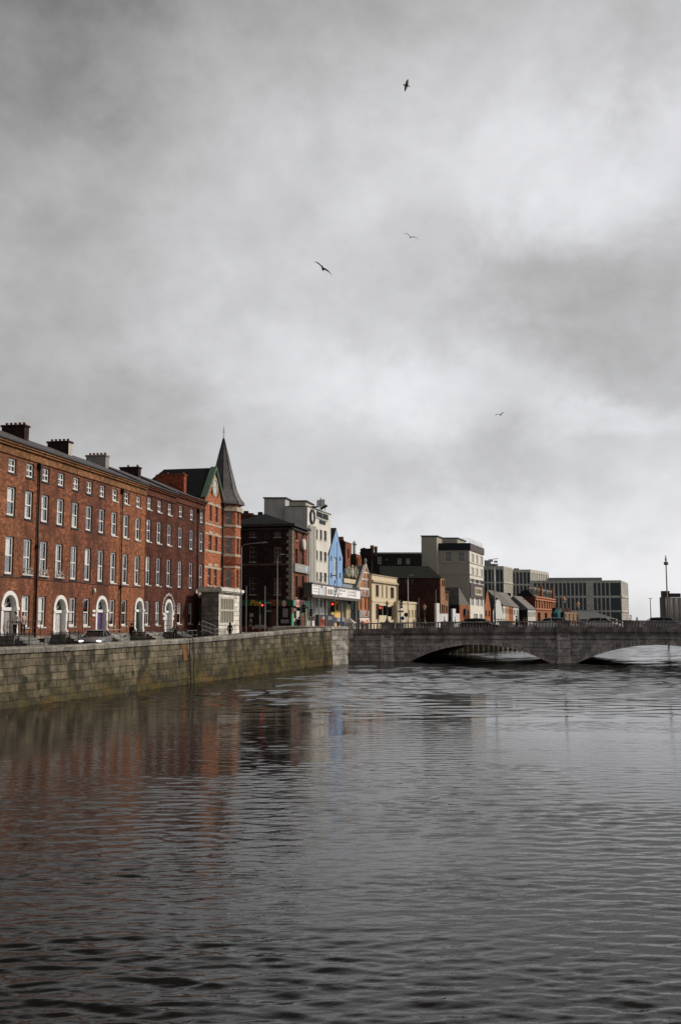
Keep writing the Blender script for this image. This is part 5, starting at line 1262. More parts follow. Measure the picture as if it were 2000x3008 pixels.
    C = plan(1349, 224, 1800); o = block('orange_brick_shed', 'low orange brick building with tall red windows and sloping slate roof beside the grey block', 'building', C, plan(1380, 232, 1800), depth=9, zt=at(1365, 1777, 227).z); ff = o.front
    for k in range(3): window(ff, ff.L * (.42 + .18 * k), 3.2, ff.L * (.54 + .18 * k), ff.Z(1368, 1793), mat('dark_red_frame', (.12, .02, .02)), 1, 2, .3)
    walls(o, brick('shed_brick', (.36, .13, .06), .3), B_DK, .35, flat=False); m = ff.mb(); m.prism([(0, o.zt), (0, o.zt + 3.9), (ff.L, o.zt)], .1, 9, 'y'); m.obj('roof', SLATEG, o.root)
    m = ff.mb(); bx = ff.S(1362); m.box(bx - .7, -.5, ff.Z(1360, 1806), bx + .2, -.02, ff.Z(1360, 1788)); m.obj('wall_box', mat('blue_black_box', (.03, .04, .06), .5), o.root)
def br_(): return mat('brown_frame', (.16, .09, .05), .6)

def grey_block():
    C = plan(1379.5, 236, 1720); Rt = end_of(1379.5, 236, 1420.7, 1950); L = plan(1277, 237, 1720)
    b = block('grey_warehouse', 'large grey concrete block with white windowed front, dark roof band and brown sign', 'building', C, Rt, L, zt=0)
    f, s = b.front, b.side; zt = s.Z(1330, 1616); b.zt = zt
    for x0, x1 in ((568, 690), (812, 938)): winp(s, K22, x0, 395, x1, 585, WHITE, nx=3, nz=2, rec=.1, gm=glass_dark('pale_reflecting_glass', (.16, .17, .17), .12))
    wm = mat('cream_white_render', (.80, .75, .66), .75, .1, .5, streak=.3); gm = glass_dark('washed_glass', (.36, .35, .33), .25)
    for r, (y0, y1) in enumerate(((440, 600), (700, 850), (915, 1010))):
        for c, (x0, x1) in enumerate(((1070, 1118), (1160, 1200), (1240, 1290))):
            dy = (x0 - 1070) * (.30 - .06 * r); winp(f, K22, x0, y0 + dy, x1, y1 + dy * .8, wm, nx=2, nz=3, rec=.12, sill=wm, gm=gm)
    for x0, x1, d in ((1058, 1118, 0), (1150, 1215, 8), (1232, 1290, 14)): winp(f, K22, x0, 1225 + d, x1, 1435 + d, WHITE, nx=2, nz=2, rec=.2, gm=gm)
    for x0, x1, d in ((1115, 1190, 0), (1228, 1285, 5)): winp(f, K22, x0, 1590 + d, x1, 1700, OFFW, nx=2, nz=1, rec=.2, gm=glass_dark('washed_glass', (.36, .35, .33)))
    side = mat('grey_cement_side', (.47, .43, .36), .85, .12, .18, streak=.35)
    walls(b, wm, side, .2)
    dk = mat('dark_roof_band', (.016, .02, .024), .6)
    m = s.mb(); m.box(0, -.25, zt, s.L + .25, 3, zt + .75 * 8 / 3.6); m.M = f.M.copy(); m.box(.01, -.25, zt + .001, f.L + .2, 3, zt + 1.66, 1); m.obj('roof_band', [dk, mat('brown_roof_band', (.075, .055, .05), .6)], b.root)
    m = s.mb()
    for y in (600, 830, 1070): z = s.Z(*K22(700, y)); m.box(0, -.1, z - .14, s.L + .1, .02, z + .1); m.M = f.M.copy(); m.box(.001, -.1, z - .14, f.L, .02, z + .1); m.M = s.M.copy()
    m.obj('string_course', mat('pale_concrete_band', (.46, .42, .35), .8), b.root)
    m = f.mb(); a = f.rect(*K22(1050, 1100), *K22(1310, 1200)); zc = f.Z(*K22(1180, 1155)); m.box(.001, -.15, zc - 1.75, f.L, .02, zc + 1.75); sg = m.obj('fascia', mat('brown_fascia', (.07, .045, .042), .6), b.root)
    m = f.mb(); m.box(f.L * .3, -.2, zc - 1.05, f.L * .82, -.15, zc + 1.0); m.obj('sign_panel', mat('buff_sign', (.5, .44, .30), .6), sg)
    m = f.mb(); bars(m, f.L * .36, f.L * .77, zc - .5, 1.0, 6, y=-.25, seed=12); m.obj('lettering', IRON, sg)
    m = f.mb()
    for k in range(11): m.box(f.L * (k + .3) / 11, -.12, zc + 2.1, f.L * (k + .62) / 11, .02, zc + 2.8)
    m.obj('bracket', IRON, b.root)
    inv = Matrix.Translation((-b.root.location.x, -b.root.location.y, -b.z)); n2 = Vector(TD)
    def bx(u0, u1, Y, v0, z0, dep, mt, nm):
        p, q = plan(u0, Y, 1650), plan(u1, Y, 1650); zz = at(u0, v0, Y).z
        m = MB(inv.copy()); m.prism([p, q, (q[0] + n2.x * dep * 1.6, q[1] + n2.y * dep), (p[0] + n2.x * dep * 1.6, p[1] + n2.y * dep)], z0, zz, 'z'); m.obj(nm, mt, b.root)
        e = .2; m = MB(inv.copy()); m.prism([(p[0] - e, p[1] - e), (q[0] + e, q[1] - e), (q[0] + n2.x * dep * 1.6 + e, q[1] + n2.y * dep), (p[0] + n2.x * dep * 1.6 - e, p[1] + n2.y * dep)], zz, zz + .25, 'z'); m.obj('roof_slab', mat('roof_edge_dark', (.07, .065, .06)), b.root)
    bx(1237.5, 1283, 235.2, 1576, 2.5, 9, side, 'stair_tower'); bx(1284, 1343, 241, 1582, 15, 10, side, 'plant_room')
    m = MB(inv.copy()); z0 = zt + 1.6                    # guard rail on the roof
    P = [plan(1285, 236.5, 1600), plan(1378, 236.2, 1600), end_of(1379.5, 236.2, 1418, 1950)]
    for a, c in zip(P, P[1:]):
        for h in (.55, 1.1): m.tube([(a[0], a[1], z0 + h), (c[0], c[1], z0 + h)], .03, 4)
        for k in range(12): m.tube([(a[0] + (c[0] - a[0]) * k / 11, a[1] + (c[1] - a[1]) * k / 11, z0), (a[0] + (c[0] - a[0]) * k / 11, a[1] + (c[1] - a[1]) * k / 11, z0 + 1.1)], .025, 4)
    m.obj('guard_rail', STEEL, b.root)

def office(name, label, C, Rt, L, v, sidecols, rows, ncol, wf, frontfin=None, topu=None):
    b = block('office_block', label, 'office building', C, Rt, L, zt=v)
    s, f = b.side, b.front; gl = glass_dark('office_glass', (.022, .036, .052), .05)
    for (za, zb_) in rows:
        for (x0, x1) in sidecols:
            s.ops.append((x0, za, x1, zb_))
            m = s.mb(); m.box(x0, .25, za, x1, .33, zb_)
            for k in (1, 2): m.box(x0, .21, za + (zb_ - za) * k / 3 - .05, x1, .25, za + (zb_ - za) * k / 3 + .05)
            m.obj('window', gl, b.root)
    if frontfin:
        for k in range(frontfin):
            w = f.L / frontfin
            for za, zb_ in rows[:1]: window(f, w * (k + .55), za, w * (k + .95), zb_, wf, 1, 1, .3, ft=.05)
    walls(b, ashlar('pale_office_stone', (.66, .625, .56), 1.6, 1.25, stain=.12, mortar=(.42, .40, .36), var=.07, offset_stain=.2), ashlar('office_concrete', (.68, .65, .585), 1.6, 1.25, stain=.12, mortar=(.44, .42, .38), var=.07, offset_stain=.2), .34)
    return b

def offices():
    # left tower
    Y = 440; C = plan(1479, Y, 1750); L = plan(1415, Y + 2, 1750); b0 = 0
    def cols(s, pairs, v=1720): return [(s.S(u0, v), s.S(u1, v)) for u0, u1 in pairs]
    class T: pass
    def mk(label, C, Rt, L, v, pairs, vrows, fin=None):
        zt = at((1450), v, C[1]).z if False else None
        tmp = Face(type('X', (), {'root': type('Y', (), {'location': Vector((0, 0, 0))})()})(), L, C)
        um = (pairs[0][0] + pairs[-1][1]) / 2
        zt = tmp.Z(um, v); rows = [(tmp.Z(um, b_), tmp.Z(um, a_)) for a_, b_ in vrows]
        return office('office_block', label, C, Rt, L, zt, cols(tmp, pairs), rows, 0, mat('fin_frame', (.5, .48, .43), .7), fin)
    o = mk('tall modern office block with blue glass strips, left of the fin-fronted one', C, end_of(1479, Y, 1505.5, 2300), L, 1663, [(1422.5, 1430.5), (1433.5, 1442), (1445, 1453.5), (1457, 1465.5), (1468, 1476)], [(1673, 1709), (1713, 1750), (1754, 1788)])
    f = o.front; m = f.mb()
    for k in range(9): m.box(f.L * k / 8 - .15, -.15, 6, f.L * k / 8 + .15, .02, o.zt - .5)
    z = f.Z(1490, 1712); m.box(0, -.3, z - .3, f.L, .02, z + .3); m.obj('facade_fin', MATS['pale_office_stone'], o.root)
    s = o.side; m = s.mb(); a = s.rect(1421, 1645, 1437, 1664); m.box(a[0], 2, o.zt, a[2], 10, a[3]); a = s.rect(1436, 1655, 1460, 1664); m.box(a[0], 2.2, o.zt, a[2], 8, a[3]); m.obj('plant_room', mat('plant_grey', (.34, .34, .34), .7), o.root)
    Y = 470; C = plan(1558.5, Y, 1750); L = plan(1505, Y + 2, 1750)
    o = mk('modern office block with white vertical fins on its lit front', C, end_of(1558.5, Y, 1612, 2500), L, 1673, [(1506, 1512), (1515.5, 1523), (1526.5, 1534), (1537.5, 1545.5), (1548, 1556)], [(1681, 1715), (1720, 1752), (1756, 1790)], 10)
    s = o.side; m = s.mb(); a = s.rect(1507, 1669, 1522, 1673); m.box(a[0], 1, o.zt, a[2], 6, a[3]); m.obj('plant_room', mat('plant_grey', (.34, .34, .34)), o.root)
    Y = 430; C = plan(1824, Y, 1760); L = plan(1556, Y + 4, 1760)
    prs = [(1567 + 12 * k, 1574.5 + 12 * k) for k in range(0, 3)] + [(1629, 1637), (1641, 1649), (1652.5, 1661), (1664, 1672.5), (1676, 1684.5), (1688, 1696.5), (1700, 1708.5), (1711.5, 1720), (1742, 1750.5), (1754, 1762), (1766, 1775), (1778, 1787), (1791, 1821)]
    prs.insert(3, (1603, 1611)); prs.insert(4, (1615, 1624))
    o = mk('wide modern office block with dark window strips and big glazed corner bay', C, end_of(1824, Y, 1844, 2100), L, 1705, prs, [(1712.5, 1750), (1756, 1793), (1798, 1830)])
    f = o.front; m = f.mb()
    for v in (1754, 1796): z = f.Z(1835, v); m.box(0, -.3, z - .35, f.L, .02, z + .35)
    for k in range(9): m.box(f.L * k / 8 - .12, -.12, 4, f.L * k / 8 + .12, .02, o.zt - .3)
    m.obj('facade_band', MATS['pale_office_stone'], o.root)
    m = o.side.mb(); a = o.side.rect(1614, 1696, 1770, 1706); m.box(a[0], 3, o.zt, a[2], 14, a[3]); m.obj('plant_room', mat('plant_grey', (.34, .34, .34)), o.root)

def small_row():
    """the little houses along the far quay, left to right"""
    W = mat('white_cottage_render', (.66, .65, .62), .75, .06)
    def cot(label, u0, u1, Y0, Y1, v, mt, roofm, ridge, nwin=3, depth=9, name='cottage', cols=None, gab=False, dark=None):
        b = block(name, label, 'house', plan(u0, Y0, 1790), plan(u1, Y1, 1790), depth=depth, zt=at((u0 + u1) / 2, v, (Y0 + Y1) / 2).z, group='houses of the far quay'); f = b.front
        vb = 1825
        for r in range(2):
            for k in range(nwin):
                w = f.L / nwin; z1 = b.zt - .8 - 3.0 * r; 
                if z1 - 1.6 < gz(Y0) + .3: continue
                window(f, w * (k + .28), z1 - 1.6, w * (k + .72), z1, mt if dark is None else dark, 1, 2, .2)
        walls(b, mt, B_DK if mt is not W else mat('black_side_render', (.012, .011, .011)), .25, flat=False)
        m = f.mb(); zt = b.zt
        if gab: m.face([(0, 0, zt), (f.L, 0, zt), (f.L / 2, 0, zt + ridge)]); m.obj('gable', mt, b.root); m = f.mb(); m.prism([(-.2, zt), (f.L / 2, zt + ridge), (f.L + .2, zt), (f.L + .2, zt + .25), (f.L / 2, zt + ridge + .28), (-.2, zt + .25)], -.05, depth, 'y')
        else: m.prism([(-.25, zt), (depth / 2, zt + ridge), (depth + .2, zt), (depth + .2, zt - .2), (-.25, zt - .1)], -.05, f.L + .05)
        m.obj('roof', roofm, b.root); return b
    ob = brick('cottage_orange_brick', (.42, .15, .07), .2)
    cot('orange brick gabled house beside the grey block, two storeys', 1422.5, 1440, 262, 270, 1785, ob, SLATED, 5.0, 2, gab=True, name='gabled_house')
    bb = cot('white house with curved arched gable front behind the tall lamp mast', 1447, 1475, 276, 284, 1797, W, SLATED, 3.6, 3, gab=True, name='arched_house')
    m = bb.front.mb(); L = bb.front.L; P = [(L / 2 - L * .44 * math.cos(math.pi * k / 16), bb.zt - 2 + 5.4 * math.sin(math.pi * k / 16)) for k in range(17)]; m.prism(P, -.2, .3, 'y'); m.obj('arched_gable', W, bb.root)
    cot('white two-storey house with pitched brown slate roof, third of the far row', 1475.5, 1484.5, 288, 292, 1778, W, slate('brown_slate', (.12, .105, .085)), 4.5, 2)
    cot('peach rendered house joined to the orange one in the far row', 1485, 1494, 293, 297, 1779, mat('peach_render', (.55, .34, .2), .8), slate('brown_slate', (.12, .105, .085)), 4.5, 2)
    cot('orange brick two-storey house in the middle of the far row', 1494.5, 1505, 297.5, 302, 1781, ob, slate('brown_slate', (.12, .105, .085)), 4.5, 2)
    cot('wide white house with three windows and long slate roof in the far row', 1506, 1529, 303, 313, 1784, W, SLATEG, 4.6, 3)
    cot('grey stone house with small steep gable in the far row', 1530, 1548, 314, 321, 1786, mat('grey_stone_render', (.40, .38, .33), .85, .15), SLATEG, 2.6, 1, gab=True)
    cot('white house with four narrow windows just before the red Victorian front', 1549, 1572, 310, 318, 1790, W, SLATEG, 4.2, 4)
    bl = block('black_gable_wall', 'tall black gable wall with chimney behind the first houses of the far row', 'building', plan(1456, 300, 1760), plan(1458, 302, 1760), plan(1434, 300, 1760), zt=at(1450, 1745, 300).z); walls(bl, mat('black_side_render', (.012, .011, .011))); m = bl.side.mb(); m.box(1, .2, bl.zt, 2.2, 1.2, bl.zt + 1); m.obj('chimney', B_CH, bl.root)
    bl = block('black_gable_wall', 'smaller black chimney wall between the white roofs of the far row', 'building', plan(1498, 322, 1760), plan(1500, 324, 1760), plan(1474, 322, 1760), zt=at(1485, 1742, 322).z); walls(bl, mat('black_side_render', (.012, .011, .011)))
    # red Victorian warehouse front
    C = plan(1571, 325, 1780); Rt = end_of(1571, 325, 1629, 2000); b = block('victorian_house', 'red and orange Victorian brick building with tall chimneys and dormered mansard roof', 'building', C, Rt, plan(1512, 325, 1780), zt=0); f, s = b.front, b.side; zt = f.Z(1600, 1757); b.zt = zt
    dr = mat('dark_red_frame', (.12, .02, .02))
    for k in range(8): window(f, f.L * (k + .3) / 8, f.Z(1600, 1788), f.L * (k + .72) / 8, f.Z(1600, 1767), dr, 1, 2, .3)
    for k in range(3): window(f, f.L * (k + .3) / 3, gz(300) + .3, f.L * (k + .68) / 3, f.Z(1600, 1800), IRON, 1, 2, .4)
    ob2 = brick('victorian_orange_brick', (.36, .15, .075), .15, var=.15)
    walls(b, ob2, brick('victorian_red_side', (.13, .042, .034), .3), .4)
    m = f.mb()
    for v in (1757, 1764, 1790): z = f.Z(1600, v); m.box(-.1, -.35, z - .25, f.L + .1, .02, z + .2)
    m.obj('cornice', mat('terracotta_trim', (.48, .2, .1), .8, .2), b.root)
    m = f.mb(); D = s.L; zr = f.Z(1540, 1726); m.prism([(.3, zt), (2.2, zr), (D - 3, zr), (D, zt)], .2, f.L - .2); m.obj('roof', SLATED, b.root)
    for k in range(5):
        m = f.mb(); x = f.L * (.06 + .2 * k); m.box(x, .5, zt, x + 1.3, 2.2, zt + 2.6); m.prism([(x - .1, zt + 2.6), (x + 1.4, zt + 2.6), (x + .65, zt + 3.3)], .4, 2.4, 'y'); d = m.obj('dormer', mat('dormer_stone', (.45, .40, .33), .8), b.root)
        m = f.mb(); m.box(x + .3, .46, zt + .5, x + 1.0, .5, zt + 2.2); m.obj('pane', glass_dark(), d)
    for u, v in ((1590, 1721), (1624, 1727)):
        m = f.mb(); x = f.S(u, 1750); zc = f.Z(u, v); m.box(x - .7, -.2, zt - 2, x + .7, .8, zc - .5); m.box(x - .85, -.35, zc - .5, x + .85, .95, zc); m.obj('chimney', ob2, b.root)
    # last low buildings
    C = plan(1637, 285, 1800); t = block('teal_shed', 'teal green shed with low gabled top right of the Victorian building', 'shed', C, plan(1652, 290, 1800), depth=1.2, zt=at(1640, 1800, 287).z); tm = mat('teal_cladding', (.01, .11, .12), .6, .1); walls(t, tm, tm, flat=False); m = t.front.mb(); L = t.front.L; m.prism([(0, t.zt), (L, t.zt), (L * .55, t.zt + 1.2)], 0, 1.2, 'y'); m.obj('roof', tm, t.root)
    C = plan(1633, 305, 1790); t = block('dark_roof_house', 'dark flat-roofed building peeping over the teal shed', 'building', C, plan(1676, 312, 1790), depth=1.5, zt=at(1650, 1786, 308).z); walls(t, brick('brown_end_brick', (.11, .055, .04)), B_DK)
    C = plan(1655, 280, 1800); t = block('brick_terrace_end', 'low mixed brick and stone house behind the two copper-topped lamps', 'house', C, plan(1699, 290, 1800), depth=1.0, zt=at(1677, 1798, 285).z); f = t.front
    for k in range(4): window(f, f.L * (k + .35) / 4, 3.3, f.L * (k + .6) / 4, t.zt - .5, dr, 1, 2, .2)
    walls(t, brick('pale_mixed_brick', (.36, .24, .17), .2), B_DK, .3)
    C = plan(1808, 296, 1805); t = block('grey_roofed_shed', 'long low shed with wide grey pitched roof in front of the wide office block', 'shed', C, plan(1812, 304, 1805), plan(1701, 296, 1805), zt=at(1740, 1819, 296).z); walls(t, mat('shed_wall', (.3, .28, .24), .8), B_DK, flat=False)
    m = t.side.mb(); L = t.side.L; D = t.front.L; zr = at(1740, 1797, 300).z; x0, x1 = L * .02, L * .5
    m.face([(-.4, -.4, t.zt), (L + .4, -.4, t.zt), (x1, D * .5, zr), (x0, D * .5, zr)]); m.face([(-.4, D + .4, t.zt), (-.4, -.4, t.zt), (x0, D * .5, zr)]); m.face([(L + .4, -.4, t.zt), (L + .4, D + .4, t.zt), (x1, D * .5, zr)]); m.face([(L + .4, D + .4, t.zt), (-.4, D + .4, t.zt), (x0, D * .5, zr), (x1, D * .5, zr)]); m.obj('roof', slate('shed_roof_grey', (.15, .155, .145)), t.root)
    # bushes past the offices
    rn = random.Random(3)
    for (u, v, w, lab) in ((1851, 1806, 7, 'small bare-looking tree right against the corner of the wide office block'), (1869, 1813, 6, 'low pale green tree past the office corner')):
        Y = 450; x, y = plan(u, Y, 1810); zt = at(u, v, Y).z
        t = thing('tree', (x, y, 2.5), lab, 'tree', 'trees past the offices'); m = MB(); m.tube([(0, 0, 0), (.1, 0, (zt - 2.5) * .6)], [.2, .1], 6); m.obj('trunk', mat('bark', (.07, .055, .04), .9), t)
        m = MB(); h = zt - 2.5
        for k in range(260):
            a, r_, zz = rn.random() * 6.28, rn.random() ** .5, rn.random()
            p = Vector((math.cos(a) * r_ * w * .11 * (1.2 - zz * .7), math.sin(a) * r_ * w * .11, h * (.3 + .7 * zz))); q = Vector((rn.uniform(-1, 1), rn.uniform(-1, 1), rn.uniform(-1, 1))) * .16; q2 = Vector((rn.uniform(-1, 1), rn.uniform(-1, 1), rn.uniform(-1, 1))) * .16
            m.face([tuple(p - q), tuple(p + q2), tuple(p + q)])
        m.obj('crown', mat('olive_leaves', (.10, .10, .055), .8, .4, 2), t)
    # grain silo
    Y = 560; x, y = plan(1975, Y, 1750); t = thing('grain_silo', (x, y, 2.4), 'grey concrete grain silo with dark roof housings on the horizon', 'silo')
    k = Y / F; conc = mat('silo_concrete', (.50, .465, .43), .9, .12, .2, streak=.5); dk = mat('silo_roof_housing', (.075, .06, .058), .8)
    zz = lambda v: at(1975, v, Y).z - 2.4
    m = MB()
    for i in range(4):
        for j in range(2): m.lathe([(k * 8.2, -.5), (k * 8.2, zz(1755))], ((1951 + 15.5 * i - 1975) * k, j * k * 15.5), 14)
    m.obj('silo_bin', conc, t)
    m = MB(); m.box((1942 - 1975) * k, -k * 8, -.5, (1950 - 1975) * k, k * 20, zz(1754)); m.obj('stair_shaft', mat('silo_shaft', (.13, .11, .11), .9), t)
    m = MB(); m.box((1945 - 1975) * k, -k * 6, zz(1755), (1964 - 1975) * k, k * 16, zz(1736)); m.box((1966 - 1975) * k, -k * 6, zz(1754), (1996 - 1975) * k, k * 16, zz(1743)); m.obj('roof_housing', dk, t)

# ------------------------------------------------------------------ street furniture
def base(u, Y, v=1830): x, y = plan(u, Y, v); return x, y
def lamp_post(u, Y, vtop, label, arm=0.0, r=.07, z=None, head=True, mt=None):
    mt = mt or GREYP
    x, y = base(u, Y); z = gz(y) if z is None else z; h = at(u, vtop, Y).z - z
    t = thing('street_lamp', (x, y, z), label, 'street lamp', 'tall street lamps')
    r *= .8; m = MB(); m.lathe([(r * 1.7, 0), (r * 1.6, 1.2), (r, 1.3), (r * .7, h)], (0, 0), 10); m.obj('pole', mt, t)
    if arm:
        m = MB(); m.tube([(0, 0, h), (arm * .15, 0, h + .22), (arm * .55, 0, h + .36), (arm, 0, h + .42)], [r * .7, r * .6, r * .5, r * .45], 8); m.obj('arm', mt, t)
    if head:
        m = MB(); a = arm; s = 1 if arm >= 0 else -1; hz = h + (.42 if arm else 0)
        m.prism([(a - .1 * s, hz - .05), (a + .5 * s, hz + .0), (a + .5 * s, hz + .05), (a + .3 * s, hz + .11), (a - .1 * s, hz + .07)], -.11, .11, 'y'); m.obj('lamp_head', mat('lamp_head_grey', (.35, .35, .34), .5), t)
    return t

def heritage_lamp(u, Y, vtop, zb, label):
    x, y = base(u, Y, 1800); H = at(u, vtop, Y).z - zb
    t = thing('heritage_lamp', (x, y, zb), label, 'street lamp', 'copper-topped heritage lamps')
    gm = mat('lamp_grey_green', (.13, .135, .12), .5, .2); k = H / 3.3
    m = MB(); m.lathe([(.34 * k, 0), (.34 * k, .15 * k), (.22 * k, .3 * k), (.16 * k, .55 * k), (.09 * k, .7 * k), (.10 * k, .9 * k), (.06 * k, 1.0 * k), (.055 * k, 2.25 * k), (.10 * k, 2.3 * k), (.05 * k, 2.36 * k), (.12 * k, 2.42 * k)], (0, 0), 10); m.tube([(-.3 * k, 0, 2.2 * k), (.3 * k, 0, 2.2 * k)], .025 * k, 6); m.obj('post', gm, t)
    m = MB(); m.lathe([(.13 * k, 2.42 * k), (.26 * k, 2.86 * k)], (0, 0), 6, smooth=False); m.obj('lantern', mat('lantern_glass', (.55, .5, .42), .15, .1), t)
    m = MB(); m.lathe([(.33 * k, 2.86 * k), (.30 * k, 2.92 * k), (.12 * k, 3.06 * k), (.08 * k, 3.12 * k), (.09 * k, 3.18 * k), (.02 * k, 3.3 * k)], (0, 0), 8, smooth=False); m.obj('copper_hood', mat('copper', (.55, .22, .10), .35, .15, metal=.6), t)
    m = MB(); m.tube([(.2 * k * math.cos(0), 0, 2.44 * k), (.2 * k, 0, 2.44 * k)], .02, 4)
    return t

def traffic_light(u, Y, v, label, lit=True, face=0.0, pole=True, vtop=None, two=False, n=3, side=1):
    """v: image height of the top lens"""
    x, y = base(u, Y); zg = gz(y); zt = at(u, v, Y).z - zg
    t = thing('traffic_light', (x, y, zg), label, 'traffic light', 'traffic lights of the bridge junction', face)
    hp = zt + .3 if vtop is None else at(u, vtop, Y).z - zg
    px = -.26 * side
    m = MB(); m.tube([(px, .05, -.1), (px, .05, hp)], .06, 8); m.obj('pole', GREYP, t)
    m = MB(); H = .31 * n
    m.box(-.17, -.1, zt - H + .16, .17, .12, zt + .17); m.box(-.26, .12, zt - H + .06, .26, .15, zt + .27)
    for k in range(n): m.tube([(0, -.1, zt - .31 * k), (0, -.28, zt - .31 * k - .02)], .125, 10, caps=False)
    hd = m.obj('signal_head', mat('signal_black', (.008, .008, .009), .5), t)
    cols = [('signal_red', (.9, .03, .012)), ('signal_amber_off', (.05, .025, .004)), ('signal_green_off', (.004, .04, .025))]
    for k in range(n):
        m = MB(); m.tube([(0, -.1, zt - .31 * k), (0, -.125, zt - .31 * k)], .112, 12)
        nm, c = cols[k]
        if k == 0 and not lit: m.obj('lens', mat('signal_red_off', (.06, .005, .004), .3), hd)
        else: m.obj('lens', mat(nm, c, .3, .02, emit=(5.0 if k == 0 else 0)), hd)
    m = MB(); m.tube([(px, .05, zt - .05), (0, .05, zt - .05)], .03, 6); m.obj('bracket', GREYP, t)
    return t

def plain_post(u, Y, vtop, label, r=.042, name='signpost', cat='post', group='slim grey posts'):
    x, y = base(u, Y); z = gz(y); h = at(u, vtop, Y).z - z
    t = thing(name, (x, y, z), label, cat, group)
    m = MB(); m.lathe([(r * 1.3, 0), (r * 1.3, 1.0), (r, 1.05), (r * .9, h), (r * .4, h + .04)], (0, 0), 8); m.obj('pole', GREYP, t)
    return t, h

def road_sign(u, Y, v, rad, mt, label, square=None, zpole=None):
    x, y = base(u, Y); zg = gz(y); zc = at(u, v, Y).z - zg
    t = thing('road_sign', (x, y, zg), label, 'road sign', 'small road signs')
    m = MB(); m.tube([(0, .05, -.1), (0, .05, zc + (rad if not square else square[1]) * .9)], .04, 6); m.obj('pole', GREYP, t)
    m = MB()
    if square: m.box(-square[0], -.03, zc - square[1], square[0], 0, zc + square[1])
    else: m.tube([(0, -.03, zc), (0, 0, zc)], rad, 20)
    m.obj('sign_face', mt, t); return t, zc

def railing(s0, s1, d, zb, zt, label, mt, step=.14, name='iron_railing', zend=None, bars_=True, top2=False):
    p, q = tp(s0, d), tp(s1, d); zg = gz(p[1])
    t = thing(name, (p[0], p[1], zb), label, 'railing', 'railings before the brick terrace', math.atan2(q[1] - p[1], q[0] - p[0]))
    L = math.hypot(q[0] - p[0], q[1] - p[1]); h = zt - zb; he = h if zend is None else zend - zb
    m = MB(); m.tube([(0, 0, h), (L, 0, he)], .028, 6); m.tube([(0, 0, .15), (L, 0, .15 + he - h)], .02, 6)
    if top2: m.tube([(0, 0, h * .55), (L, 0, h * .55 + he - h)], .02, 6)
    m.obj('rail', mt, t)
    m = MB(); n = max(1, int(L / (step if bars_ else 1.2)))
    for k in range(n + 1):
        x = L * k / n; hz = h + (he - h) * k / n
        m.tube([(x, 0, (he - h) * k / n), (x, 0, hz + (.08 if bars_ else 0))], .012 if bars_ else .024, 4)
        if bars_ and k % 10 == 0: m.tube([(x, 0, 0), (x, 0, hz + .18)], .035, 5)
    m.obj('bar', mt, t)
    return t

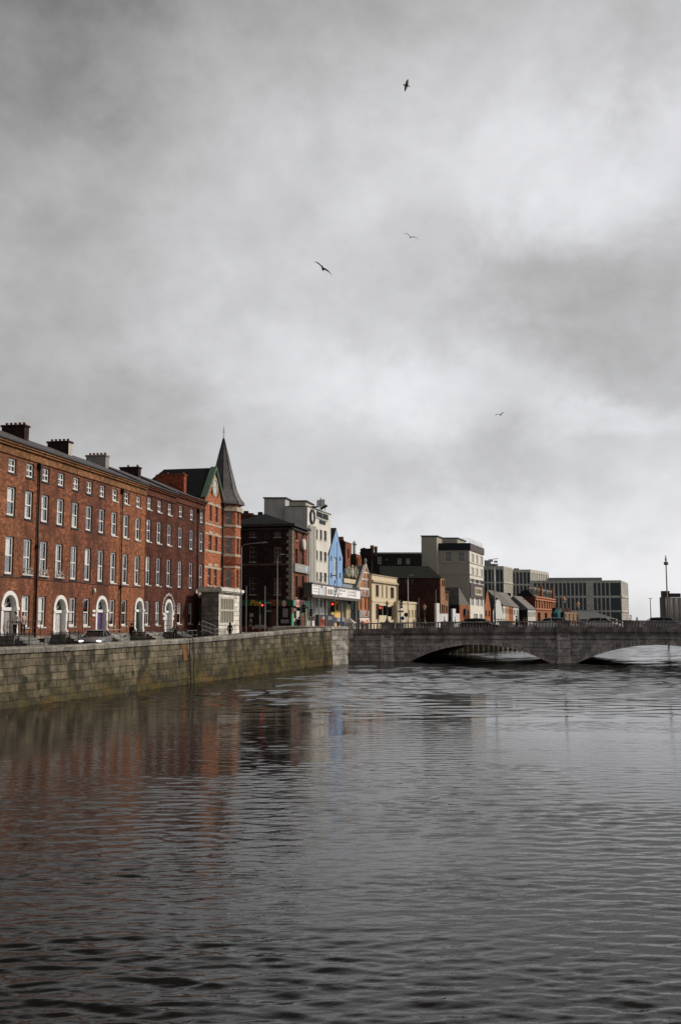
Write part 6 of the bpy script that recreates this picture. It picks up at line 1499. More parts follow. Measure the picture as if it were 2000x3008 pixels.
def furniture(B):
    bridge_b, bf, pr = B
    # tall lamps and slim poles, left to right
    lamp_post(707.5, 104.5, 1606, 'tall grey street lamp with short arm at the corner of the limestone kiosk', 2.2, .08)
    t = lamp_post(814, 112, 1640, 'grey street lamp in front of the dark corner building', .35, .07)
    lamp_post(937.5, 116, 1702, 'slim street lamp with a long dark arm before the white office block', 1.5, .06)
    lamp_post(1198.5, 124, 1700, 'pale tapering street lamp in front of the dark brick warehouse', .3, .085, z=3.1, mt=mat('pale_pole_paint', (.45, .43, .39), .5))
    plain_post(723, 107, 1722, 'slim grey pole nearest the limestone kiosk'); plain_post(778, 110, 1722, 'slim pole rising behind the lit red signal of the green shop')
    plain_post(982, 113, 1712, 'slim pole with dark cap in front of the white billboard'); plain_post(1169, 150, 1716, 'slim pole beside the cream house drainpipe')
    plain_post(1045, 114, 1765, 'dark slim pole under the right end of the billboard'); plain_post(1280.5, 150, 1733, 'slim pole in front of the stepped white wall')
    plain_post(1230, 160, 1757, 'short slim pole before the low cream building'); plain_post(1316, 165, 1768, 'slim pole at the dark gap between tan brick bays')
    # masts
    x, y = base(1453.5, 150); z = 3.0; t = thing('lighting_mast', (x, y, z), 'tall mast with a cluster of floodlights in front of the far white houses', 'lighting mast', 'lighting masts'); h = at(1453.5, 1662, 150).z - z
    m = MB(); m.lathe([(.13, 0), (.09, h)], (0, 0), 8); m.obj('pole', STEEL, t)
    m = MB(); m.lathe([(.1, h), (.42, h + .1), (.42, h + .22), (.1, h + .3)], (0, 0), 10); m.tube([(-.9, 0, h + .9), (.6, 0, h + 1.1)], .05, 5); m.obj('head_ring', mat('lamp_head_grey', (.35, .35, .34)), t)
    for dx, dz in ((-.45, .75), (.25, .62), (-.75, .45)): m = MB(); m.box(dx - .25, -.15, h + dz - .14, dx + .25, .15, h + dz + .14); m.obj('flood_light', mat('flood_grey', (.4, .39, .4), .5), t)
    x, y = base(1961, 180); z = 2.4; t = thing('lighting_mast', (x, y, z - 3), 'very tall mast with ring head and pale globe in front of the grain silo', 'lighting mast', 'lighting masts'); h = at(1961, 1657, 180).z - z + 3
    m = MB(); m.lathe([(.17, 0), (.11, h)], (0, 0), 8); m.obj('pole', mat('mast_brown', (.26, .22, .2), .6), t)
    m = MB(); m.lathe([(.1, h - .2), (.4, h - .1), (.42, h + .3), (.15, h + .5)], (0, 0), 12); m.obj('head_ring', mat('mast_brown', (.20, .17, .15)), t)
    m = MB(); m.ell((-.02, 0, h + .85), (.22, .22, .35), 10, 7); m.tube([(0, 0, h + 1.1), (0, 0, h + 1.6)], .12, 8); m.obj('globe', mat('pale_globe', (.75, .85, .9), .3, .03), t)
    x, y = base(1911, 420); t = thing('lighting_mast', (x, y, 2.5), 'thin distant mast with a T-shaped top, left of the grain silo', 'lighting mast', 'lighting masts'); h = at(1911, 1758, 420).z - 2.5
    m = MB(); m.lathe([(.22, 0), (.16, h)], (0, 0), 6); m.obj('pole', GREYP, t); m = MB(); m.box(-.75, -.1, h - .1, .75, .1, h + .12); m.obj('lamp_head', GREYP, t)
    # heritage lamps on and behind the bridge piers
    def pz(s): return 4.17 + .31 * (1 - ((s - 33) / 33.0) ** 2)
    for u, Y, v, zb, lab in ((1137, 108.6, 1763, None, 'copper-topped lantern on the bridge pier in front of the cream house'), (1246.5, 131, 1774, 3.9, 'copper-topped lantern before the pale blue shop on the far parapet'), (1656, 105.2, 1752, None, 'copper-topped lantern on the middle bridge pier, its glass dark'), (1697, 131, 1766, 4.0, 'copper-topped lantern on the far parapet before the wide office block')):
        if zb is None: zb = pz(bf.S(u, 1830)) - .02; p = bf.a + bf.d * bf.S(u, 1800) - bf.n * .1; Y = p.y
        heritage_lamp(u, Y, v, zb, lab)
    # traffic lights
    traffic_light(770.5, 110, 1777.5, 'lit red signal on a thick pole in front of the green shopfront', True, 0, vtop=1768)
    x, y = base(788, 111); zt = at(788, 1784, 111).z; t = thing('lane_sign', (x, y, gz(y)), 'black square board with white edge next to the lit red signal of the shop', 'road sign'); g = gz(y); k = 111 / F
    m = MB(); m.box(-7 * k, -.05, zt - 10 * k - g, 8 * k, .02, zt + 12 * k - g); m.obj('board', mat('signal_black', (.008, .008, .009)), t)
    m = MB(); m.box(-7 * k, -.07, zt + 12 * k - g, 8 * k, .03, zt + 13.5 * k - g); m.box(-8 * k, -.07, zt - 11.5 * k - g, 8 * k, .03, zt - 10 * k - g); m.box(-8 * k, -.07, zt - 10 * k - g, -7 * k, .03, zt + 13 * k - g); m.obj('board_edge', OFFW, t)
    m = MB(); m.tube([(-8 * k, .06, 0), (-8 * k, .06, zt + 10 * k - g)], .05, 6); m.obj('pole', GREYP, t)
    traffic_light(889, 112, 1779, 'unlit signal seen side-on at the green shop entrance', False, R(60)); traffic_light(910.5, 114, 1792, 'unlit small signal between the green shop and the white block', False, R(75), vtop=1785)
    traffic_light(976.5, 112, 1774.5, 'lit red signal under the middle of the billboard', True, 0, vtop=1771); traffic_light(966.5, 112.4, 1789, 'unlit signal tucked left behind the red one under the billboard', False, R(80), vtop=1783)
    traffic_light(1117, 117, 1785.5, 'lit red signal in front of the cream house', True, 0, vtop=1779); traffic_light(1131, 118, 1786, 'unlit signal turned away, left of the lantern at the cream house', False, R(170)); traffic_light(1143.5, 118, 1789, 'unlit signal turned away, right of the lantern at the cream house', False, R(180), side=-1)
    traffic_light(1176, 120, 1768, 'unlit signal in profile with green-black visors past the cream house', False, R(85), vtop=1762)
    # signs
    wb = mat('white_sign_face', (.62, .6, .54), .5, .06); bs = mat('blue_sign_face', (.02, .09, .32), .4, .1)
    t, zc = road_sign(915, 113, 1816.5, 0, wb, 'white rectangular road sign on a post at the white office block', (.45, .26)); m = MB(); bars(m, -.36, .36, zc + .04, .12, 7, y=-.05, seed=1); bars(m, -.3, .3, zc - .16, .12, 6, y=-.05, seed=2); m.obj('lettering', mat('print_black', (.06, .06, .06)), t)
    road_sign(1182, 121, 1816, .23, bs, 'round blue road sign in front of the low cream building'); road_sign(1232.5, 128, 1820, .24, mat('sign_back_brown', (.10, .07, .06), .6), 'round sign seen from its dark back before the low cream building')
    road_sign(1176.5, 122, 1796, 0, bs, 'blue rectangular sign under the profile signal', (.34, .11)); road_sign(1192.5, 140, 1806, .3, mat('maroon_frame', (.10, .02, .025)), 'maroon round plaque on a post at the low cream building')
    # life ring stand
    x, y = base(946, 108); z = gz(y); h = at(946, 1829, 108).z - z; t = thing('lifebuoy_stand', (x, y, z), 'orange lifebuoy on a post behind the quay wall near the bridge', 'lifebuoy', rz=R(60)); m = MB(); m.tube([(0, .06, -.1), (0, .06, h + .5)], .04, 6); m.obj('post', GREYP, t)
    m = MB(); m.tube([(.34 * math.cos(a), -.02, h + .44 * math.sin(a)) for a in [2 * math.pi * k / 20 for k in range(21)]], .085, 8, caps=False); m.obj('ring', mat('orange_ring', (.75, .12, .04), .5), t)
    # railings and the handrails of the terrace
    railing(-6, .1, -2.6, 2.35, 3.55, 'black iron railing at the left end, before the house with roller blinds', BLACK); railing(2.8, 7.6, -2.6, 2.35, 3.55, 'black iron railing before the house with flower balconettes', BLACK)
    railing(-1.0, 3.6, -1.3, 3.4, 4.42, 'thin black landing rail before the arched door with the two women', BLACK, bars_=False, top2=True); railing(7.7, 10.4, -1.3, 3.4, 4.38, 'thin black landing rail before the grey-white door', BLACK, bars_=False, top2=True)
    railing(14.8, 21.5, -1.3, 3.4, 4.4, 'thin black landing rail before the purple door', BLACK, bars_=False, top2=True); railing(22.8, 29.5, -1.3, 3.4, 4.42, 'thin black landing rail before the dark green door', BLACK, bars_=False, top2=True)
    railing(10.6, 14.2, -2.8, 2.35, 3.7, 'pale steel gate railing before the white lower sashes', STEEL, .45, top2=True, bars_=False); railing(25.8, 30.2, -2.6, 2.4, 3.6, 'black iron railing before the dark red house with the lettered door', BLACK, .16)
    railing(30.4, 33.2, -2.6, 2.4, 3.45, 'pale steel railing before the door with the arch of white letters', STEEL, bars_=False, top2=True)
    railing(33.6, 38.6, -3.0, 3.4, 4.4, 'sloping steel handrail of the ramp beside the lettered door', STEEL, bars_=False, top2=True, zend=3.75); railing(36.0, 40.6, -3.6, 2.55, 3.55, 'low level steel railing with bars beside the limestone kiosk', STEEL, .5, top2=True)

# ------------------------------------------------------------------ vehicles
def car(x, y, z, rz, paint, label, L=4.6, W=1.8, Hh=1.45, lights=False, wagon=False, group='cars'):
    t = thing('car', (x, y, z), label, 'car', group, rz)
    # stations along x (front +x): (x, half width, sill z, belt z, roof z or None, roof half width)
    k = L / 4.6; hw = W / 2
    S = [(2.28, .55, .32, .58), (2.18, .78, .22, .68), (1.75, .88, .2, .80), (1.1, .9, .2, .92), (.4, .9, .2, .95), (-.6, .9, .2, .96), (-1.5, .9, .2, .98), (-2.0, .86, .22, .98 if not wagon else 1.0), (-2.25, .74, .3, .9), (-2.3, .6, .36, .78)]
    m = MB(); rings = []
    for (sx, w, zs, zb_) in S:
        w = w * hw / .9; rings.append([m.pt(sx * k, a * w, b) for a, b in ((-.88, zs), (-1, zs + .15), (-1, zb_ - .16), (-.93, zb_), (0, zb_ + .03), (.93, zb_), (1, zb_ - .16), (1, zs + .15), (.88, zs))])
    for a, b in zip(rings, rings[1:]):
        for i in range(9): m.f.append([a[i], a[(i + 1) % 9], b[(i + 1) % 9], b[i]]); m.mi.append(0); m.sm.append(i != 8)
    m.f.append(rings[0][:]); m.f.append(rings[-1][::-1]); m.mi += [0, 0]; m.sm += [False, False]
    body = m.obj('body', paint, t)
    rb = -1.55 if not wagon else -2.0
    m = MB(); C = [(1.15, .8, .92), (.35, .62, Hh - .06), (-.45, .64, Hh), (rb + .45, .6, Hh - .05), (rb - .35 if not wagon else rb - .1, .74, .97)]
    top = [(sx * k, w * hw / .9, zz) for sx, w, zz in C]
    m.prism([(top[0][0], .9), (top[1][0], top[1][2] - .03), (top[2][0], top[2][2] - .03), (top[3][0], top[3][2] - .03), (top[4][0], .92)], -.62 * hw / .9, .62 * hw / .9, 'y')
    m.v = [Vector((p.x, p.y * (1.28 if p.z < 1.0 else 1.0), p.z)) for p in m.v]
    cab = m.obj('window', glass_dark('car_glass', (.01, .013, .015), .04), t)
    m = MB(); P = [(.38, Hh - .04), (-.45, Hh + .035), (rb + .42, Hh - .02)]
    for (a, b), (c, d) in zip(P, P[1:]): m.face([(a * k, -.6 * hw / .9, b), (c * k, -.6 * hw / .9, d), (c * k, .6 * hw / .9, d), (a * k, .6 * hw / .9, b)][::-1]); m.face([(a * k, -.6 * hw / .9, b - .09), (c * k, -.6 * hw / .9, d - .09), (c * k, -.6 * hw / .9, d), (a * k, -.6 * hw / .9, b)]); m.face([(a * k, .6 * hw / .9, b), (c * k, .6 * hw / .9, d), (c * k, .6 * hw / .9, d - .09), (a * k, .6 * hw / .9, b - .09)])
    for sy in (-1, 1):
        for (xa, za, xb, zb_) in ((1.12, .93, .32, Hh - .06), (-.35, .96, -.32, Hh - .02), (rb + .45, Hh - .05, rb - .3, .97)):
            m.tube([(xa * k, sy * .78 * hw / .9 if za < 1.1 else sy * .62 * hw / .9, za), (xb * k, sy * .78 * hw / .9 if zb_ < 1.1 else sy * .62 * hw / .9, zb_)], .035, 5)
    m.obj('roof', paint, t)
    for sx in (1.42, -1.4):
        for sy in (-1, 1):
            q = MB(); q.tube([(sx * k, sy * (hw - .16), .32), (sx * k, sy * (hw + .02), .32)], .32, 18); w = q.obj('wheel', mat('tyre_rubber', (.012, .012, .012), .8), t)
            q = MB(); q.tube([(sx * k, sy * (hw), .32), (sx * k, sy * (hw + .035), .32)], .2, 12); q.obj('rim', mat('alloy_rim', (.3, .3, .31), .35, .1, metal=.6), w)
    for sy in (-1, 1):
        q = MB(); q.ell((2.17 * k, sy * .62 * hw / .9, .63), (.1, .22, .075), 10, 6)
        q.obj('headlight', mat('headlight_lit', (.95, .97, 1.0), .1, .02, emit=2.2) if lights else mat('headlight_clear', (.6, .62, .65), .1), t)
        q = MB(); q.ell((-2.24 * k, sy * .62 * hw / .9, .8), (.08, .2, .08), 8, 6); q.obj('tail_light', mat('tail_red', (.4, .01, .01), .2), t)
        q = MB(); q.ell((.85 * k, sy * (hw + .06), 1.0), (.08, .1, .07), 8, 5); q.obj('wing_mirror', paint, t)
    q = MB(); q.box(2.2 * k, -.45 * hw / .9, .36, 2.31 * k, .45 * hw / .9, .58); q.obj('grille', BLACK, t)
    q = MB(); q.box(2.30 * k, -.26, .34, 2.33 * k, .26, .45); q.obj('number_plate', WHITE, t)
    return t

def cars(B):
    _, bf, pr = B
    paint = lambda n, c: mat(n, c, .25, .04, metal=.1, spec=.5)
    # parked car facing the camera, three-quarter view
    x, y = base(283, 76.5, 1870); a = math.atan2(-TD[1], -TD[0])
    car(x, y, gz(y) + .01, a + R(14), paint('gunmetal_paint', (.16, .16, .165)), 'dark grey saloon with bright headlights parked behind the quay wall', 4.6, 1.82, 1.42, True, group='cars')
    def onb(u, dist, v): s = bf.S(u, v, dist); p = bf.a + bf.d * s - bf.n * dist; return p.x, p.y, 2.95 + .31 * (1 - ((s - 33) / 33) ** 2)
    ang = math.atan2(bf.d.y, bf.d.x)
    for u, dist, v, c, lab, back, L in ((1412, 5.6, 1830, ('black_car_paint', (.012, .012, .014)), 'black car crossing the bridge in front of the grey block', 0, 4.7), (1610, 5.4, 1830, ('silver_car_paint', (.55, .56, .57)), 'silver car crossing the bridge near its middle pier', 1, 4.7), (1772, 9.5, 1830, ('grey_car_paint', (.5, .49, .47)), 'pale grey car on the far lane of the bridge before the wide office block', 0, 4.3), (1958, 5.2, 1830, ('dark_car_paint', (.2, .2, .21)), 'dark car with pale roofline at the right end of the bridge', 0, 4.8)):
        x, y, z = onb(u, dist, v); car(x, y, z, ang + (math.pi if back else 0), paint(*c), lab, L, 1.8, 1.5, False, True)

# ------------------------------------------------------------------ people
def skin_obj(name, verts, edges, mats, parent, root=0, sub=1):
    me = bpy.data.meshes.new(name); bm = bmesh.new(); lay = bm.verts.layers.skin.verify()
    vs = []
    for i, (p, r_) in enumerate(verts):
        v = bm.verts.new(p); v[lay].radius = (r_, r_) if not isinstance(r_, tuple) else r_; v[lay].use_root = (i == root); vs.append(v)
    for a, b in edges: bm.edges.new((vs[a], vs[b]))
    bm.to_mesh(me); bm.free()
    for m in (mats if isinstance(mats, (list, tuple)) else [mats]): me.materials.append(m)
    o = link(name, me, parent)
    s = o.modifiers.new('Skin', 'SKIN'); s.use_smooth_shade = True
    d = o.modifiers.new('Sub', 'SUBSURF'); d.levels = sub; d.render_levels = sub
    return o
def person(x, y, z, rz, label, top, legs, hair, h=1.72, stride=.25, arms=(.15, -.15), long_coat=False, hood=False, hairlen=0, group='people on the quay', logo=None, carry=None):
    t = thing('person', (x, y, z), label, 'person', group, rz)
    k = h / 1.75; sk = mat('skin', (.42, .24, .17), .6, .1)
    P = lambda *p: tuple(v * k for v in p)
    # faces -y; body skeleton
    V = [(P(0, 0, .95), .13 * k), (P(0, .01, 1.15), .12 * k), (P(0, .0, 1.36), .125 * k), (P(0, -.005, 1.47), .06 * k), (P(0, -.015, 1.54), .055 * k), (P(0, -.02, 1.63), .088 * k), (P(0, -.012, 1.70), .07 * k), (P(0, -.115, 1.605), .012 * k)]
    E = [(0, 1), (1, 2), (2, 3), (3, 4), (4, 5), (5, 6), (5, 7)]
    AV, AE, LV, LE = [], [], [], []
    for sgn, sw in ((-1, arms[0]), (1, arms[1])):
        n = len(V)
        sh, el, wr = P(sgn * .19, 0, 1.40), P(sgn * .25, -sw * .5 + .02, 1.13), P(sgn * .24, -sw - .05, .90)
        V += [(sh, .055 * k), (el, .042 * k), (wr, .03 * k), (P(sgn * .235, -sw - .075, .84), .034 * k)]
        E += [(2, n), (n, n + 1), (n + 1, n + 2), (n + 2, n + 3)]
        for j, (dx, ln) in enumerate(((-.028, .06), (-.010, .072), (.010, .068), (.027, .052))):
            q = len(V); V += [(P(sgn * .235 + dx * .5, -sw - .085 + dx, .80), .009 * k), (P(sgn * .23 + dx * .5, -sw - .10 + dx, .80 - ln * .55), .0085 * k), (P(sgn * .225 + dx * .5, -sw - .105 + dx * 1.0, .80 - ln), .007 * k)]
            E += [(n + 3, q), (q, q + 1), (q + 1, q + 2)]
        q = len(V); V += [(P(sgn * .215, -sw - .115, .83), .010 * k), (P(sgn * .205, -sw - .13, .79), .009 * k)]; E += [(n + 3, q), (q, q + 1)]
        AV.append((sh, el, wr))
    ft = []
    for sgn in (-1, 1):
        n = len(V); st = stride * sgn
        hip, kn, an, toe = P(sgn * .095, 0, .9), P(sgn * .1, -st * .55 - .03, .5), P(sgn * .1, -st * .9 + .02, .09), P(sgn * .11, -st * .9 - .14, .04)
        V += [(hip, .085 * k), (kn, .058 * k), (an, .04 * k), (toe, .035 * k)]; E += [(0, n), (n, n + 1), (n + 1, n + 2), (n + 2, n + 3)]; ft.append((hip, kn, an, toe))
    skin_obj('body', V, E, sk, t)
    # trousers
    V2 = [(P(0, 0, .96), .15 * k)]; E2 = []
    for (hip, kn, an, toe) in ft:
        n = len(V2); V2 += [(hip, .10 * k), (kn, .075 * k), ((an[0], an[1], an[2] + .03 * k), .062 * k)]; E2 += [(0, n), (n, n + 1), (n + 1, n + 2)]
    skin_obj('trousers', V2, E2, legs, t)
    for (hip, kn, an, toe) in ft:
        m = MB(); m.ell(((an[0] + toe[0]) / 2, (an[1] + toe[1]) / 2, .045 * k), (.05 * k, .14 * k, .05 * k), 8, 5); m.obj('shoe', BLACK, t)
    V3 = [(P(0, 0, .62 if long_coat else .93), (.19 if long_coat else .16) * k), (P(0, 0, .98), .165 * k), (P(0, .01, 1.18), .15 * k), (P(0, 0, 1.36), .155 * k), (P(0, .01, 1.48), .08 * k)]; E3 = [(0, 1), (1, 2), (2, 3), (3, 4)]
    for sh, el, wr in AV:
        n = len(V3); V3 += [(sh, .075 * k), (el, .062 * k), (tuple(a + (b - a) * .9 for a, b in zip(el, wr)), .05 * k)]; E3 += [(3, n), (n, n + 1), (n + 1, n + 2)]
    skin_obj('jacket', V3, E3, top, t, 1)
    m = MB(); m.ell(P(0, .012, 1.665), P(.105, .118, .115), 12, 8)
    if hood: m.ell(P(0, .03, 1.60), P(.125, .13, .17), 12, 8)
    if hairlen: m.ell(P(0, .06, 1.64 - hairlen / 2), P(.105, .06, hairlen / 2 + .05), 10, 7)
    m.obj('hood' if hood else 'hair', top if hood else hair, t)
    m = MB()
    for sx in (-1, 1): m.ell(P(sx * .034, -.103, 1.632), P(.014, .008, .009), 6, 4)
    m.obj('eye', BLACK, t)
    m = MB(); m.ell(P(0, -.098, 1.565), P(.026, .01, .008), 6, 4); m.obj('mouth', mat('lips', (.3, .1, .09), .5), t)
    if logo: m = MB(); m.ell(P(-.02, -.165, 1.28), P(.085, .02, .07), 10, 6); m.obj('chest_print', logo, t)
    if carry: m = MB(); m.box(*P(.2, -.14, .5), *P(.32, .12, .82)); m.tube([P(.26, -.07, .82), P(.245, -.06, .9), P(.26, .06, .82)], .012, 5); m.obj('bag', carry, t)
    return t
def people():
    blk = mat('black_cloth', (.010, .010, .012), .9, .2); nav = mat('navy_cloth', (.012, .016, .03), .9, .2); gry = mat('dark_grey_cloth', (.03, .03, .032), .9); jean = mat('dark_jeans', (.015, .022, .045), .9)
    hd = mat('dark_hair', (.012, .009, .008), .6); hb = mat('auburn_hair', (.16, .06, .03), .6); wh = mat('cream_cloth', (.62, .57, .5), .9); pk = mat('pale_pink_cloth', (.5, .36, .33), .9)
    W = math.atan2(TD[1], TD[0])
    def on(u, Y, z=None): x, y = base(u, Y, 1845); return x, y, gz(y) + .125 if z is None else z
    a = tp(1.0, -.75); person(a[0], a[1], 3.41, R(-20), 'person in cream top and black trousers with dark hair standing before the leftmost arched door', wh, blk, hd, 1.68, .04, hairlen=.12)
    a = tp(1.9, -.85); person(a[0], a[1], 3.41, R(55), 'auburn-haired person in pale pink top and dark jeans on the landing of the leftmost door', pk, jean, hb, 1.64, .05, hairlen=.2)
    x, y, z = on(387.5, 88); person(x, y, z, R(150), 'person all in black walking past the dark green front door', blk, blk, hd, 1.8, .28, (.3, .1), hood=False)
    x, y, z = on(515, 98); person(x, y, z, R(15), 'person in dark sweater with round yellow chest print, before the lettered white door', nav, blk, mat('brown_hair', (.08, .05, .03), .6), 1.76, .22, (.28, -.05), logo=mat('yellow_print', (.75, .42, .05), .7))
    x, y, z = on(585, 101); person(x, y, z, R(165), 'heavyset person in black jacket walking away in front of the ramp rail', blk, blk, hd, 1.78, .2, (.05, .1))
    x, y, z = on(676, 101.5); person(x, y, z, R(175), 'hooded person in black coat before the front of the limestone kiosk', blk, gry, hd, 1.68, .22, (.1, -.1), long_coat=True, hood=True)
    x, y, z = on(736, 112); person(x, y, z, R(40), 'person in black carrying a small bag before the shop windows, left of the red signal', blk, blk, hd, 1.74, .25, carry=mat('tan_bag', (.30, .2, .13), .7))
    x, y, z = on(877.5, 116); person(x, y, z, R(-60), 'person in dark clothes standing in the green shop entrance', blk, gry, hd, 1.78, .06, long_coat=True)
    for u, Y, zz, h, lab, c in ((1517, 112, 3.24, 1.72, 'dark-haired person in black crossing the bridge before the wide white house', blk), (1176, 126, 3.0, 1.7, 'person behind the bridge balusters under the blue rectangular sign', gry), (1537, 126, 3.2, 1.6, 'person with a brown top, far pavement of the bridge, before the stone gable', mat('brown_cloth', (.14, .07, .05), .9)), (1544.5, 126.5, 3.2, 1.58, 'person in grey, walking behind the brown-topped one on the bridge', gry)):
        x, y = base(u, Y, 1830); person(x, y, zz, R(80), lab, c, jean, hd, h, .25, group='people on the bridge')

# ------------------------------------------------------------------ gulls
def gull(u, v, Y, span, rz, bank, pitch, label, dih=.25, body=1.0, yaw=0, grey=.12, sweep=.18):
    p = at(u, v, Y); t = thing('gull', p, label, 'gull', 'gulls in flight')
    M = Matrix.Rotation(yaw, 4, 'Z') @ Matrix.Rotation(pitch, 4, 'X') @ Matrix.Rotation(bank, 4, 'Y')
    t.matrix_world = Matrix.Translation(p) @ M
    hs = span / 2; fm = mat('gull_grey_%d' % int(grey * 100), (grey, grey * .95, grey * .9), .8, .2, 5); dk = mat('gull_dark_%d' % int(grey * 100), (grey * .45, grey * .42, grey * .42), .8, .2)
    L = .5 * span / 1.2 * body                 # nose at -y
    m = MB(); m.tube([(0, -L * .52, .0), (0, -L * .47, .005), (0, -L * .36, .01), (0, -L * .22, 0), (0, 0, -.005), (0, L * .25, 0), (0, L * .45, .005)], [.006, L * .04, L * .075, L * .11, L * .13, L * .08, L * .03], 10)
    m.prism([(-L * .03, L * .32), (L * .03, L * .32), (L * .13, L * .62), (0, L * .58), (-L * .13, L * .62)], -.006, .006, 'z')
    m.obj('body', fm, t)
    for s in (-1, 1):
        m = MB(); sec = []
        for f_, ch, sw in ((.04, .24, 0), (.25, .23, -.06), (.45, .2, -.02), (.65, .15, .10), (.85, .09, .26), (1.0, .012, .44)):
            c = ch * span / 1.2 * body; x = s * hs * f_; zc = math.sin(f_ * 2.2) * dih * hs * .5 - f_ * f_ * dih * hs * .3; y0 = -.1 * span * body * .6 + sw * sweep * span
            sec.append([m.pt(x, y0, zc + .004), m.pt(x, y0 + c * .3, zc + .012), m.pt(x, y0 + c, zc), m.pt(x, y0 + c * .3, zc - .006)])
        for i, (a, b) in enumerate(zip(sec, sec[1:])):
            for j in range(4): m.f.append([a[j], a[(j + 1) % 4], b[(j + 1) % 4], b[j]]); m.mi.append(1 if i > 2 else 0); m.sm.append(True)
        m.f.append(sec[-1]); m.mi.append(1); m.sm.append(False)
        m.obj('wing', [fm, dk], t)
def gulls():
    gull(1192, 251, 74, 1.25, 0, R(80), R(-14), 'dark gull banked steeply with wings upright, highest in the sky', .3, yaw=R(-86), grey=.08)
    gull(948, 789, 50, 1.3, 0, R(-43), R(14), 'large gull gliding with both wings spread, lowest left in the sky', .28, body=.8, yaw=R(176), grey=.22, sweep=.05)
    gull(1205, 698, 78, 1.35, 0, R(-24), R(2), 'gull seen end-on with thin drooping wings, upper right of the large gliding gull', .75, body=.55, yaw=R(180), grey=.35, sweep=.04)
    gull(1469, 1219, 110, 1.3, 0, R(8), R(4), 'tiny pale gull low over the skyline', .7, yaw=R(150), grey=.45)

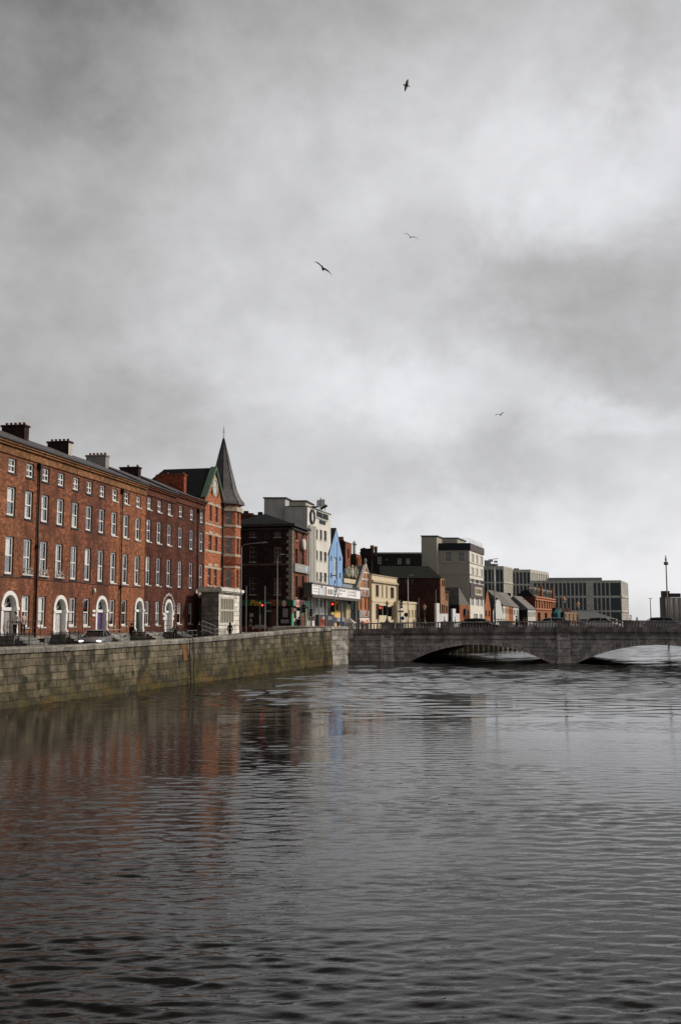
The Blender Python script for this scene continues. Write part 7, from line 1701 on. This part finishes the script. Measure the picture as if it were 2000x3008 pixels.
# ------------------------------------------------------------------ sky, sun, camera
def world():
    w = bpy.data.worlds.new('World'); SC.world = w; w.use_nodes = True; t = w.node_tree; t.nodes.clear()
    out = N(t, 'OutputWorld'); mix = N(t, 'MixShader'); b1 = N(t, 'Background'); b2 = N(t, 'Background')
    sky = N(t, 'TexSky'); sky.sky_type = 'NISHITA'; sky.sun_disc = False; sky.sun_elevation = R(SUN_EL); sky.sun_rotation = R(SUN_AZ)
    t.links.new(sky.outputs[0], b1.inputs[0]); b1.inputs[1].default_value = .06
    d = N(t, 'TexCoord').outputs['Generated']; sp = N(t, 'SeparateXYZ'); t.links.new(d, sp.inputs[0]); X, Y, Z = sp.outputs
    deg = 57.29578
    az = mth(t, 'MULTIPLY', mth(t, 'ARCTAN2', X, Y), deg); el = mth(t, 'MULTIPLY', mth(t, 'ARCSINE', Z), deg)
    # cloud coordinates: a flat deck seen in perspective
    zc = mth(t, 'ADD', mth(t, 'MAXIMUM', Z, 0.0), .30)
    cb = N(t, 'CombineXYZ'); t.links.new(mth(t, 'DIVIDE', X, zc), cb.inputs[0]); t.links.new(mth(t, 'DIVIDE', Y, zc), cb.inputs[1]); P = cb.outputs[0]
    cb2 = N(t, 'CombineXYZ'); t.links.new(mth(t, 'MULTIPLY', az, .055), cb2.inputs[0]); t.links.new(mth(t, 'MULTIPLY', el, .068), cb2.inputs[1]); P = cb2.outputs[0]
    def nz(scale, detail, rough, dist=0, off=(0, 0, 0), sc=(1, 1, 1)):
        mp = t.nodes.new('ShaderNodeMapping'); mp.inputs['Location'].default_value = off; mp.inputs['Scale'].default_value = sc; t.links.new(P, mp.inputs['Vector'])
        return noise(t, mp.outputs[0], scale, detail, rough, dist)
    wa = mth(t, 'MULTIPLY', mth(t, 'SUBTRACT', nz(2.2, 4, .6, .3, (3, 1, 0)), .5), 13.0); we = mth(t, 'MULTIPLY', mth(t, 'SUBTRACT', nz(2.6, 4, .6, .3, (7, 4, 0)), .5), 9.0)
    A = mth(t, 'ADD', az, wa); Ee = mth(t, 'ADD', el, we)
    val = None
    def blob(u, v, su, sv, amp):
        nonlocal val
        a0 = math.degrees(math.atan((u - CX) / F)); e0 = math.degrees(math.atan((CY - v) / F) + TH); sa = su / F * deg; se = sv / F * deg
        q = mth(t, 'ADD', mth(t, 'POWER', mth(t, 'ABSOLUTE', mth(t, 'DIVIDE', mth(t, 'SUBTRACT', A, a0), sa)), 2.0), mth(t, 'POWER', mth(t, 'ABSOLUTE', mth(t, 'DIVIDE', mth(t, 'SUBTRACT', Ee, e0), se)), 2.0))
        g = mth(t, 'MULTIPLY', mth(t, 'EXPONENT', mth(t, 'MULTIPLY', q, -1.0)), amp)
        val = g if val is None else mth(t, 'ADD', val, g)
    for q in BLOBS: blob(*q)
    n1 = mth(t, 'MULTIPLY', mth(t, 'SUBTRACT', nz(1.5, 8, .58, .15, (1.3, .2, 0), (1, 1, 1)), .5), .36)
    n2 = mth(t, 'MULTIPLY', mth(t, 'SUBTRACT', nz(5.0, 7, .6, .1), .5), .20)
    base_ = mth(t, 'ADD', mth(t, 'ADD', mth(t, 'ADD', val, n1), n2), SKY0)
    # the sun stands behind the clouds to the right; the sky behind the camera is darker
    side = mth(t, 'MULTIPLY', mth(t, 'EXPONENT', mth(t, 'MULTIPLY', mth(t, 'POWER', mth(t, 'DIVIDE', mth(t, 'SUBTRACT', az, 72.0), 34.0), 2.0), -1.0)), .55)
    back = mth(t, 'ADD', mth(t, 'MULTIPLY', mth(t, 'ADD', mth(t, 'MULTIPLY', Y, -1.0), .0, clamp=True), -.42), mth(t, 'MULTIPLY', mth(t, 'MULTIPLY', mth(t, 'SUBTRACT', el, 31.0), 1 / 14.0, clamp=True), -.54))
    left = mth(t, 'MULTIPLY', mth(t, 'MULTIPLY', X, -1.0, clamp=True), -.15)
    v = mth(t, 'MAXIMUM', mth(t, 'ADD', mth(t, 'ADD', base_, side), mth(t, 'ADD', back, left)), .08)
    low = mth(t, 'MULTIPLY', v, mth(t, 'ADD', mth(t, 'MULTIPLY', mth(t, 'ADD', mth(t, 'MULTIPLY', Z, 30.0), 1.0, clamp=True), .75), .25))
    cold = t.nodes.new('ShaderNodeValToRGB'); cold.color_ramp.elements[0].position = .2; cold.color_ramp.elements[0].color = (1.0, .985, .955, 1); cold.color_ramp.elements[1].position = .75; cold.color_ramp.elements[1].color = (.975, .975, 1.0, 1)
    t.links.new(v, cold.inputs[0])
    col = mixc(t, 1.0, cold.outputs[0], low, 'MULTIPLY')
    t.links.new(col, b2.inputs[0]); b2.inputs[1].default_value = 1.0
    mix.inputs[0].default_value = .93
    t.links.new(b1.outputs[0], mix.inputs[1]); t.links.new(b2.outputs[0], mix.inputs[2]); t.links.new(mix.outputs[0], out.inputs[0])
SUN_AZ, SUN_EL = 76, 36
SKY0 = .70
BLOBS = [(-100, 120, 800, 620, -.36), (900, 60, 700, 240, -.10), (1950, 180, 260, 190, -.20), (1750, 520, 440, 160, .16), (1950, 950, 360, 330, -.26), (1500, 860, 350, 160, -.15), (250, 900, 500, 300, -.05),
         (600, 1060, 440, 100, .10), (1180, 1150, 340, 90, .12), (1820, 1240, 260, 70, .16), (1350, 1380, 420, 110, -.12), (100, 1250, 460, 240, -.16), (1500, 1640, 1100, 160, .16), (900, 620, 500, 160, .03)]
def sun_cam():
    l = bpy.data.lights.new('sun', 'SUN'); l.energy = 2.7; l.angle = R(6); l.color = (1.0, .90, .77)
    o = link('sun', l); d = Vector((math.cos(R(SUN_EL)) * math.sin(R(SUN_AZ)), math.cos(R(SUN_EL)) * math.cos(R(SUN_AZ)), math.sin(R(SUN_EL))))
    o.rotation_euler = d.to_track_quat('Z', 'Y').to_euler(); o.location = (60, 20, 80)
    c = bpy.data.cameras.new('camera'); c.sensor_fit = 'VERTICAL'; c.sensor_height = 36; c.lens = F / 3008 * 36; c.clip_end = 4000; c.clip_start = .1
    o = link('camera', c); o.location = (0, 0, EYE); o.rotation_euler = (R(90) + TH, 0, 0); SC.camera = o
    SC.view_settings.view_transform = 'Standard'; SC.view_settings.look = 'None'; SC.view_settings.exposure = 0; SC.view_settings.gamma = 1
    SC.cycles.max_bounces = 6; SC.cycles.transparent_max_bounces = 8; SC.cycles.use_denoising = True; SC.cycles.caustics_reflective = False; SC.cycles.caustics_refractive = False

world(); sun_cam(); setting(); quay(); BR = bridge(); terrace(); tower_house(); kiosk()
corner_pub(); white_block(); billboard(); blue_house(); brown_houses(); gothic_front(); cream_house(); dark_range(); grey_block(); offices(); small_row()
furniture(BR); cars(BR); people(); gulls()
